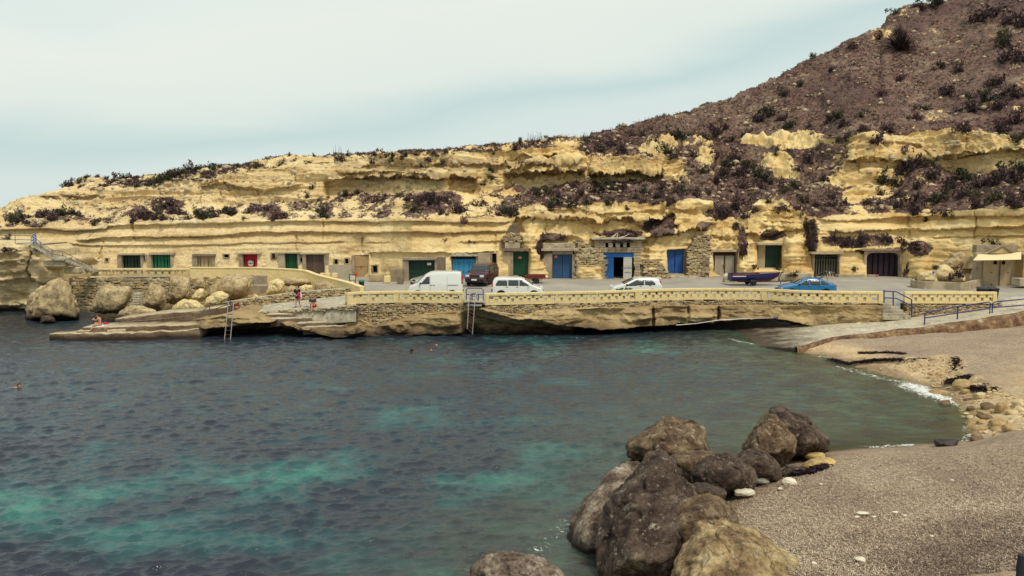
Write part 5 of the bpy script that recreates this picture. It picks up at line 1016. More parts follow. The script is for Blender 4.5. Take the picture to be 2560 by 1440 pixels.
rockpoly('short grey boulder stub standing between rubble stones', [(484,724),(490,700),(500,694),(512,700),(514,726)], 70.4, .7, M_boulder, 111, 5, .07)
rockpoly('pale broken boulder right of the grey concrete render', [(660,742),(668,718),(676,700),(700,696),(714,706),(712,738)], 66.3, 1.1, M_boulderpale, 112, 5, .07)
rockpoly('small brownish boulder behind the standing woman', [(708,738),(714,722),(726,712),(744,716),(750,734)], 66, .9, M_boulder, 113, 5, .07)
rockpoly('flat topped pale block right behind the standing woman', [(744,732),(748,716),(764,711),(782,714),(784,728),(770,736)], 65.5, .8, M_boulderpale, 114, 5, .07, p_=22)
rockpoly('little cream wedge of rock on top of the low rubble wall', [(628,748),(636,733),(648,741),(648,750)], 64.6, .5, M_boulderpale, 115, 5, .07)
rockpoly('rough grey boulder heap beneath the descending yellow wall', [(780,732),(784,708),(812,702),(850,712),(868,724),(850,734)], 66, 1.2, M_boulder, 116, 5, .07)
rockpoly('ragged grey boulder between pale block and the concrete render', [(670,712),(680,698),(730,692),(772,696),(786,708),(740,716)], 68.5, 1.0, M_boulder, 117, 5, .07)
t = thing('render_patch', 'grey concrete render patch between the boulders under the yellow wall', 'wall', PY(645, 745, 68)); P1box(t, 'render', M_grey, 624, 672, 689, 714, 70.6, .5, 0, .02); P1box(t, 'render', M_grey, 618, 668, 713, 752, 69.6, 1.2, 0, .05)
t = thing('stone_stair', 'tiny dark stone stair between two grey boulders at the left', 'steps', PY(335, 765, 69))
for k in range(6): P1box(t, 'step', M_pale, 332-k*1.2, 350-k*.8, 734+k*6, 738+k*6, 70-.28*k, .8, 0, .02)
# filled ground beneath them
Xf = np.linspace(150, 935, 60); A = []
for j, (D_, yy) in enumerate(((61.8, None), (64, None), (67, None), (71.9, None))):
    A.append([tuple(PY(a, 515+F*(CH-z_)/D_, D_)) for a, z_ in zip(Xf, interp(Xf, [(150,-1.5),(330,-.6),(400,.0+.1*j),(450,.3+.1*j),(600,.9+.2*j),(760,1.6+.25*j),(935,2.0+.08*j)])+fbm(Xf*.05, j, 0, 3, 5)*.15)])
tag(link('rocky_ground', mesh_np('rocky_ground', np.array(A).reshape(-1, 3), grid_faces(4, 60)), M_sea), kind='structure')
M_speck = rock_mat('grey_speckled_rock', [(.34, (.06, .038, .027)), (.46, (.17, .125, .095)), (.58, (.31, .25, .195)), (.70, (.48, .41, .33))], darkamt=.8, dark=(.06, .035, .025), strat=False, sc=1.8, bump=.08, wetz=.5, fine=13, crack=.4)
M_brown = rock_mat('brown_mottled_rock', [(.32, (.045, .026, .018)), (.45, (.12, .078, .048)), (.56, (.22, .155, .095)), (.70, (.38, .30, .20))], darkamt=.7, dark=(.045, .025, .02), strat=False, sc=1.5, bump=.10, lichen=(.44, .38, .28), wetz=.35, fine=13, crack=.45)
# ---- foreground rocks
fg = 'foreground rocks'
rockpoly('dark crowned boulder with tan flanks, farthest left of the foreground heap', [(1552,1120),(1583,1093),(1626,1064),(1660,1043),(1722,1043),(1768,1068),(1780,1104),(1772,1140),(1723,1165),(1640,1165),(1562,1142)], 28.6, 1.4, M_brown, 121, 6, .05, chips=34, p_=34, lean=.25)
rockpoly('long speckled grey slab rock dipping into the sea left of the big dark boulder', [(1414,1345),(1421,1304),(1474,1240),(1542,1157),(1566,1138),(1602,1140),(1640,1180),(1600,1300),(1530,1430),(1470,1430),(1420,1400)], 22.4, .8, M_speck, 122, 6, .05, chips=34, p_=34, lean=.35)
rockpoly('largest dark brown boulder, centre of the foreground heap, reaching the bottom edge', [(1604,1136),(1645,1110),(1688,1126),(1712,1172),(1746,1230),(1750,1290),(1730,1400),(1700,1520),(1500,1520),(1490,1350),(1503,1287),(1562,1200)], 20.2, 1.15, M_darkrock, 123, 6, .05, chips=34, p_=34, lean=.22, ft=.6)
rockpoly('foreground boulder with a yellow lichened right slope at the bottom edge', [(1752,1302),(1818,1295),(1916,1340),(2008,1410),(2010,1436),(1990,1560),(1640,1560),(1688,1400),(1738,1350)], 17.4, 1.3, M_tanrock, 124, 6, .05, chips=34, p_=34, lean=.15, ft=.5)
rockpoly('tan cleft boulder squeezed between the largest and the yellow sloped one', [(1664,1300),(1700,1262),(1746,1234),(1816,1232),(1850,1300),(1800,1400),(1700,1440),(1664,1372)], 19.3, .9, M_brown, 125, 6, .05, chips=34, p_=34)
rockpoly('blackish rock hollow between the largest boulder and the litter bank', [(1716,1190),(1740,1160),(1780,1131),(1834,1134),(1886,1172),(1895,1222),(1813,1250),(1746,1250)], 23.2, 1.0, M_darkrock, 126, 6, .05, chips=34, p_=34)
rockpoly('rough blackish mound right behind the blackish hollow rock', [(1826,1150),(1862,1120),(1915,1128),(1955,1166),(1958,1210),(1883,1225),(1830,1200)], 24.6, 1.0, M_darkrock, 127, 6, .05, chips=34, p_=34)
rockpoly('pointed boulder with speckled face, left half of the split pair in the water', [(1848,1122),(1880,1076),(1900,1046),(1920,1028),(1948,1040),(1990,1104),(1994,1140),(1950,1165),(1865,1150)], 26.6, 1.1, M_brown, 128, 6, .05, chips=34, p_=34, lean=.1)
rockpoly('pointed dark boulder, right half of the split pair in the water', [(1920,1020),(1946,1010),(2020,1042),(2070,1098),(2069,1124),(2020,1150),(1960,1150),(1915,1080)], 27.8, 1.2, M_darkrock, 129, 6, .05, chips=34, p_=34, lean=.1)
rockpoly('low dark rock joining the largest boulder to the blackish mound', [(1690,1212),(1745,1206),(1800,1214),(1822,1234),(1805,1258),(1750,1270),(1700,1262)], 21.6, .9, M_darkrock, 137, 5, .05, chips=30, p_=30)
rockpoly('dark wet wedge at the waterline between the left crowned boulder and the largest one', [(1640,1150),(1700,1128),(1790,1128),(1840,1160),(1800,1200),(1700,1210)], 25.6, .9, M_brown, 138, 5, .05, chips=30, p_=30)
rockpoly('flat bright yellow rock at the edge of the litter bank', [(1996,1168),(2026,1147),(2076,1144),(2106,1160),(2080,1180),(2017,1188)], 25.8, .6, mat('yellow_wet_stone', (.62, .46, .18), .8, col2=(.30, .19, .08), scale=2.6, bump=.03, bscale=9), 130, 5, .09)
rockpoly('small yellow rock just behind the flat bright yellow one', [(2006,1140),(2030,1130),(2062,1132),(2066,1148),(2030,1156)], 27, .5, mat('yellow_wet_stone', (0, 0, 0)), 131, 4, .1)
rockpoly('low dark wet rock in the pool left of the flat yellow rock', [(1940,1180),(1970,1163),(2005,1166),(2018,1190),(1990,1212),(1950,1206)], 25, .6, M_darkrock, 132, 5, .08)
rockpoly('pale rough rock cut off by the bottom edge, left of the heap', [(1150,1455),(1178,1408),(1215,1381),(1290,1376),(1352,1394),(1412,1424),(1432,1460),(1390,1560),(1180,1560)], 17.6, .9, M_speck, 133, 6, .05, chips=34, p_=34)
M_whitest = mat('white_stone', (.74, .68, .55), .85, col2=(.60, .52, .38), scale=2, bump=.01)
blobrock('white oval stone where litter bank meets the blackish mound', 1973, 1203, 40, 21, 0, M_whitest, 134, 4, .08, 'stone', z=1.0); blobrock('pale stone with a notch lying on the litter bank behind the heap', 1860, 1231, 56, 20, 0, M_whitest, 135, 4, .12, 'stone', z=1.0)
blobrock('flat greenish grey stone half buried in litter', 1905, 1203, 44, 16, 0, mat('greenish_stone', (.26, .24, .17), .9, var=.4, scale=3), 136, 4, .1, 'stone', z=.95)
for k, (a, b, w, h, l) in enumerate(((2155,1282,44,5,'long thin pale stick-like stone on the litter'),(2142,1292,16,5,'small pale stone below the long thin one'),(2185,1291,16,4,'tiny pale chip right of the small pale stone'),(2237,1280,24,5,'pale flat stone, right of the long thin one'),(2262,1288,16,4,'tiny flat pale stone farthest right of the row'),(2150,1398,40,16,'largest pale stone in the lower part of the litter slope'),(2035,1408,18,12,'pale pebble at the end of the yellow sloped boulder'),(1950,1222,18,8,'white pebble below the white oval stone'),(2500,1285,16,4,'lone pale pebble on the litter near the right edge'),(2052,1210,14,7,'white pebble on the dark litter edge'),(2330,1340,14,5,'faint pale chip in the middle of the litter slope'),(2380,1200,14,4,'small pale chip on the upper litter slope'))):
    c_ = PZ(a, b, 1.2); zz = bz(c_.x, c_.y); c_ = PZ(a, b, zz); zz = bz(c_.x, c_.y); blobrock(l, a, b, w*.8, max(h*.8, 4.5), 0, M_whitest, 140+k, 3, .12, 'pebble', z=zz+.045, cat='pebble')
# ---- shore stones
M_sh = [mat('shore_stone_tan', (.50, .36, .17), .8, col2=(.28, .18, .08), scale=2.6, bump=.02, bscale=9), mat('shore_stone_cream', (.64, .52, .31), .85, col2=(.46, .34, .18), scale=2.6, bump=.02, bscale=9), mat('shore_stone_brown', (.22, .14, .075), .7, col2=(.12, .075, .04), scale=2.6, bump=.02, bscale=9), mat('shore_stone_dark', (.06, .042, .04), .55, var=.4, scale=3, bump=.02)]
SH = [(2407,964,58,32,0,'large tan oblong boulder at the top of the surf'),(2342,984,52,24,0,'low tan boulder awash in white foam'),(2364,1010,36,26,2,'round brown dome boulder just off the foam'),(2428,1024,30,20,2,'brown stone between the dome and the stone pile'),(2467,1018,42,28,2,'rounded grey brown boulder at the upper edge of the pile'),(2464,1034,38,14,0,'flat olive tan stone under the grey brown boulder'),(2506,1022,42,34,0,'tall tan boulder leaning in the pile'),
 (2430,1056,34,26,0,'tan boulder at the water edge of the pile'),(2452,1056,26,18,0,'smaller tan stone beside the water edge boulder'),(2464,1046,44,20,2,'brown stone in the middle of the pile'),(2494,1060,50,32,0,'broad tan boulder in the pile centre'),(2444,1076,50,26,0,'long tan boulder low in the pile'),(2443,1103,40,36,2,'big round brown boulder at the foot of the pile'),(2471,1106,26,18,1,'small cream stone beside the round brown boulder'),(2522,1074,38,26,0,'tan boulder against the litter mound'),(2470,1070,18,14,1,'little cream stone wedged in the pile'),(2490,1073,24,14,0,'little tan stone wedged in the pile'),
 (2494,1088,28,12,0,'thin tan stone near the foot of the pile'),(2548,1009,34,20,1,'cream boulder at the right border'),(2530,1032,34,18,1,'cream slab near the right border'),(2550,1024,30,18,1,'pale stone touching the right border'),(2538,1046,32,16,1,'pale flat stone above the litter mound'),(2526,1056,22,14,1,'small pale stone in the right of the pile'),(2367,1110,62,34,3,'black wedge shaped boulder in the shallows'),(2415,978,30,14,0,'low stone in the foam below the oblong boulder'),(2450,990,36,22,1,'cream boulder between surf and gravel'),(2400,1030,24,14,0,'half submerged stone near the dome'),(2420,1000,28,12,2,'brown flat stone in the foam'),(2355,1044,30,12,2,'dark stone just under the water')]
for k, (a, b, w, h, mi, l) in enumerate(SH):
    c_ = PZ(a, b+h*.3, .2); zz = max(bz(c_.x, c_.y), -.12); blobrock(l, a, b, w, h, 0, M_sh[mi], 160+k, 4, .09, 'shore_stone', 'stones of the surf edge pile', z=zz+h*.16/F*c_.y, cat='stone')
rr = random.Random(5); k = 0; sl_ = []
while k < 70:
    a, b = rr.uniform(2180, 2575), rr.uniform(925, 1085); c_ = PZ(a, b, .3); zz = bz(c_.x, c_.y)
    if not (-.1 < zz < .75) or b > 1090-max(0, 2440-a)*.6: continue
    if abs(a-(2300+(b-930)*1.9)) > 130 and not a > 2420: continue
    w = rr.uniform(9, 20); mi = rr.choice((0, 1, 1)); sl_.append((a, b, w, mi, zz)); k += 1
ORD = 'leftmost second third fourth fifth sixth seventh eighth ninth tenth eleventh twelfth'.split(); cn_ = {}
for k, (a, b, w, mi, zz) in enumerate(sorted(sl_)):
    ky = (('tan', 'cream')[mi], 'large' if w > 15.5 else ('medium' if w > 12 else 'small'), 'behind the surf' if b < 965 else ('level with the dome boulder' if b < 1015 else 'beside the stone pile')); i = cn_.get(ky, 0); cn_[ky] = i+1
    blobrock('%s %s loose beach stone %s, %s from left' % (ky[1], ky[0], ky[2], ORD[min(i, 11)]) if i else '%s %s loose beach stone %s, leftmost of its kind' % (ky[1], ky[0], ky[2]), a, b, w, w*.55, 0, M_sh[mi], 300+k, 3, .1, 'beach_stone', 'loose small stones of the shore', z=zz+.02, cat='stone')
# gravel bed: stuff
mbv, mbf = [], []; V3, F3 = ico(1); n_ = 0; rg = np.random.RandomState(3)
for i in range(5200):
    a, b = rg.uniform(2180, 2680), rg.uniform(905, 1070); c_ = PZ(a, b, .5)
    mbv.append((c_.x, c_.y))
mbv = np.array(mbv); zz = beach_z(mbv[:, 0], mbv[:, 1]); ok = (zz > .04) & (zz < .95) & ((mbv[:, 0] > 22.5+(38-mbv[:, 1])*.1) | (rg.rand(len(zz)) < .4)); mbv = mbv[ok]; zz = zz[ok]; VV, FF = [], []
for i, ((x, y), z) in enumerate(zip(mbv, zz)):
    s_ = rg.uniform(.03, .085); q = V3*np.array([s_, s_*rg.uniform(.6, 1), s_*.5])*rg.uniform(.8, 1.2, (len(V3), 1)); VV.append(q+[x, y, z+.015]); FF.append(F3+i*len(V3))
me = mesh_np('gravel', np.concatenate(VV), np.concatenate(FF), False); tag(link('gravel', me, M_sh[1]), 'cream gravel spread between the surf stones and the litter', 'gravel', kind='stuff')
# dark seaweed banks; one short dark clump paints the shadow of a hollow
M_wrack_shade = mat('dark_seaweed_and_shade', (.030, .015, .018), .95, var=.5, scale=4, bump=.03, bscale=14)
rg = np.random.RandomState(8); VV, FF = [], []; n_ = 0
for (pts_, wd, cnt, hh) in (([(2075,870),(2120,882),(2170,884),(2215,890),(2268,900),(2330,906),(2385,914),(2398,924)], .14, 2000, .05), ([(2150,868),(2185,873),(2235,880),(2262,887)], .10, 400, .03), ([(2372,938),(2395,942),(2416,940)], .20, 700, .10), ([(2425,955),(2460,965),(2480,970)], .22, 300, .04), ([(1990,1204),(2030,1200),(2060,1188)], .12, 400, .05)):
    L_ = [PZ(a, b, .7) for a, b in pts_]; L_ = resamp(L_, 60)
    for i in range(cnt):
        q = L_[rg.randint(60)]; x, y = q.x+rg.normal()*wd*.75, q.y+rg.normal()*wd*.42; FF.append((x, y, hh))
FF = np.array(FF); zz = beach_z(FF[:, 0], FF[:, 1])+.12; T_, G_ = [], []
for i, ((x, y, h), z) in enumerate(zip(FF, zz)):
    for j in range(2):
        c3 = np.array([x, y, z+rg.uniform(-.05, h)]); T_.append(c3+rg.normal(size=(3, 3))*np.array([.085, .05, .03])); G_.append([len(T_)*3-3, len(T_)*3-2, len(T_)*3-1])
me = mesh_np('seaweed_and_hollow_shade', np.concatenate(T_), np.array(G_), False); tag(link('seaweed_and_hollow_shade', me, M_wrack_shade), 'dark rotting seaweed bank cut by the waves on the far beach, plus painted hollow shade', 'seaweed', kind='stuff')
# litter fibres: seagrass leaves on the beach
rg = np.random.RandomState(9); n_ = 60000; a = rg.uniform(1700, 2700, n_); b = 1115+(1520-1115)*rg.rand(n_)**.7; c3 = np.array([tuple(PZ(u, v, 1.2)) for u, v in zip(a, b)]); zz = beach_z(c3[:, 0], c3[:, 1]); dr = .5
c3[:, 2] = zz+fbm(c3[:, 0]*.5, c3[:, 1]*.5, 0, 3, 2)*.07+.025+rg.uniform(-.01, .02, n_); keep = (zz > .45); c3 = c3[keep]; n_ = len(c3); th = rg.uniform(0, 6.28, n_); Ls = rg.uniform(.012, .042, n_); wv = rg.uniform(.004, .009, n_)
d_ = np.stack([np.cos(th)*Ls, np.sin(th)*Ls, rg.normal(size=n_)*.012], -1); w3 = np.stack([-np.sin(th)*wv, np.cos(th)*wv, wv*0], -1); Q = np.stack([c3-d_-w3, c3-d_+w3, c3+d_+w3, c3+d_-w3], 1).reshape(-1, 3)
me = mesh_np('seagrass_litter', Q, np.arange(n_*4).reshape(-1, 4), False); fattr(me, 'tint', np.repeat(np.clip(rg.rand(n_)+fbm(c3[:, 0]*.45, c3[:, 1]*.6, 0, 4, 61)*.32, 0, 1), 4))
m = bpy.data.materials.new('seagrass_litter'); m.use_nodes = True; N = m.node_tree; p = N.nodes['Principled BSDF']; p.inputs['Roughness'].default_value = .9
N.links.new(ramp(N, attr(N, 'tint'), [(.0, (.075, .045, .032)), (.3, (.225, .155, .105)), (.65, (.45, .345, .24)), (.95, (.64, .53, .39))]), p.inputs['Base Color']); tag(link('seagrass_litter', me, m), 'brown dry seagrass litter covering the near beach', 'seagrass', kind='stuff')
# rock heap in the planter
for k, (o_, D_, l) in enumerate((([(2292,708),(2296,684),(2320,676),(2345,684),(2350,708)], 69.3, 'low pale rock at the left of the walled rock heap'), ([(2325,700),(2336,668),(2362,660),(2385,672),(2392,704)], 69.8, 'highest rock with a white notice in the walled rock heap'), ([(2378,706),(2384,680),(2400,670),(2412,690),(2414,706)], 69.2, 'right hand rock of the walled rock heap'), ([(2345,668),(2366,648),(2395,640),(2412,650),(2408,672),(2370,676)], 73, 'rough brown rock above the walled rock heap'), ([(2370,650),(2376,634),(2402,628),(2420,640),(2412,656)], 75, 'upper weathered rock just left of the shed roof'))):
    rockpoly(l, o_, D_, 1.2, M_cliff if k < 3 else M_boulder, 200+k, 5, .14)
t = thing('notice', 'small white notice fixed on the highest rock of the walled heap', 'sign', PY(2334, 682, 68)); P1box(t, 'board', M_sign, 2330, 2338, 677, 687, 68.3, .03, 0, 0); P1box(t, 'mark', M_railgrey, 2332, 2336, 680, 684, 68.26, .02, 0, 0)
# ================================================================== PLANTS
def leafmat(nm, stops):
    m = bpy.data.materials.new(nm); m.use_nodes = True; N = m.node_tree; p = N.nodes['Principled BSDF']; p.inputs['Roughness'].default_value = .85; p.inputs['Specular IOR Level'].default_value = .15
    N.links.new(ramp(N, attr(N, 'tint'), stops), p.inputs['Base Color']); return m
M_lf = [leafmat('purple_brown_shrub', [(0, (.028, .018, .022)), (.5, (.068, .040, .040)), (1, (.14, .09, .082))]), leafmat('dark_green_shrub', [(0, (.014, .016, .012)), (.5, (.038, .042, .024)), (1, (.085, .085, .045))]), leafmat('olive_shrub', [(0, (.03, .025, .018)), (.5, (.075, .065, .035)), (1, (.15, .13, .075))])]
M_tuft = leafmat('dry_scrub', [(0, (.048, .028, .027)), (.35, (.105, .066, .056)), (.75, (.185, .124, .094)), (1, (.38, .285, .175))])
def bush_mesh(seed, mt, n=420, spiky=False):
    rg = np.random.RandomState(seed); cl = rg.normal(size=(9, 3))*[.34, .30, .16]+[0, 0, .30]; T_ = []; tt = []
    for i in range(n):
        c0 = cl[rg.randint(9)]; rad = rg.uniform(.12, .30); d = rg.normal(size=3); d /= np.linalg.norm(d); q = c0+d*rad*rg.uniform(.5, 1)**.5; q[2] = abs(q[2])
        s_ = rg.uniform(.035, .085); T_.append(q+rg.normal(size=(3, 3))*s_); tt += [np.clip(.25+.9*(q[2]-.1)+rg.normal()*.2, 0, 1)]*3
    for i in range(26 if not spiky else 90):
        th = rg.uniform(0, 6.28); el = rg.uniform(.3, 1.4); L = rg.uniform(.45, .8)*(1.25 if spiky else 1); d = np.array([math.cos(th)*math.cos(el), math.sin(th)*math.cos(el), math.sin(el)*.9]); w = np.array([-math.sin(th), math.cos(th), 0])*.012*(2.2 if spiky else 1)
        T_.append(np.array([w, -w, d*L])); tt += [.15]*3
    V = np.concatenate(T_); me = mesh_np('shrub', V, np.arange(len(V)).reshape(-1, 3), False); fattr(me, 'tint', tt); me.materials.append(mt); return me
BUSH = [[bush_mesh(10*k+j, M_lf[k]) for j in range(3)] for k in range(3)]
rb = random.Random(4)
def bush(label, px_, py_, w, kind=0, h=None, grp=None, name='shrub', pos=None, cat='shrub'):
    """py_ is the foot of the shrub; w,h in pixels"""
    v = pos or cliff_at(px_, py_); D = v.y; s_ = w/F*D/1.25; hh = (h or w*.75)/F*D/.72
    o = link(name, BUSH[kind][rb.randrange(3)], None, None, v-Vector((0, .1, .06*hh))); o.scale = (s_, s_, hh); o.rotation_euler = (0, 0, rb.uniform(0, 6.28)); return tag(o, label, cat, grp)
HB = [(430,520,56,0,34,'broad purple mound shrub on the ledge above the green doors'),(810,540,36,1,38,'upright dark shrub on the ledge above the brown door'),(1275,540,36,1,34,'dark green shrub at the corner of the lower ledge above the maroon car'),(1505,478,46,1,30,'dark green shrub under the overhang, above the steel blue door'),(1345,490,28,1,24,'green shrub at the left end of the scrubby terrace'),(1615,488,30,1,24,'green shrub below the hanging rock pillar'),(1835,520,50,0,44,'large round dark shrub on the slope above the grey gate'),
 (1985,472,28,1,22,'bright dark green round bush alone on the purple slope'),(2022,402,36,0,40,'tall dark shrub beside the cream outcrop'),(1895,455,44,1,34,'green shrub in the gully above the tall green door'),(1850,440,44,0,36,'dark bushy shrub high in the gully'),(2215,462,60,1,34,'green shrub trailing over the edge of the pale rock face'),(2165,515,22,0,20,'small dark shrub at the foot of the pale rock face'),(1755,572,22,0,18,'small dark round bush on the rock right of the blue door arch'),(1950,528,40,0,26,'dark shrub on top of the layered rock tower'),
 (1175,606,16,1,9,'little dark plant on the smooth wall above the sky blue door'),(1349,640,16,0,44,'shrub hanging down the rock left of the concrete workshop'),(1775,632,16,0,18,'small dark shrub over the grey white gate'),(1857,640,18,0,50,'dark plant streak between grey gate and tall green door'),(2030,620,36,0,50,'dark hanging shrub left of the plank door'),(2015,578,26,1,40,'dark shrub in the cleft above the plank door'),(2080,605,26,0,24,'dark shrub above the plank door'),(2110,612,26,0,24,'second dark shrub above the gap between plank door and garage'),(2150,606,34,0,26,'dark tuft left above the garage mouth'),(2215,606,26,0,26,'dark tuft right above the garage mouth'),(2255,612,22,0,26,'dark shrub at the upper right corner of the garage'),(2295,625,46,0,26,'dark shrub on the rounded rock right of the garage'),(2265,700,22,0,50,'tall stripy dark plant at the right jamb of the garage'),(2285,716,20,1,24,'small palm like tuft at the end of the low concrete wall'),(2148,632,22,0,34,'dark shrub left of the garage arch'),
 (2480,612,26,1,20,'dark bush on the roof of the far right shed'),(2440,634,16,0,14,'small dark bush left of the shed roof'),(1880,672,14,1,14,'round dark plant at the foot of the rock left of the tall green door'),(1945,676,12,1,12,'small green plant at the lower corner of the tall green door'),(1985,690,30,0,12,'dry plants on the kerb behind the boat'),(1555,606,60,0,12,'dry purple scrub on the stone workshop roof'),(2335,672,22,0,14,'dark plant on the slope of the walled rock heap'),(2395,690,26,0,26,'dark creeping plant on the right of the walled rock heap'),(2370,698,16,0,20,'dark creeper in the middle of the walled rock heap'),(340,464,14,1,9,'tiny shrub on the bare upper face'),
 (768,493,18,0,14,'small bush growing from a crack in the upper bare face'),(20,598,22,0,12,'low shrub beside the railing at the far left'),(10,628,34,0,12,'dark bush patch on the rocks below the far left railing'),(100,628,20,0,10,'small brown plant under the stair railing'),(1545,788+0,0,0,0,'')]
for (a, b, w, k_, h, l) in HB:
    if not w: continue
    pos = None
    if b > 590 and a in (2285, 2480, 2440, 1985, 1555, 2335, 2395, 2370, 20, 10, 100):
        pos = {2285: PY(a, b, 70), 2480: PY(a, b, 71.5), 2440: PY(a, b, 73), 1985: PY(a, b, 74.2), 1555: PY(a, b, 76.2), 2335: PY(a, b, 68.3), 2395: PY(a, b, 67.9), 2370: PY(a, b, 67.6), 20: PY(a, b, 69.5), 10: PY(a, b, 68.2), 100: PY(a, b, 68)}[a]
    bush(l, a, b, w, k_, h, pos=pos)
hp = bpy.data.objects['heart_plant']; bpy.data.objects.remove(hp); bush('small heart shaped dark plant on the rock between plank door and garage', 2131, 678, 13, 0, 14, name='plant', cat='plant')
groups = [('dark shrub in the row along the left skyline', 'shrubs along the left skyline', [(165,470,26),(182,466,24),(205,458,24),(218,450,20),(250,447,22),(264,444,16),(288,445,22),(310,446,26),(330,446,20),(342,440,12),(375,458,32),(392,448,30),(410,450,44),(432,440,40),(450,440,40),(470,432,36),(495,430,30),(530,430,36),(548,424,18),(597,414,14),(610,424,16),(640,420,30),(660,418,24),(682,414,18),(705,408,26),(724,398,18),(735,404,18)]),
 ('dark rounded shrub on the crest above the middle of the cliff', 'shrubs on the middle crest', [(768,394,14),(787,392,14),(770,400,20),(820,386,10),(850,400,30),(872,392,22),(905,388,16),(878,386,12),(935,388,22),(945,378,14),(960,392,24),(985,392,22),(1015,392,28),(1008,398,22),(1040,386,14),(1085,378,14),(1088,390,26),(1110,386,18),(980,415,34),(925,412,22),(1055,418,18),(1105,410,20),(1070,402,22),(1235,385,14),(1290,374,26),(1368,352,14),(1300,368,20)]),
 ('purple brown shrub on the ledge above the left doors', 'shrubs of the left ledge', [(30,560,30),(55,552,34),(70,562,22),(110,545,36),(130,556,30),(155,545,34),(180,540,28),(175,562,16),(205,542,22),(235,560,24),(268,556,14),(330,552,28),(350,540,30),(370,540,36),(395,545,30),(410,548,24),(448,536,34),(470,545,24),(395,530,30),(495,542,26),(515,545,30),(535,538,26),(565,532,30),(590,530,28),(620,526,22),(650,526,18),(670,530,30),(690,545,30),(715,542,26),(605,545,18),(780,470,14)]),
 ('dark shrub on the middle ledge above the white van', 'shrubs of the middle ledge', [(870,498,24),(895,494,18),(1015,505,22),(1040,515,30),(1035,535,32),(1060,498,40),(1085,512,40),(1100,540,26),(1120,510,34),(1140,530,34),(1110,528,24),(1155,525,22),(1180,510,18),(1205,510,22),(1190,512,14),(1235,485,16),(1260,530,26),(1250,540,20),(1300,485,20),(1230,450,26),(1210,462,18),(1225,430,22),(1000,490,18),(950,500,12),(1320,495,18)]),
 ('dark shrub on the scrubby terrace below the long overhang', 'shrubs of the overhang terrace', [(1370,486,26),(1400,496,30),(1430,500,26),(1440,470,24),(1460,490,24),(1475,505,20),(1535,480,26),(1565,475,30),(1590,496,24),(1640,495,26),(1655,478,24),(1680,505,24),(1700,482,34),(1735,500,30),(1750,472,26),(1770,490,22),(1640,508,16),(1520,508,22),(1380,520,30),(1430,523,26),(1570,520,16),(1670,512,20),(1395,506,18)]),
 ('dark shrub among many on the slope above the grey gate and green door', 'shrubs of the central gully', [(1660,390,40),(1675,400,26),(1790,400,30),(1800,440,40),(1820,415,34),(1785,460,30),(1870,410,36),(1860,470,32),(1900,480,34),(1930,462,22),(1955,500,26),(1800,530,26),(1860,545,28),(1885,530,22),(1810,545,40),(1780,555,18),(2000,430,20),(2005,510,26),(2045,520,22),(2080,500,22),(2070,525,30),(1990,525,20),(2055,450,22),(2110,505,18),(1730,395,30),(1710,430,26),(1755,440,34),(1920,505,20),(1940,395,24),(1840,395,24)]),
 ('dark shrub on the scrub mound at the right above the garage', 'shrubs of the right mound', [(2280,430,60),(2250,440,40),(2320,445,50),(2290,470,40),(2345,500,44),(2300,510,50),(2250,500,36),(2380,470,50),(2420,490,50),(2400,450,50),(2460,470,50),(2500,450,60),(2540,460,50),(2480,510,50),(2530,520,50),(2440,520,40),(2280,535,46),(2200,490,26),(2240,520,30),(2360,540,30),(2550,430,50),(2580,490,50),(2195,520,20),(2310,550,20)]),
 ('dark shrub scattered on the steep purple hillside', 'shrubs of the purple hillside', [(1470,360,18),(1500,378,40),(1530,365,24),(1580,345,20),(1560,390,36),(1610,345,22),(1625,330,14),(1640,368,34),(1690,352,40),(1720,352,30),(1760,352,40),(1785,335,36),(1815,325,18),(1830,350,26),(1865,340,26),(1900,300,44),(1925,290,40),(1950,300,30),(1975,315,30),(2020,315,22),(2060,305,36),(2085,300,36),(2105,320,30),(2150,290,24),(2220,320,36),(2310,270,26),(2350,170,26),(2400,180,34),(2370,235,44),(2460,260,50),(2420,280,50),(2500,270,40),(2530,235,50),(2480,210,40),(2540,150,60),(2500,110,60),(2440,60,60),(2550,60,60),(2490,30,50),(2330,20,40),(2300,30,26),(2285,24,22),(2235,34,22),(2240,90,26),(2420,330,40),(2500,330,40),(2540,310,50),(2150,330,24),(2190,100,22),(2130,122,26),(2110,350,30),(2030,140,18),(2180,350,40),(2540,360,44),(2350,15,40),(2080,180,20),(2000,220,22),(1960,240,26),(2250,200,26),(2200,240,30),(2290,300,30)])]
LM = [(0,'the far left border'),(86,'the blue sign'),(200,'the stone stair'),(327,'the very dark green door'),(402,'the emerald door'),(512,'the flaking beige door'),(625,'the red door'),(728,'the bottle green door'),(787,'the brown double door'),(903,'the tan plank door'),(1050,'the silver car'),(1160,'the sky blue door'),(1210,'the maroon car'),(1300,'the tall green door'),(1405,'the steel blue door'),(1547,'the open blue doorway'),(1690,'the royal blue door'),(1811,'the grey white gate'),(1930,'the high green door'),(2067,'the plank door'),(2210,'the dark garage'),(2340,'the walled rock heap'),(2495,'the tan shed')]
NTH = ['', 'second ', 'third ', 'fourth ', 'fifth ', 'sixth ', 'seventh ', 'eighth ', 'ninth ']
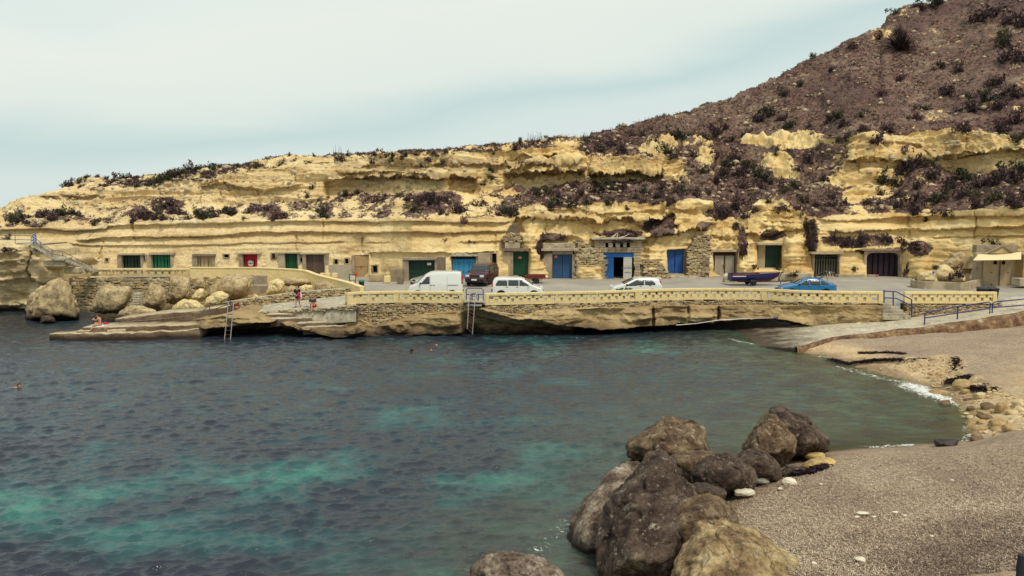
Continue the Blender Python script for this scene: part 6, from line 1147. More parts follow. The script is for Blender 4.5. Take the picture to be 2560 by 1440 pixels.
for l, g_, L_ in groups:
    place = g_.replace('shrubs of the ', 'in the ').replace('shrubs along the ', 'along the ').replace('shrubs on the ', 'on the '); items = []
    ysr = sorted(q[1]-float(interp(q[0], C4)) for q in L_); t1, t2 = ysr[len(ysr)//3], ysr[2*len(ysr)//3]
    for (a, b, w) in L_:
        k_ = 1 if rb.random() < .22 else (2 if rb.random() < .12 else 0); dy = b-float(interp(a, C4)); lv = 'upper' if dy < t1 else ('middle' if dy < t2 else 'lower'); sz_ = 'tiny' if w < 18 else ('small' if w < 27 else ('mid-sized' if w < 38 else 'large'))
        items.append([a, b, w, k_, (sz_, ('purple brown', 'dark green', 'olive')[k_], min(LM, key=lambda m_: abs(m_[0]-a))[1], lv)])
    cnt = {}
    for it in sorted(items): n_ = cnt.get(it[4], 0); cnt[it[4]] = n_+1; it.append(n_)
    for a, b, w, k_, key, n_ in items:
        tail = '' if cnt[key] == 1 else (', %sfrom the left' % NTH[min(n_, 8)] if n_ else ', leftmost such')
        lb_ = ('%s %s shrub %s, %s, above %s%s' % (key[0].replace('mid-sized', 'medium'), key[1].replace('purple ', ''), place.replace('in the purple', 'on the').replace('the overhang terrace', 'the terrace').replace('the right mound', 'the mound').replace('central ', '').replace('left ', '').replace('in the ledge', 'on the ledge').replace('in the middle ledge', 'on the middle ledge').replace('in the terrace', 'on the terrace').replace('in the mound', 'on the mound'), key[3], key[2].replace('the very dark', 'the dark').replace('the far ', 'the ').replace('the walled ', 'the '), tail.replace(', leftmost such', ', leftmost').replace('from the left', 'from left')))
        if len(lb_.replace(',', ' ').split()) > 16: lb_ = lb_.replace('above the ', 'above ', 1)
        bush(lb_, a, b, w*(1.08 if b > 460 or a > 1400 else .85), k_, w*rb.uniform(.62, .9)*(1 if b > 460 or a > 1400 else .8), g_)
# the spiky plant
sp_ = thing('spiky_plant', 'large round spiky dark plant near the top of the hill', 'plant', cliff_at(2252, 122)); rg = np.random.RandomState(77); T_, tt = [], []
for i in range(420):
    th = rg.uniform(0, 6.28); el = abs(rg.normal(.55, .45)); el = min(el, 1.5); L = rg.uniform(2.2, 4.4); d = np.array([math.cos(th)*math.cos(el), math.sin(th)*math.cos(el), math.sin(el)*.95]); w = np.array([-math.sin(th), math.cos(th), 0])*.07; b0 = d*.2; mid_ = d*L*.55+np.array([0, 0, .06]); T_ += [np.array([b0-w, b0+w, mid_+w*.7]), np.array([b0-w, mid_+w*.7, mid_-w*.7]), np.array([mid_-w*.7, mid_+w*.7, d*L-np.array([0, 0, .12*L*math.cos(el)])])]; tt += [rg.uniform(.1, .75)]*9
V = np.concatenate(T_); me = mesh_np('blades', V, np.arange(len(V)).reshape(-1, 3), False); fattr(me, 'tint', tt); link('blades', me, M_lf[0], sp_)
# ---- ground scrub: stuff
rg = np.random.RandomState(12)
flat = P1.reshape(-1, 3); slf = np.clip(sl, 0, 1.1).ravel(); segf = SG.ravel(); areaw = np.where(segf > 3, 2.3, 1.0)*np.where(slf > .38, slf**1.4, 0)
nn_ = np.abs(fbm(flat[:, 0]*.5, flat[:, 1]*.5, flat[:, 2]*.5, 3, 90)); vis = (PXg.ravel() > -120) & (PXg.ravel() < 2680); areaw = areaw*vis*(.35+nn_*1.6); areaw /= areaw.sum()
NT = 36000; idx = rg.choice(len(flat), NT, p=areaw); base = flat[idx]+rg.normal(size=(NT, 3))*[.06, .06, .02]; sz = rg.uniform(.14, .40, NT)*np.where(rg.rand(NT) < .10, 1.5, 1)*np.where(segf[idx] > 3, .62, 1)
K = 7; B3_ = np.repeat(base[:, None], K, 1); th = rg.uniform(0, 6.28, (NT, K)); el = rg.uniform(.15, 1.5, (NT, K)); L = sz[:, None]*rg.uniform(.5, 1.1, (NT, K)); d = np.stack([np.cos(th)*np.cos(el), np.sin(th)*np.cos(el), np.sin(el)*.85], -1)*L[..., None]; w = np.stack([-np.sin(th), np.cos(th), 0*th], -1)*(sz[:, None]*rg.uniform(.10, .30, (NT, K)))[..., None]
o3 = rg.normal(size=(NT, K, 3))*sz[:, None, None]*[.35, .35, .1]; Q = np.stack([B3_+o3-w, B3_+o3+w, B3_+o3+d], 2).reshape(-1, 3); me = mesh_np('ground_scrub', Q, np.arange(len(Q)).reshape(-1, 3), False)
patch_t = fbm(base[:, 0]*.12, base[:, 1]*.15, base[:, 2]*.2, 3, 44)*.30; fattr(me, 'tint', np.repeat(np.clip(.42+patch_t[:, None]+rg.normal(size=(NT, K))*.15, 0, 1).ravel(), 3))
tag(link('ground_scrub', me, M_tuft), 'dry purple brown scrub covering ledges and hillside', 'scrub', kind='stuff')
# ---- dead stalks against the sky: stuff
T_ = []
for (a, b, w, h, n_) in ((845,384,22,22,16),(1180,370,60,6,30),(1225,366,60,9,40),(1320,356,60,16,40),(1340,352,40,20,30),(1420,350,50,10,30),(1450,347,40,14,24),(1480,338,60,7,40),(1540,320,60,7,40),(1600,303,60,7,40),(1660,284,50,6,30),(1590,480,60,12,40),(1500,486,60,10,30),(1680,490,50,9,30)):
    for i in range(n_):
        x = a+rg.uniform(-w/2, w/2); c3 = cliff_at(x, b+interp(x, C4)-interp(a, C4) if b < 400 else b); s_ = c3.y/F; hh = h*s_*rg.uniform(.4, 1.3); q = np.array(c3); lean = rg.normal()*.18*hh; r_ = .022
        T_.append(np.array([q+[-r_, 0, -.2], q+[r_, 0, -.2], q+[lean, 0, hh]]))
        if hh > .3:
            q2 = q+np.array([lean*.6, 0, hh*.6]); T_.append(np.array([q2, q2+[.02, 0, .03], q2+[rg.normal()*.15*hh, 0, hh*.3]]))
V = np.concatenate(T_); me = mesh_np('dry_stalks', V, np.arange(len(V)).reshape(-1, 3), False); tag(link('dry_stalks', me, mat('dry_stalk', (.16, .12, .10), .9)), 'thin dead flower stalks standing on the ridge and terrace', 'stalks', kind='stuff')
# ---- loose pale stones on the slopes: stuff
wq = np.where((segf > 1.05) & vis, .25+slf*.5, 0)*(.1+nn_**2*3)*np.where(segf > 3, .35, 1); wq /= wq.sum(); NS = 2600; idx = rg.choice(len(flat), NS, p=wq); VV, FF = [], []
for i, k in enumerate(idx):
    s_ = rg.gamma(2.2, .045)+.04; q = V3*np.array([s_*1.3, s_, s_*.8])*rg.uniform(.7, 1.25, (len(V3), 1)); VV.append(q+flat[k]+[0, -.05, .03]); FF.append(F3+i*len(V3))
me = mesh_np('loose_stones', np.concatenate(VV), np.concatenate(FF), False); tag(link('loose_stones', me, mat('pale_scree', (.56, .45, .29), .9, col2=(.36, .27, .17), scale=2)), 'pale loose stones strewn over the scrub slopes', 'stones', kind='stuff')
# ================================================================== VEHICLES
def carpaint(nm, c, rough=.25): return mat(nm, c, rough, spec=.5, coat=.5)
def vehicle(label, cat, name, c_, rz, L, W, H, top, belt, wheels, WR, paintm, glass=(), ws=None, rw=None, lamps=(), bumper=M_black, tumble=.17, sill=.22, endr=.16, bumpz=.45, handles=(), mirror=None, grp=None, extra=None, rear_top=None, dark_sides=True):
    """top: [(x,z)] roof/bonnet outline from rear (-L/2) to front (+L/2); everything in the vehicle's own axes"""
    root = thing(name, label, cat, c_, rz, grp); hl = L/2; NS = 110
    xs = np.linspace(-hl, hl, NS); tp = interp(xs, top); k3 = np.ones(5)/5; tps = np.convolve(np.pad(tp, 2, mode='edge'), k3, 'valid'); tp = tps
    def topf(x): return np.interp(x, xs, tp)
    def Wf(x, z):
        e = np.clip((np.abs(x)-(hl-.42))/.42, 0, 1); w = W/2*(1-endr*e**2.2); zr = H
        g = np.where(z < belt, 1-.045*((belt-z)/belt)**2, 1-tumble*np.clip((z-belt)/(zr-belt), 0, 1.1)); return w*g
    bot = np.full(NS, sill); bot = np.where(np.abs(xs) > hl-.25, sill+.06, bot)
    for xw in wheels:
        R2 = WR+.055; q = R2**2-(xs-xw)**2; bot = np.where(q > 0, np.maximum(bot, WR+np.sqrt(np.maximum(q, 0))), bot)
    K = 14; S_ = np.linspace(0, 1, K); A = []
    M_ = 9
    for i, x in enumerate(xs):
        z = bot[i]+(tp[i]-bot[i])*S_**.9; y = Wf(x, z); r_ = .07; dd = np.clip((r_-(tp[i]-z))/r_, 0, 1); y = y-r_*(1-np.sqrt(1-dd**2*.98))
        col_ = [(x, yy, zz) for yy, zz in zip(y, z)]; yt = y[-1]
        for k in range(1, M_): v = 1-2*k/M_; col_.append((x, yt*v, tp[i]+.035*(1-v*v)))
        col_ += [(x, -yy, zz) for yy, zz in zip(y[::-1], z[::-1])]; A.append(col_)
    A = np.array(A); nc = A.shape[1]; me = mesh_np('body', A.reshape(-1, 3), grid_faces(NS, nc)); bm = bmesh.new(); bm.from_mesh(me); bm.verts.ensure_lookup_table()
    for row in (0, NS-1):
        b0 = row*nc
        for k in range(K-1):
            q = [bm.verts[b0+k], bm.verts[b0+k+1], bm.verts[b0+nc-2-k], bm.verts[b0+nc-1-k]]
            bm.faces.new(q)
        bm.faces.new([bm.verts[b0+K-1+j] for j in range(M_+1)])
    bmesh.ops.recalc_face_normals(bm, faces=bm.faces); bm.to_mesh(me); bm.free(); me.polygons.foreach_set('use_smooth', [True]*len(me.polygons)); me.set_sharp_from_angle(angle=R(38)); body = link('body', me, paintm, root)
    def side(nm, mt, x0, x1, lo, hi, off=.010, par=root, both=True, n=12):
        for s_ in ((1, -1) if both else (1,)):
            V_ = []
            for x in np.linspace(x0, x1, n):
                l_ = lo(x) if callable(lo) else lo; h_ = hi(x) if callable(hi) else hi; h_ = max(h_, l_+.001)
                for z in np.linspace(l_, h_, 5): V_.append((x, s_*(float(Wf(x, z))+off), z))
            m2 = mesh_np(nm, V_, grid_faces(n, 5)); o = link(nm, m2, mt, par); so = o.modifiers.new('s', 'SOLIDIFY'); so.thickness = .012; so.offset = 0
    def topstrip(nm, mt, x0, x1, vw=.84, off=.012, w2=None, n=10):
        V_ = []
        for x in np.linspace(x0, x1, n):
            f = (x-x0)/(x1-x0); vv = vw if w2 is None else vw+(w2-vw)*f; z = float(topf(x)); yy = float(Wf(x, z))-.06; dz = (float(topf(x+.02))-float(topf(x-.02)))/.04; nl = math.hypot(dz, 1)
            for v in np.linspace(-vv, vv, 9): V_.append((x-dz/nl*off*1.0, yy*v, z+.035*(1-v*v)+off/nl+.004))
        m2 = mesh_np(nm, V_, grid_faces(n, 9)); o = link(nm, m2, mt, root); so = o.modifiers.new('s', 'SOLIDIFY'); so.thickness = .012; so.offset = 0
    for (nm, x0, x1, lo, hi) in glass: side(nm, M_glass, x0, x1, lo, hi)
    if ws: topstrip('windscreen', M_glass, *ws)
    if rw: topstrip('rear_window', M_glass, *rw)
    if bumper:
        for s_ in (1, -1):
            mb = MB(); y_ = W/2*(1-endr); mb.box((s_*(hl-.10), 0, bumpz-.06), (.26, 2*y_+.04, bumpz*.5)); mb.build('bumper', bumper, root, smooth=True, bevel=.05, local=True)
    mb = MB(); mb.box((0, 0, sill+.12), (L*.9, W*.86, .3)); 
    for xw in wheels: mb.box((xw, 0, WR+.05), (WR*2.3, W*.80, WR*1.5))
    mb.build('underbody', M_dark, root, local=True)
    for xw in wheels:
        for s_ in (1, -1):
            wy_ = s_*(W/2-.11); mb = MB(); mb.lathe([(WR*.62, -.09), (WR*.94, -.095), (WR, -.06), (WR, .06), (WR*.94, .095), (WR*.62, .09)], (xw, wy_, WR), 'y', 24); wh = mb.build('wheel', M_tyre, root, smooth=True, local=True)
            mb = MB(); mb.lathe([(WR*.64, 0), (WR*.60, s_*.085), (WR*.2, s_*.07), (.04, s_*.10)], (xw, wy_, WR), 'y', 20); mb.build('rim', M_rim, wh, smooth=True, local=True)
            mb = MB()
            for k in range(5):
                a = 2*math.pi*k/5+.3; mb.box((xw+math.cos(a)*WR*.40, wy_+s_*.088, WR+math.sin(a)*WR*.40), (WR*.14, .012, WR*.24), (0, -a+math.pi/2, 0))
            mb.build('rim_opening', M_dark, wh, local=True)
    for (nm, mt, x, y, z, dx, dy, dz, both) in lamps:
        for s_ in ((1, -1) if both else (1,)):
            mb = MB(); mb.box((x, s_*y, z), (dx, dy, dz)); mb.build(nm, mt, root, bevel=min(dx, dy, dz)*.25, smooth=True, local=True)
    for x, z in handles:
        for s_ in (1, -1): mb = MB(); mb.box((x, s_*(float(Wf(x, z))+.012), z), (.17, .03, .035)); mb.build('door_handle', M_black, root, bevel=.008, local=True)
    if mirror:
        for s_ in (1, -1): mb = MB(); mb.box((mirror[0], s_*(float(Wf(mirror[0], mirror[1]))+.10), mirror[1]), (.10, .20, .14)); mb.build('wing_mirror', mirror[2] if len(mirror) > 2 else M_black, root, bevel=.03, smooth=True, local=True)
    return root, Wf, topf, side
RZ_ = ROADZ+.01
def at(px_, D): v = PY(px_, 740, D); return (v.x, v.y, RZ_)
M_white = carpaint('white_car_paint', (.72, .73, .70)); M_maroon = carpaint('maroon_car_paint', (.055, .006, .012)); M_silver = mat('silver_car_paint', (.36, .37, .36), .3, metal=.4, coat=.5); M_bluecar = carpaint('bright_blue_car_paint', (.012, .16, .36)); M_plate = mat('number_plate', (.72, .72, .68), .5)
# white van, bonnet to the left
r_, Wf, tf, side = vehicle('white panel van with short bonnet and red tail lamps, parked behind the left parapet', 'van', 'delivery_van', at(1090, 61.2), math.pi+R(1.5), 4.15, 1.68, 2.0,
  [(-2.08,.75),(-2.05,1.75),(-1.95,1.95),(-1.6,2.0),(0,2.0),(.45,1.93),(.72,1.80),(1.35,1.18),(1.55,1.06),(1.98,.88),(2.04,.70),(2.08,.5)], 1.12, (-1.28, 1.32), .30, M_white,
  glass=[('side_window', .42, 1.12, lambda x: 1.12-.02*x, lambda x: min(1.66, 1.66-(x-.62)*1.15 if x > .62 else 1.66))], ws=(.80, 1.40, .80, .015, .92), lamps=[('tail_lamp', M_redlamp, -2.03, .76, 1.42, .10, .10, .62, True), ('headlight', M_lamp, 1.93, .62, .74, .16, .26, .20, True), ('indicator', mat('amber_lens', (.60, .20, .03), .3), 1.97, .60, .58, .1, .2, .08, True)],
  handles=[(.32, 1.02), (.10, 1.02)], mirror=(1.12, 1.16), tumble=.10, endr=.09, bumpz=.52, rw=(-2.05, -1.97, .7, .01))
side('slide_rail', M_black, -1.72, -.95, 1.0, 1.035, .012, r_); side('door_seam', M_railgrey, .37, .385, .45, 1.75, .004, r_, n=3); side('door_seam', M_railgrey, 1.14, 1.152, .62, 1.15, .004, r_, n=3); side('door_seam', M_railgrey, -.92, -.908, .45, 1.7, .004, r_, n=3)
# maroon off-roader facing the bay
r_, Wf, tf, side = vehicle('maroon off-road car facing the bay with black bumper, in front of the sky blue door', 'car', 'parked_car', at(1206, 71.2), R(-107), 4.3, 1.82, 1.86,
  [(-2.15,.8),(-2.1,1.55),(-1.95,1.80),(-1.6,1.86),(.1,1.86),(.35,1.78),(.95,1.22),(1.15,1.14),(2.0,1.05),(2.1,.9),(2.15,.7)], 1.16, (-1.3, 1.35), .36, M_maroon,
  glass=[('side_window', -.65, .75, 1.16, lambda x: min(1.68, 1.68-(x-.25)*.95 if x > .25 else 1.68)), ('side_window', -1.85, -.75, 1.18, 1.68)], ws=(.40, .93, .86, .015, .94), lamps=[('headlight', M_lamp, 2.08, .66, .93, .12, .34, .20, True), ('number_plate', M_plate, 2.20, 0, .62, .03, .50, .13, False), ('grille', M_black, 2.10, 0, .93, .10, .80, .18, False), ('tail_lamp', M_redlamp, -2.12, .8, 1.2, .08, .12, .4, True)],
  handles=[(.1, 1.02), (-.9, 1.02)], mirror=(.72, 1.22), tumble=.15, endr=.08, bumpz=.62, sill=.34)
side('door_cladding', M_black, -.9, .9, .38, .55, .012, r_)
# silver saloon behind the van
vehicle('silver grey car half hidden behind the white van, in front of the dark green doors', 'car', 'parked_car', at(1092, 69.0), R(207), 4.3, 1.68, 1.40,
  [(-2.15,.7),(-2.08,.98),(-1.5,1.02),(-.85,1.34),(-.4,1.40),(.1,1.40),(.4,1.32),(1.05,.98),(1.2,.94),(2.0,.78),(2.1,.62),(2.15,.5)], .92, (-1.3, 1.32), .30, M_silver,
  glass=[('side_window', -.95, .85, .93, lambda x: float(min(1.30, 1.30-(x-.35)*.62 if x > .35 else 1.30, 1.30-(-.55-x)*.6 if x < -.55 else 1.30)))], ws=(.44, 1.03, .84, .015, .94), rw=(-1.42, -.92, .9, .015, .84), lamps=[('headlight', M_lamp, 2.06, .60, .66, .12, .34, .14, True), ('grille', M_black, 2.09, 0, .66, .06, .7, .11, False), ('tail_lamp', M_redlamp, -2.1, .62, .8, .1, .3, .16, True)], handles=[(0, .84), (-.8, .84)], mirror=(.82, .97), tumble=.2)
# white tall hatchback facing right
M_roofrail = M_steel
r_, Wf, tf, side = vehicle('white tall family hatchback facing right, between the ladder gap and the red trailer', 'car', 'parked_car', at(1294, 60.7), R(-2), 3.95, 1.70, 1.62,
  [(-1.97,.7),(-1.93,1.12),(-1.78,1.50),(-1.6,1.58),(-1.0,1.62),(.1,1.60),(.5,1.50),(1.15,1.05),(1.3,.98),(1.78,.82),(1.92,.66),(1.97,.5)], 1.02, (-1.22, 1.26), .32, M_white,
  glass=[('side_window', -1.62, -.75, 1.02, lambda x: 1.42 if x > -1.45 else 1.42-(-1.45-x)*1.6), ('side_window', -.68, .10, 1.02, 1.44), ('side_window', .16, .92, 1.02, lambda x: min(1.44, 1.44-(x-.38)*.72 if x > .38 else 1.44))], ws=(.56, 1.16, .84, .015, .94), rw=(-1.91, -1.79, .8, .012), lamps=[('headlight', M_lamp, 1.80, .64, .80, .26, .20, .16, True), ('tail_lamp', M_redlamp, -1.88, .72, 1.08, .10, .14, .34, True), ('grille', M_black, 1.93, 0, .52, .08, 1.0, .22, False)],
  handles=[(.0, .93), (-.78, .93)], mirror=(.88, 1.08, M_white), tumble=.16, bumper=None)
side('side_moulding', M_black, -.85, .85, .38, .46, .012, r_); side('rear_bumper_end', M_black, -1.96, -1.88, .55, .78, .01, r_, n=4)
# white hatchback with green livery facing left
M_livery = mat('dark_green_livery', (.012, .07, .045), .35, col2=(.60, .63, .6), scale=4.5, lo=.40, hi=.43, detail=2)
r_, Wf, tf, side = vehicle('white small hatchback with dark green livery on its flank, facing left below the blue door', 'car', 'parked_car', at(1587, 62.0), math.pi+R(2), 3.95, 1.70, 1.46,
  [(-1.97,.7),(-1.93,1.0),(-1.78,1.32),(-1.62,1.42),(-1.1,1.46),(-.3,1.46),(.15,1.38),(.98,1.0),(1.12,.96),(1.75,.78),(1.92,.62),(1.97,.45)], .97, (-1.22, 1.27), .31, M_white,
  glass=[('side_window', -.55, .82, lambda x: .90+.03*(x < 0)-.02*x, lambda x: min(1.33, 1.33-(x-.02)*.50 if x > .02 else 1.33)), ('side_window', -1.42, -.62, lambda x: .95-.06*x*0, lambda x: 1.33 if x > -1.1 else 1.33-(-1.1-x)*.75)], ws=(.20, .98, .84, .015, .94), rw=(-1.92, -1.76, .8, .012), lamps=[('headlight', M_lamp, 1.72, .64, .76, .34, .16, .14, True), ('tail_lamp', M_redlamp, -1.82, .71, 1.08, .16, .10, .36, True), ('wing', M_white, -1.84, 0, 1.42, .26, 1.1, .05, False)],
  handles=[(-.28, .86), (-1.0, .90)], mirror=(.80, .98), tumble=.18, bumper=None)
side('livery_panel', M_livery, .35, 1.62, .50, lambda x: .74 if x < 1.3 else .66, .006, r_); side('livery_stripe', M_livery, -.1, .35, .50, .62, .006, r_)
# bright blue hatchback with open tailgate
r_, Wf, tf, side = vehicle('bright blue hatchback with its tailgate raised, facing left at the right of the boat', 'car', 'parked_car', at(2013, 62.4), math.pi+R(-1), 4.3, 1.70, 1.42,
  [(-2.14,.6),(-2.10,.92),(-1.95,.98),(-1.55,1.10),(-1.1,1.30),(-.7,1.39),(-.3,1.42),(.05,1.40),(.35,1.30),(.98,.97),(1.15,.92),(1.95,.74),(2.10,.6),(2.15,.45)], .90, (-1.3, 1.33), .30, M_bluecar,
  glass=[('side_window', .0, .80, .90, lambda x: float(min(1.30, 1.30-(x-.18)*.60 if x > .18 else 1.30))), ('side_window', -.82, -.08, .90, 1.30), ('side_window', -1.52, -.92, .93, lambda x: 1.28-(-.92-x)*.52)], ws=(.38, .99, .84, .015, .94), lamps=[('headlight', M_lamp, 2.02, .58, .62, .14, .34, .12, True), ('indicator', mat('amber_lens', (.6, .2, .03), .3), 1.98, .74, .60, .22, .08, .12, True), ('tail_lamp', M_redlamp, -2.06, .70, .82, .14, .14, .22, True)],
  handles=[(.02, .80), (-.80, .80)], mirror=(.78, .96), tumble=.22, bumpz=.5, bumper=mat('dark_blue_bumper', (.02, .05, .09), .5))
mb = MB(); 
for s_ in (-.60, .60): mb.tube([(-.85, s_, 1.40), (-1.35, s_, 1.72), (-1.75, s_*.96, 1.86), (-1.95, s_*.9, 1.80)], .045, 6)
mb.box((-1.80, 0, 1.85), (.42, 1.2, .05), (0, R(-8), 0)); mb.tube([(-.85, -.60, 1.41), (-.85, .60, 1.41)], .04, 6); tg = mb.build('tailgate', M_glass, r_, smooth=True, local=True)
mb = MB(); mb.box((-1.93, 0, 1.82), (.16, 1.15, .06), (0, R(22), 0)); mb.build('tailgate_edge', M_silver, tg, bevel=.015, local=True)
mb = MB(); mb.box((-1.45, 0, 1.0), (1.0, 1.15, .05)); mb.build('open_boot', M_dark, r_, local=True)
for s_ in (-.58, .58): mb = MB(); mb.tube([(-1.5, s_, 1.08), (-1.4, s_, 1.74)], .015, 5); mb.build('gas_strut', M_black, r_, local=True)
# small maroon box trailer
M_mtr = paint('maroon_trailer_paint', (.16, .02, .022), (.07, .02, .02)); c_ = at(1339, 72.6); t = thing('box_trailer', 'little maroon box trailer with one visible wheel beside the concrete workshop', 'trailer', c_, R(4))
for (a, b) in (((0, -.55, .62), (1.65, .04, .30)), ((0, .55, .62), (1.65, .04, .30)), ((-.82, 0, .62), (.04, 1.1, .30)), ((.82, 0, .62), (.04, 1.1, .30)), ((0, 0, .48), (1.62, 1.06, .04))):
    mb = MB(); mb.box(a, b); mb.build('side_board' if b[2] > .1 else 'floor_board', M_mtr, t, bevel=.008, local=True)
for s_ in (-.62, .62):
    mb = MB(); mb.lathe([(.14, -.07), (.25, -.075), (.27, -.04), (.27, .04), (.25, .075), (.14, .07)], (0, s_, .27), 'y', 20); w = mb.build('wheel', M_tyre, t, smooth=True, local=True); mb = MB(); mb.lathe([(.15, 0), (.14, -.06*(1 if s_ < 0 else -1)), (.04, -.05*(1 if s_ < 0 else -1))], (0, s_, .27), 'y', 14); mb.build('rim', mat('cream_rim', (.45, .36, .25), .6), w, local=True)
mb = MB(); mb.tube([(.8, 0, .45), (1.3, 0, .42)], .035, 6); mb.tube([(-.6, 0, .27), (.6, 0, .27)], .03, 6); mb.box((0, 0, .27), (.05, 1.2, .05)); mb.build('chassis', M_rust, t, local=True)
# tyres
for k, (a, D_, z, tilt, l) in enumerate(((1302, 74.6, .30, 78, 'black tyre leaning at the foot of the tall green door'), (1308, 74.1, .12, 6, 'black tyre lying flat before the tall green door'), (1311, 74.4, .42, 60, 'black tyre resting on top of the flat one'))):
    mb = MB(); prof = [(.17+.0, -.0)]; n_, m_ = 24, 10; vs = []; 
    for i in range(n_):
        A_ = 2*math.pi*i/n_
        for j in range(m_): B_2 = 2*math.pi*j/m_; rr_ = .235+.085*math.cos(B_2); vs.append((rr_*math.cos(A_), rr_*math.sin(A_), .09*math.sin(B_2)))
    fs = [(i*m_+j, ((i+1) % n_)*m_+j, ((i+1) % n_)*m_+(j+1) % m_, i*m_+(j+1) % m_) for i in range(n_) for j in range(m_)]
    mb.add(vs, fs); o = mb.build('tyre', M_tyre, None, smooth=True); v = PY(a, 740, D_); o.location = (v.x, v.y, RZ_+z); o.rotation_euler = (R(tilt), 0, R(k*40)); tag(o, l, 'tyre', 'old tyres by the tall green door')
# boat on its trailer
bt = thing('fishing_boat', 'blue and red wooden boat with teal foredeck on a small trailer, bow to the right', 'boat', at(1884, 70.6), R(2)); Lb = 4.25; T = np.linspace(0, 1, 30)
hw = .72*np.sqrt(np.clip(1-((T-.42)/.60)**2*np.where(T > .42, 1, .35), 0.0004, 1)); gz = 1.02+.10*T**2*1.6+.03*(1-T); kz = .36+.0*T+.50*np.clip((T-.72)/.28, 0, 1)**2.2; cz = kz+.10+.10*T; cw = hw*(.86-.35*T**3); X_ = -Lb/2+Lb*T+.12*np.clip((T-.8)/.2, 0, 1)
def hullgrid(cols, nm, mt, par=bt, sol=.03):
    for s_ in (1, -1):
        V_ = np.array([[(x, s_*c[0], c[1]) for c in cc] for x, cc in zip(X_, cols)]); me = mesh_np(nm, V_.reshape(-1, 3), grid_faces(30, V_.shape[1])); o = link(nm, me, mt, par)
        if sol: q = o.modifiers.new('s', 'SOLIDIFY'); q.thickness = sol; q.offset = 0
M_nav = paint('navy_boat_paint', (.016, .022, .12), (.03, .03, .09), .4); M_boatred = paint('boat_red_paint', (.20, .02, .02), (.14, .03, .03), .5); M_teal = paint('teal_deck_paint', (.10, .26, .26), (.08, .18, .18)); M_wht = mat('white_gloss', (.75, .74, .70), .4)
hullgrid([[(0.0, k), (w*.6, (k+c)/2-.02), (w, c)] for k, w, c in zip(kz, cw, cz)], 'hull_bottom', M_boatred); hullgrid([[(w, c), ((w+h)/2+.02, (c+g)/2), (h, g)] for w, c, h, g in zip(cw, cz, hw, gz)], 'hull_side', M_nav)
hullgrid([[(h+.03, g-.07), (h+.035, g), (h-.06, g+.005)] for h, g in zip(hw, gz)], 'gunwale', M_boatred, sol=.02)
V_ = np.array([[(x, v*max(h-.03, .005), g-.30) for v in (-1, 0, 1)] for x, h, g in zip(X_, hw, gz)]); link('inner_floor', mesh_np('inner_floor', V_[:19].reshape(-1, 3), grid_faces(19, 3)), M_boatred, bt)
V_ = np.array([[(x, v*max(h-.05, .004), g-.02+.06*(1-abs(v))) for v in (-1, -.5, 0, .5, 1)] for x, h, g in zip(X_, hw, gz)]); link('foredeck', mesh_np('foredeck', V_[17:].reshape(-1, 3), grid_faces(13, 5)), M_teal, bt)
mb = MB(); mb.prism([(-Lb/2, -hw[0], gz[0]), (-Lb/2, hw[0], gz[0]), (-Lb/2, cw[0], cz[0]), (-Lb/2, 0, kz[0]), (-Lb/2, -cw[0], cz[0])], (-.05, 0, 0)); mb.build('transom', M_nav, bt, local=True)
for x in (-1.1, -.2): mb = MB(); mb.box((x, 0, .92), (.24, 1.28, .04)); mb.build('thwart', M_boatred, bt, bevel=.01, local=True)
hullgrid([[(w+(h-w)*.62+.035, c+(g-c)*.62), (w+(h-w)*.72+.035, c+(g-c)*.72)] for w, c, h, g in list(zip(cw, cz, hw, gz))[:10]]+[[(0, .7), (0, .7)]]*20, 'white_stripe', M_wht, sol=.01) if False else None
for s_ in (1, -1):
    V_ = [(X_[i], s_*(cw[i]+(hw[i]-cw[i])*f+.045), cz[i]+(gz[i]-cz[i])*f) for i in range(0, 9) for f in (.60, .74)]; link('white_stripe', mesh_np('white_stripe', V_, grid_faces(9, 2)), M_wht, bt)
tr_ = thing('boat_trailer', 'low dark boat trailer under the blue and red boat, hitch jack at its right', 'trailer', at(1884, 70.6), R(2))
mb = MB(); mb.tube([(-1.6, .35, .36), (1.6, .2, .36), (2.9, 0, .30)], .04, 6); mb.tube([(-1.6, -.35, .36), (1.6, -.2, .36), (2.9, 0, .30)], .04, 6); mb.box((-.35, 0, .30), (.06, 1.5, .06)); mb.build('chassis', M_railgrey, tr_, local=True)
for s_ in (.78, -.78):
    mb = MB(); mb.lathe([(.12, -.07), (.24, -.08), (.26, 0), (.24, .08), (.12, .07)], (-.35, s_, .26), 'y', 18); w = mb.build('wheel', M_tyre, tr_, smooth=True, local=True); mb = MB(); mb.box((-.35, s_*1.03, .38), (.58, .24, .34)); mb.build('mudguard', M_black, tr_, bevel=.05, local=True)
mb = MB(); mb.tube([(2.1, -.02, .30), (2.45, -.02, 1.10)], .035, 6); mb.tube([(2.35, -.02, 1.05), (2.5, -.02, 1.18), (2.6, .0, 1.08)], .05, 6); mb.tube([(2.45, .1, .1), (2.2, .1, .75)], .03, 6); mb.build('winch_post', M_black, tr_, local=True)
cv = thing('tarpaulin', 'pale cloth bundle lying behind the stern of the boat', 'tarpaulin', at(1820, 72)); bm_ = blobrock('x', 1819, 691, 26, 18, 71.6, mat('pale_cloth', (.62, .56, .42), .9), 401, 3, .16, 'cloth'); bm_.location = Vector(bm_.location)-Vector(cv.location); bm_.parent = cv
for k_ in ('label', 'category'): del bm_[k_]
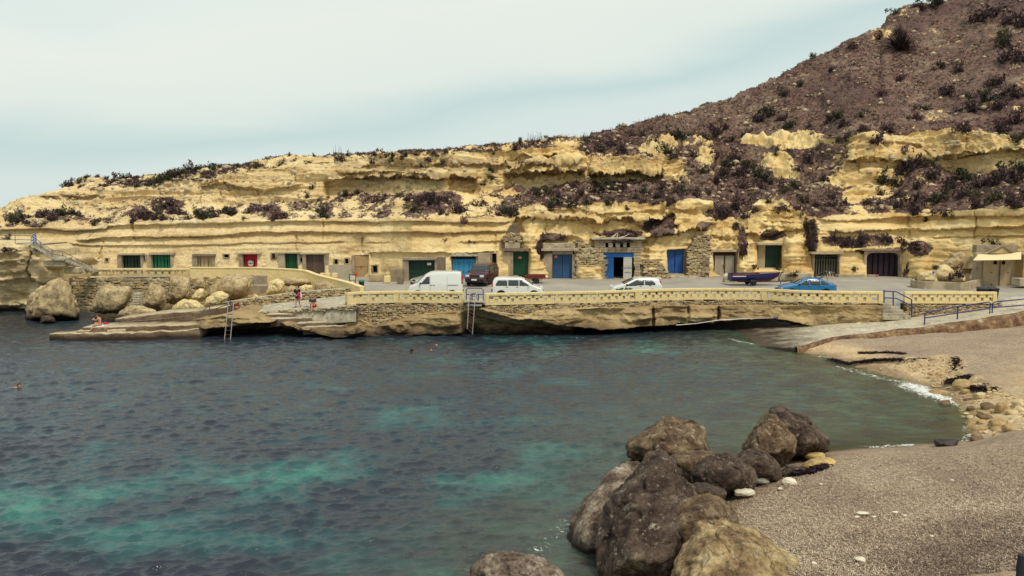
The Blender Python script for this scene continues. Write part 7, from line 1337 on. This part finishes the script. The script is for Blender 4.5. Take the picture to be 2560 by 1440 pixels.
# wheelie bins behind the right parapet
for k, a in enumerate((2456, 2481)):
    c_ = at(a, 59.6); t = thing('wheelie_bin', ('black wheelie bin with sloping lid, left of the pair behind the right parapet', 'black wheelie bin with sloping lid, right of the pair behind the right parapet')[k], 'bin', c_, 0, 'wheelie bins behind the right parapet')
    mb = MB(); mb.add([(-.25, -.25, .06), (.25, -.25, .06), (.25, .25, .06), (-.25, .25, .06), (-.32, -.32, .82), (.32, -.32, .82), (.32, .32, .82), (-.32, .32, .82)], [(0, 1, 2, 3), (4, 5, 6, 7), (0, 1, 5, 4), (1, 2, 6, 5), (2, 3, 7, 6), (3, 0, 4, 7)]); mb.build('bin_body', M_black, t, bevel=.02, local=True)
    mb = MB(); mb.add([(-.36, -.36, .83), (.36, -.36, .83), (.36, .36, .86), (-.36, .36, .86), (-.30, -.28, .90), (.30, -.28, .90), (.30, .30, .96), (-.30, .30, .96)], [(0, 1, 2, 3), (4, 5, 6, 7), (0, 1, 5, 4), (1, 2, 6, 5), (2, 3, 7, 6), (3, 0, 4, 7)]); mb.build('lid', mat('black_lid', (.03, .035, .045), .35), t, bevel=.015, local=True)
    for s_ in (-.2, .2): mb = MB(); mb.lathe([(.09, -.03), (.09, .03)], (s_, .24, .09), 'x', 12); mb.build('wheel', M_tyre, t, local=True)
# green lidded litter bin on the quay
t = thing('litter_bin', 'black litter bin with a green lid beside the orange lifebuoy', 'bin', at(904.5, 66.4)); mb = MB(); mb.lathe([(.17, .03), (.22, .70)], n=16); mb.build('bin_body', M_black, t, smooth=True, local=True); mb = MB(); mb.lathe([(.25, .70), (.25, .78), (.18, .86)], n=16); mb.build('lid', mat('green_lid', (.03, .17, .11), .5), t, smooth=True, local=True)
for k in range(8): a = k*math.pi/4; mb = MB(); mb.box((.20*math.cos(a), .20*math.sin(a), .36), (.03, .03, .6)); mb.build('rib', M_black, t, local=True)
# ================================================================== RAILS, LADDERS, SIGNS
def rail(label, pieces, r=.028, mt=M_rail, name='railing', cat='railing', grp=None, base=None):
    """pieces: (part name, [3D points])"""
    p0 = base or pieces[0][1][0]; t = thing(name, label, cat, p0, 0, grp)
    for nm, pts_ in pieces: mb = MB(); mb.tube(pts_, r if nm != 'post' else r*1.1, 7); mb.build(nm, mt, t, smooth=True)
    return t
def L3(pts_, D0_, D1_=None):
    n = len(pts_); D1_ = D1_ or D0_
    return [PY(a, b, D0_+(D1_-D0_)*(i/max(n-1, 1))) for i, (a, b) in enumerate(pts_)]
# far left stair and its rail
sx = [(-60,587),(78,589.5),(131,625.5),(158,629),(231,667)]; sd_ = lambda a: float(interp(a, [(-60,67.6),(78,67.6),(131,68),(158,68.2),(231,71.2)]))
tp_ = [PY(a, b, sd_(a)) for a, b in sx]; md_ = [PY(a, b+10-(2.5 if a > 200 else 0), sd_(a)) for a, b in sx]; gl = [(-60,606),(78,608),(131,644),(158,648),(231,677)]
ps = [('top_rail', tp_), ('middle_rail', md_)]
for a in (-40, 38, 78, 102, 130, 157, 193, 230): ps.append(('post', [PY(a, interp(a, sx), sd_(a)), PY(a, interp(a, gl)+2, sd_(a))]))
rail('thin grey blue handrail following the stair down the far left rocks', ps, .024, M_railgrey)
t = thing('stone_stair', 'stone stair climbing the far left rocks with a small landing', 'steps', PY(150, 650, 69))
def flight(a0, y0_, a1, y1_, n):
    for i in range(n):
        f0, f1 = i/n, (i+1)/n; xa, xb = a0+(a1-a0)*f0, a0+(a1-a0)*f1; y = y0_+(y1_-y0_)*f1; D_ = sd_((xa+xb)/2); P1box(t, 'step', M_pale, xa, xb+1.5, y, y+6, D_, 1.3, .1, .02)
flight(78, 607, 131, 643, 10); flight(131, 644, 158, 646, 1); flight(158, 648, 231, 676, 11); P1box(t, 'landing', M_pale, 129, 160, 645, 650, sd_(145), 1.3, .12, .02)
P1box(t, 'footing', M_pale, 40, 80, 607, 611, 67.6, 1.3, .1, .02)
for a, b, y in ((80, 108, 620), (108, 160, 652), (158, 196, 668)): P1box(t, 'side_wall', M_stone[1], a, b, y, y+16, sd_((a+b)/2)+.25, .9, 0, .08)
t = thing('blue_sign', 'narrow upright blue notice with white figures beside the far left handrail', 'sign', PY(86, 608, 67.4)); P1box(t, 'board', mat('sign_blue', (.03, .14, .42), .5), 82, 90, 586, 608, 67.4, .03, 0, 0)
for a, y, w, h in ((83.2, 589, 3, 2.4), (86.4, 592.5, 2.6, 2), (83.4, 596, 3.2, 1.6), (86.6, 598.5, 2.2, 2), (84, 601.5, 2.8, 2), (86.6, 604.5, 2.4, 1.4)): P1box(t, 'mark', M_sign, a, a+w, y, y+h, 67.37, .02, 0, 0)
# jetty handrail
D_ = 57.2; rail('bent dark handrail where the jetty meets the rusty ladder', [('top_rail', L3([(498,808),(498,790),(510,775),(524,762),(545,755),(562,749),(570,747),(577,753)], D_, 57.6)), ('middle_rail', L3([(499,793),(524,776),(550,768),(577,758)], D_, 57.6)), ('post', L3([(523.5,762),(524,792)], 57.3)), ('post', L3([(577,753),(577,778)], 57.6))], .03, M_railgrey)
def ladder(label, l_, r2, n, mrail=M_steel, mrung=M_rust, rr_=.028, hoop=None):
    t = thing('ladder', label, 'ladder', l_[-1])
    for q in (l_, r2): mb = MB(); mb.tube(q, rr_, 7); mb.build('stile', mrail, t, smooth=True)
    def atl(L_, f):
        s_ = [0]
        for a, b in zip(L_[:-1], L_[1:]): s_.append(s_[-1]+(b-a).length)
        return Vector([np.interp(f*s_[-1], s_, [p_[k] for p_ in L_]) for k in range(3)])
    for i in range(n): f = .18+.80*i/(n-1); mb = MB(); mb.tube([atl(l_, f), atl(r2, f)], .024, 6); mb.build('rung', mrung, t)
    return t
ladder('bathing ladder with pale stiles and rust red rungs at the jetty handrail', [PY(569, 778, 57.2), PY(569, 758, 56.6), PY(570, 755, 56.2), PY(571, 758, 55.9), PY(561, 850, 55.2)], [PY(583, 778, 57.2), PY(582, 757, 56.6), PY(583, 754.5, 56.2), PY(584, 758, 55.9), PY(576, 850, 55.2)], 13)
ladder('ladder with steel stiles and red rungs hanging from the quay gap into the sea', [PY(1176, 752, 56.2), PY(1175, 733, 55.9), PY(1172, 757, 55.6), PY(1168, 822, 55.4)], [PY(1194, 752, 56.2), PY(1190, 733, 55.9), PY(1187, 757, 55.6), PY(1181, 836, 55.4)], 12)
rail('blue tubular hoop guarding the ladder gap between the two parapets', [('top_rail', L3([(1165.5,750),(1165.5,725),(1169,720.5),(1203,720.5),(1208,725),(1208,750)], 56.9)), ('middle_rail', L3([(1165.5,736),(1208,736)], 56.9)), ('post', L3([(1180,736),(1180,752)], 56.9)), ('post', L3([(1196,736),(1196,752)], 56.9))], .035)
t = thing('ladder_platform', 'two thin concrete platform slabs at the head of the quay ladder', 'platform', PY(1187, 764, 56.4)); P1box(t, 'slab', M_pale, 1159, 1210, 753.5, 757, 56.3, 1.6, 0, .02); P1box(t, 'slab', M_steel, 1167, 1204, 762.5, 766, 56.0, .7, 0, .01)
# blue stair rail by the slipway and its steps
rail('blue handrail stepping down from the long parapet to the slipway', [('top_rail', L3([(2210,728),(2240,729),(2279,749)], 56.6, 56.2)), ('middle_rail', L3([(2210,744.5),(2240,745.5),(2279,764)], 56.6, 56.2)), ('post', L3([(2210,725),(2210,757)], 56.6)), ('post', L3([(2233,729),(2233,764)], 56.5)), ('post', L3([(2279,748),(2279,793)], 56.2))], .042)
t = thing('stone_steps', 'worn pale steps in the gap between the long parapet and the right parapet', 'steps', PY(2245, 795, 56.8))
for i, (a, b, y) in enumerate(((2207,2240,759), (2207,2250,767), (2208,2259,775), (2208,2268,783), (2209,2280,790))): P1box(t, 'step', M_pale, a, b, y, y+10, 57.3-.16*i, 2.2, 0, .03)
# slipway rails
def slp(a, b, z): return PZ(a, b, z)
A0 = slp(2311, 812, 1.35); A1 = slp(2474, 786, 1.82); A05 = slp(2393, 798, 1.60)
def up(v, h): return v+Vector((0, 0, h))
def lerpz(a, b, f): return a.lerp(b, f)
rail('long blue handrail on the edge of the slipway, nearer the sea', [('top_rail', [A0, up(A0, .78), up(A0, .84)+Vector((.12, 0, 0)), up(A0.lerp(A1, .5), .90), up(A1, .86)-Vector((.12, 0, 0)), up(A1, .80), A1]), ('middle_rail', [up(A0, .46), up(A1, .42)]), ('post', [A05, up(A05, .90)])], .044)
B0 = slp(2480, 785, 1.84); B1 = slp(2640, 769, 2.2); rail('long blue handrail on the upper slipway leaving the right border', [('top_rail', [B0, up(B0, .74), up(B0, .84)+Vector((.14, 0, 0)), up(B1, .84)]), ('middle_rail', [up(B0, .44), up(B1, .36)]), ('post', [B1, up(B1, .8)])], .044)
# pipe over the cave mouth
t = thing('pipe', 'thin pale pipe slung along the rock above the dark sea cave', 'pipe', PY(1800, 804, 57)); mb = MB(); mb.tube([PY(1690, 813, 57.0), PY(1740, 809, 57.3), PY(1796, 800.5, 57.9), (PY(1860, 797, 57.9)), PY(1905, 796, 57.6), PY(1943, 794, 57.2)], .03, 6); mb.build('pipe', M_steel, t, smooth=True); mb = MB(); mb.tube([PY(1932, 795.5, 57.2), PY(1946, 793.5, 57.1)], .07, 8); mb.build('valve', M_railgrey, t)
# lifebuoy stand
D_ = 65.9; t = thing('lifebuoy_stand', 'grey lifebuoy stand with white and yellow notice at the end of the yellow wall', 'stand', PY(881, 727, D_))
for a in (874, 888.5): P1box(t, 'post', M_railgrey, a-.8, a+.8, 684, 728, D_, .07, 0, .01)
for y in (685, 699.5, 712, 726): P1box(t, 'crossbar', M_railgrey, 874, 888.5, y, y+1.6, D_, .05, 0, .005)
P1box(t, 'notice', M_sign, 876, 887.5, 690, 699, D_, .03, .05, 0); P1box(t, 'notice_patch', mat('yellow_print', (.75, .55, .10), .6), 883, 887, 691, 697, D_, .02, .06, 0); P1box(t, 'notice_line', M_ink, 877, 882, 692, 692.8, D_, .02, .06, 0); P1box(t, 'notice_line', M_ink, 877, 882, 695, 695.8, D_, .02, .06, 0)
P1box(t, 'red_bracket', mat('signal_red', (.62, .04, .03), .5), 889, 893.5, 683.5, 691, D_, .1, 0, .02); P1box(t, 'red_bracket', mat('signal_red', (.62, .04, .03), .5), 887.5, 891, 681, 685, D_, .08, .02, .02)
lb = thing('lifebuoy', 'orange ring lifebuoy hanging on the grey stand', 'lifebuoy', PY(882, 715, D_-.12)); n_, m_ = 32, 10
for (a0_, a1_, mt, nm) in [(k*math.pi/2+.12, (k+1)*math.pi/2-.12, mat('lifebuoy_orange', (.78, .11, .03), .5), 'ring_segment') for k in range(4)]+[(k*math.pi/2-.12, k*math.pi/2+.12, M_sign, 'reflective_band') for k in range(4)]:
    vs = []; nn = 9
    for i in range(nn):
        A_ = a0_+(a1_-a0_)*i/(nn-1)
        for j in range(m_): B_2 = 2*math.pi*j/m_; q = .285+.075*math.cos(B_2); vs.append((q*math.cos(A_), .06*math.sin(B_2), q*math.sin(A_)))
    mb = MB(); mb.add(vs, [(i*m_+j, (i+1)*m_+j, (i+1)*m_+(j+1) % m_, i*m_+(j+1) % m_) for i in range(nn-1) for j in range(m_)]); mb.build(nm, mt, lb, smooth=True, local=True)
# orange float in its frame
t = thing('rescue_frame', 'small wire frame holding an orange float at the head of the bathing ladder', 'frame', PY(591, 771, 58.6)); mb = MB(); mb.tube(L3([(585,771),(585,760),(598,760),(598,771)], 58.6), .018, 5); mb.build('wire_frame', M_railgrey, t)
fl = blobrock('orange float lying in the small wire frame at the bathing ladder', 591.5, 768, 11, 5.5, 58.5, mat('lifebuoy_orange', (.78, .11, .03), .5), 411, 3, .03, 'float', cat='float')
# black post at the lower right corner
v = PY(2556, 1388, 9.5); t = thing('bollard', 'black post top cut off at the bottom right corner', 'post', (v.x, v.y, v.z-1.6)); mb = MB(); mb.lathe([(.055, 0), (.055, 1.52), (.048, 1.57), (.052, 1.60), (.04, 1.61)], n=20); mb.build('post', M_black, t, smooth=True, local=True); mb = MB(); mb.lathe([(.06, 1.40), (.06, 1.46)], n=20); mb.build('collar', M_black, t, smooth=True, local=True)
# pale rock on the slipway, and chips
blobrock('single pale stone lying on the upper edge of the slipway', 2146, 809, 12, 6, 57, M_whitest, 421, 3, .1, 'stone', cat='stone')
blobrock('pale flat stone in front of the slipway kerb', 2335, 842, 24, 7, 51.5, M_whitest, 422, 3, .14, 'stone', cat='stone')

# ================================================================== PEOPLE
def skinned(name, nodes, edges, mt, parent, sub=1):
    """nodes: {key: (x,y,z,r)} ; one continuous surface"""
    keys = list(nodes); me = bpy.data.meshes.new(name); me.from_pydata([nodes[k][:3] for k in keys], [(keys.index(a), keys.index(b)) for a, b in edges], []); o = bpy.data.objects.new(name, me); COL.objects.link(o)
    m = o.modifiers.new('skin', 'SKIN'); m.use_smooth_shade = True
    for i, k in enumerate(keys): sv_ = me.skin_vertices[0].data[i]; r_ = nodes[k][3]; sv_.radius = (r_, r_) if not isinstance(r_, tuple) else r_; sv_.use_root = (i == 0)
    s_ = o.modifiers.new('sub', 'SUBSURF'); s_.levels = sub; s_.render_levels = sub
    dg = bpy.context.evaluated_depsgraph_get(); m2 = bpy.data.meshes.new_from_object(o.evaluated_get(dg)); bpy.data.objects.remove(o); m2.name = name; m2.materials.clear(); return link(name, m2, mt, parent)
def hand(nodes, edges, key, base, d, up_, s_=1.0):
    """palm, four fingers and thumb growing on from the wrist"""
    b = Vector(base); d = Vector(d).normalized(); u = Vector(up_).normalized(); w = d.cross(u).normalized()
    nodes[key+'palm'] = (*(b+d*.06*s_), .026); edges.append((key, key+'palm'))
    for i, (o_, L_) in enumerate(((-.030, .070), (-.010, .080), (.010, .076), (.030, .060))):
        q1 = b+d*.095*s_+w*o_; q2 = q1+d*L_*.55-u*.010; q3 = q2+d*L_*.4-u*.022
        for j, q in enumerate((q1, q2, q3)): nodes['%sf%d%d' % (key, i, j)] = (*q, .0095-.0012*j)
        edges += [(key+'palm', '%sf%d0' % (key, i)), ('%sf%d0' % (key, i), '%sf%d1' % (key, i)), ('%sf%d1' % (key, i), '%sf%d2' % (key, i))]
    t1 = b+d*.05*s_-w*.040; t2 = t1+d*.035-w*.012-u*.012; nodes[key+'t1'] = (*t1, .011); nodes[key+'t2'] = (*t2, .009); edges += [(key+'palm', key+'t1'), (key+'t1', key+'t2')]
def head_parts(root, c_, face, hairm=None, bald=False, s_=1.0, skin=M_skin):
    f = Vector(face).normalized(); sd2 = Vector((-f.y, f.x, 0)).normalized(); c_ = Vector(c_)
    for q in (-1, 1):
        mb = MB(); mb.lathe([(.001, -.012), (.010, -.006), (.012, 0), (.010, .006), (.001, .012)], (0, 0, 0), 'z', 8); o = mb.build('eye', M_ink, root, local=True, smooth=True); o.location = c_+f*.088*s_+sd2*q*.032*s_+Vector((0, 0, .005))
        mb = MB(); mb.lathe([(.004, -.03), (.016, -.012), (.018, .01), (.006, .03)], (0, 0, 0), 'z', 8); o = mb.build('ear', skin, root, local=True, smooth=True); o.location = c_+sd2*q*.078*s_
    mb = MB(); mb.add([Vector((0, 0, .03))+f*.085, Vector((0, 0, -.022))+f*.118, Vector((0, 0, -.03))+f*.085+sd2*.016, Vector((0, 0, -.03))+f*.085-sd2*.016], [(0, 1, 2), (0, 3, 1), (1, 3, 2), (0, 2, 3)]); o = mb.build('nose', skin, root, local=True); o.location = c_
    mb = MB(); mb.box(tuple(f*.088+Vector((0, 0, -.052))), (.034, .034, .008)); o = mb.build('mouth', mat('lips', (.34, .10, .08), .6), root, local=True); o.location = c_
    if hairm:
        V, Fc = ico(3); q = V.copy(); ff = V@np.array(f); keep = ~((ff > .35) & (V[:, 2] < .45)); q = q*np.array([.102, .102, .118]); q[:, 2] += .014; q *= (1+.06*fbm(V[:, 0]*4, V[:, 1]*4, V[:, 2]*4, 3, 3))[:, None]
        kf = keep[Fc].all(1) & (V[Fc].mean(1)[:, 2] > -.55); me = mesh_np('hair', q-np.array(f)*.012, Fc[kf]); o = link('hair', me, hairm, root); o.location = c_; so = o.modifiers.new('s', 'SOLIDIFY'); so.thickness = .01
        if bald: o.scale = (1, 1, .7)
HN = lambda n, c_, f: n.update({'neck': (*Vector(c_)-Vector((0, 0, .155)), .052) if False else (c_[0]-f[0]*.02, c_[1]-f[1]*.02, c_[2]-.15, .05), 'jaw': (c_[0]+f[0]*.02, c_[1]+f[1]*.02, c_[2]-.055, .068), 'skull': (c_[0], c_[1], c_[2]+.03, .088), 'crown': (c_[0]-f[0]*.01, c_[1]-f[1]*.01, c_[2]+.085, .060)})
M_blk = mat('black_cloth', (.012, .010, .014), .9); M_redc = mat('red_cloth', (.42, .02, .05), .85); M_hairb = mat('brown_hair', (.07, .04, .025), .7); M_towel = mat('white_towel', (.70, .70, .70), .95); M_shirt = mat('charcoal_shirt', (.045, .045, .055), .9)
def figure(name_label, pose, loc, rz, face, skin=M_skin, hairm=M_hairb, hands=True, bald=False, cloth=()):
    root = thing('person', name_label, 'person', loc, rz); n = dict(pose['n']); HN(n, pose['head'], face); e = [('pelvis', 'waist'), ('waist', 'chest'), ('chest', 'neck'), ('neck', 'jaw'), ('jaw', 'skull'), ('skull', 'crown')]
    for s_ in 'lr': e += [('chest', s_+'sh'), (s_+'sh', s_+'el'), (s_+'el', s_+'wr'), ('pelvis', s_+'hip'), (s_+'hip', s_+'kn'), (s_+'kn', s_+'an'), (s_+'an', s_+'toe')]
    if hands:
        for s_ in 'lr': d = Vector(n[s_+'wr'][:3])-Vector(n[s_+'el'][:3]); hand(n, e, s_+'wr', n[s_+'wr'][:3], d, (0, 0, 1) if abs(d.normalized().z) < .8 else (face[0], face[1], 0))
    skinned('body', n, e, skin, root); head_parts(root, (pose['head'][0], pose['head'][1], pose['head'][2]+.02), face, hairm, bald, skin=skin)
    for (nm, mt, cn, ce) in cloth:
        nn = {k: (*n[k][:3], r_) if isinstance(k, str) and k in n else None for k, r_ in cn.items() if k in n}
        for k, r_ in cn.items():
            if k not in n: nn[k] = r_
        skinned(nm, nn, ce, mt, root)
    return root
# standing woman in a black tunic holding a red and white towel (faces the camera, head bowed a little to her left)
P_st = dict(n=dict(pelvis=(0, 0, .86, .125), waist=(0, 0, 1.02, .105), chest=(0, .01, 1.24, .125), lsh=(-.17, .01, 1.32, .055), lel=(-.22, -.02, 1.08, .042), lwr=(-.08, -.20, .98, .03), rsh=(.17, .01, 1.32, .055), rel=(.23, -.04, 1.08, .042), rwr=(.12, -.24, 1.04, .03),
   lhip=(-.09, 0, .80, .095), lkn=(-.10, -.02, .46, .062), lan=(-.13, .03, .09, .042), ltoe=(-.15, -.12, .03, .034), rhip=(.09, 0, .80, .095), rkn=(.13, -.04, .46, .062), ran=(.20, .04, .09, .042), rtoe=(.23, -.10, .03, .034)), head=(.0, -.03, 1.52))
def stand_z(px_, py_, D_): return PY(px_, py_, D_)
def ramp_point(a):   # a spot on the footpath surface below this column
    f = PZ(*[interp(a, [(q[0], q[k]) for q in ramp_f]) if k else a for k in range(3)]); b = PZ(*[interp(a, [(q[0], q[k]) for q in ramp_b]) if k else a for k in range(3)]); return f, b
f_, b_ = ramp_point(744); pos = f_.lerp(b_, .12)
w = figure('standing woman in a short black tunic holding a red and white towel on the footpath', P_st, pos+Vector((0, 0, .0)), R(6), (0, -1, 0), skin=M_skinp, cloth=[
 ('tunic', M_blk, dict(chest=.150, waist=.140, pelvis=.165, lsh=.075, rsh=.075, lel=.062, rel=.062, hem=(0, 0, .66, .21)), [('pelvis', 'waist'), ('waist', 'chest'), ('chest', 'lsh'), ('chest', 'rsh'), ('lsh', 'lel'), ('rsh', 'rel'), ('pelvis', 'hem')]),
 ('shoe', M_blk, dict(lan=.045, ltoe=.045), [('lan', 'ltoe')]), ('shoe', M_blk, dict(ran=.045, rtoe=.045), [('ran', 'rtoe')])])
tw = blobrock('x', 0, 0, 10, 10, 60, M_redc, 431, 4, .3, 'towel'); tw.location = pos+Vector((.20, -.30, .96)); tw.scale = (1.15, .7, 1.9); tag(tw, 'red part of the bundled towel held by the standing woman', 'towel')
tw2 = blobrock('x', 0, 0, 6, 9, 60, M_towel, 432, 4, .3, 'towel'); tw2.location = pos+Vector((.34, -.30, .94)); tw2.scale = (1.1, .8, 2.0); tag(tw2, 'white towel hanging from the standing woman\'s hands beside the red one', 'towel')
# seated man: sits on the path edge, legs forward, one foot down on the step
P_si = dict(n=dict(pelvis=(0, 0, .12, .13), waist=(0, -.03, .30, .12), chest=(.02, -.08, .52, .14), lsh=(-.18, -.08, .60, .062), lel=(-.20, -.26, .38, .045), lwr=(-.02, -.42, .28, .032), rsh=(.20, -.08, .60, .062), rel=(.25, -.22, .36, .045), rwr=(.20, -.44, .26, .032),
   lhip=(-.10, -.03, .10, .10), lkn=(-.04, -.44, .24, .068), lan=(-.02, -.56, -.16, .045), ltoe=(-.04, -.70, -.22, .036), rhip=(.10, -.03, .10, .10), rkn=(.34, -.36, .22, .068), ran=(.48, -.44, -.18, .045), rtoe=(.50, -.58, -.24, .036)), head=(.03, -.13, .80))
f_, b_ = ramp_point(782); pos = f_.lerp(b_, .06); figure('seated man in charcoal shirt and red shorts on the edge of the footpath', P_si, pos, R(8), (.1, -1, -.1), cloth=[
 ('shirt', M_shirt, dict(waist=.145, chest=.165, lsh=.085, rsh=.085, lel=.06, rel=.06), [('waist', 'chest'), ('chest', 'lsh'), ('chest', 'rsh'), ('lsh', 'lel'), ('rsh', 'rel')]), ('shorts', M_redc, dict(pelvis=.15, lhip=.12, rhip=.12, lkn=.085, rkn=.085), [('pelvis', 'lhip'), ('pelvis', 'rhip'), ('lhip', 'lkn'), ('rhip', 'rkn')])], bald=True)
bg_ = blobrock('striped dark blue bag lying beside the seated man', 765, 767, 15, 7, 58.4, mat('striped_bag', (.06, .06, .20), .9, col2=(.45, .45, .5), scale=9, lo=.45, hi=.5), 433, 3, .2, 'bag', cat='bag')
# seated woman reading on the jetty
P_se = dict(n=dict(pelvis=(0, 0, .12, .13), waist=(-.05, -.02, .30, .11), chest=(-.10, -.05, .50, .125), lsh=(-.08, -.20, .58, .05), lel=(-.28, -.24, .42, .038), lwr=(-.42, -.12, .46, .028), rsh=(-.10, .12, .58, .05), rel=(-.28, .10, .38, .038), rwr=(-.44, -.02, .46, .028),
   lhip=(-.03, -.10, .11, .10), lkn=(-.28, -.42, .16, .065), lan=(-.44, -.62, -.22, .042), ltoe=(-.52, -.70, -.27, .034), rhip=(-.03, .08, .11, .10), rkn=(-.30, -.20, .26, .065), ran=(-.40, -.48, -.12, .042), rtoe=(-.48, -.58, -.18, .034)), head=(-.19, -.06, .77))
pos = PZ(247, 817.5, .80)+Vector((0, .35, .02)); figure('seated woman in a dark swimsuit reading on the tip of the jetty', P_se, pos, R(0), (-1, -.25, -.2), cloth=[('swimsuit', mat('navy_swimsuit', (.012, .010, .03), .8), dict(pelvis=.142, waist=.122, chest=.133), [('pelvis', 'waist'), ('waist', 'chest')])])
mb = MB(); bk = pos+Vector((-.52, -.06, .50)); mb.box(bk, (.03, .20, .15), (0, R(35), R(10))); tag(mb.build('book', M_sign, None, bevel=.005), 'small open white book held by the seated woman on the jetty', 'book')
twl = thing('towel', 'white towel spread under the seated woman and hanging over the slab edge', 'towel', pos); Aq = []
for i in range(10):
    x = -.38+.06*i*1.2; Aq.append([(x, .5, .015), (x, .0, .02+.01*(i % 2)), (x, -.32, .02+.01*((i+1) % 2)), (x, -.40, -.06), (x+.02, -.44, -.30-.02*(i % 3))])
Aq = np.array(Aq); o = link('cloth', mesh_np('cloth', Aq.reshape(-1, 3), grid_faces(10, 5)), M_towel, twl); so = o.modifiers.new('s', 'SOLIDIFY'); so.thickness = .02
blobrock('crumpled red bag behind the seated woman on the jetty', 264, 808.5, 15, 9, 57.2, M_redc, 434, 3, .25, 'bag', cat='bag'); blobrock('small blue towel heap left of the seated woman', 229, 812.5, 12, 4, 57.6, mat('blue_cloth', (.10, .16, .30), .9), 435, 3, .2, 'towel', cat='towel')
# swimmers
def swimmer(label, a, b, face, hairm, rz=0, stretch=False, sc_=1.25):
    v = PZ(a, b+4, -.05); r0 = thing('person', label, 'person', v, rz); hx = (0, 0, .10)
    n = dict(chest=(-.02*face[0], 0, -.16, .14), lsh=(-.17, .02, -.08, .062), lel=(-.34, -.10, -.14, .045), lwr=(-.38, -.32, -.10, .03), rsh=(.17, .02, -.08, .062), rel=(.34, -.10, -.14, .045), rwr=(.40, -.30, -.10, .03), waist=(-.05*face[0], .1, -.45, .12))
    if stretch: n.update(chest=(-.20, 0, -.03, .14), waist=(-.60, .05, -.06, .12), lsh=(-.14, -.16, .02, .06), lel=(.05, -.35, -.02, .042), lwr=(.25, -.40, -.06, .03), rsh=(-.14, .16, .02, .06), rel=(-.25, .4, -.02, .042), rwr=(-.45, .5, -.06, .03))
    HN(n, (hx[0]+(.10 if stretch else 0), 0, .13 if not stretch else .15), face); e = [('chest', 'waist'), ('chest', 'neck'), ('neck', 'jaw'), ('jaw', 'skull'), ('skull', 'crown')]
    for s_ in 'lr': e += [('chest', s_+'sh'), (s_+'sh', s_+'el'), (s_+'el', s_+'wr')]
    for s_ in 'lr': hand(n, e, s_+'wr', n[s_+'wr'][:3], (0, -1, 0), (0, 0, 1))
    skinned('body', n, e, M_skin, r0); head_parts(r0, ((.10 if stretch else 0), 0, .15 if not stretch else .17), face, hairm, hairm is None); return r0
swimmer('dark haired swimmer, left of the three heads in the water below the ladder', 1029, 878, (-.6, .8, 0), mat('black_hair', (.015, .012, .012), .6))
swimmer('dark haired swimmer, lowest middle head of the three near the ladder', 1077, 876, (.3, -1, 0), M_hairb); swimmer('reddish bald swimmer, right and farthest of the three heads', 1091, 864, (.2, -1, 0), None)
swimmer('lone swimmer stretched out in the water at the far left border', 44, 968, (1, -.1, 0), M_hairb, 0, True)
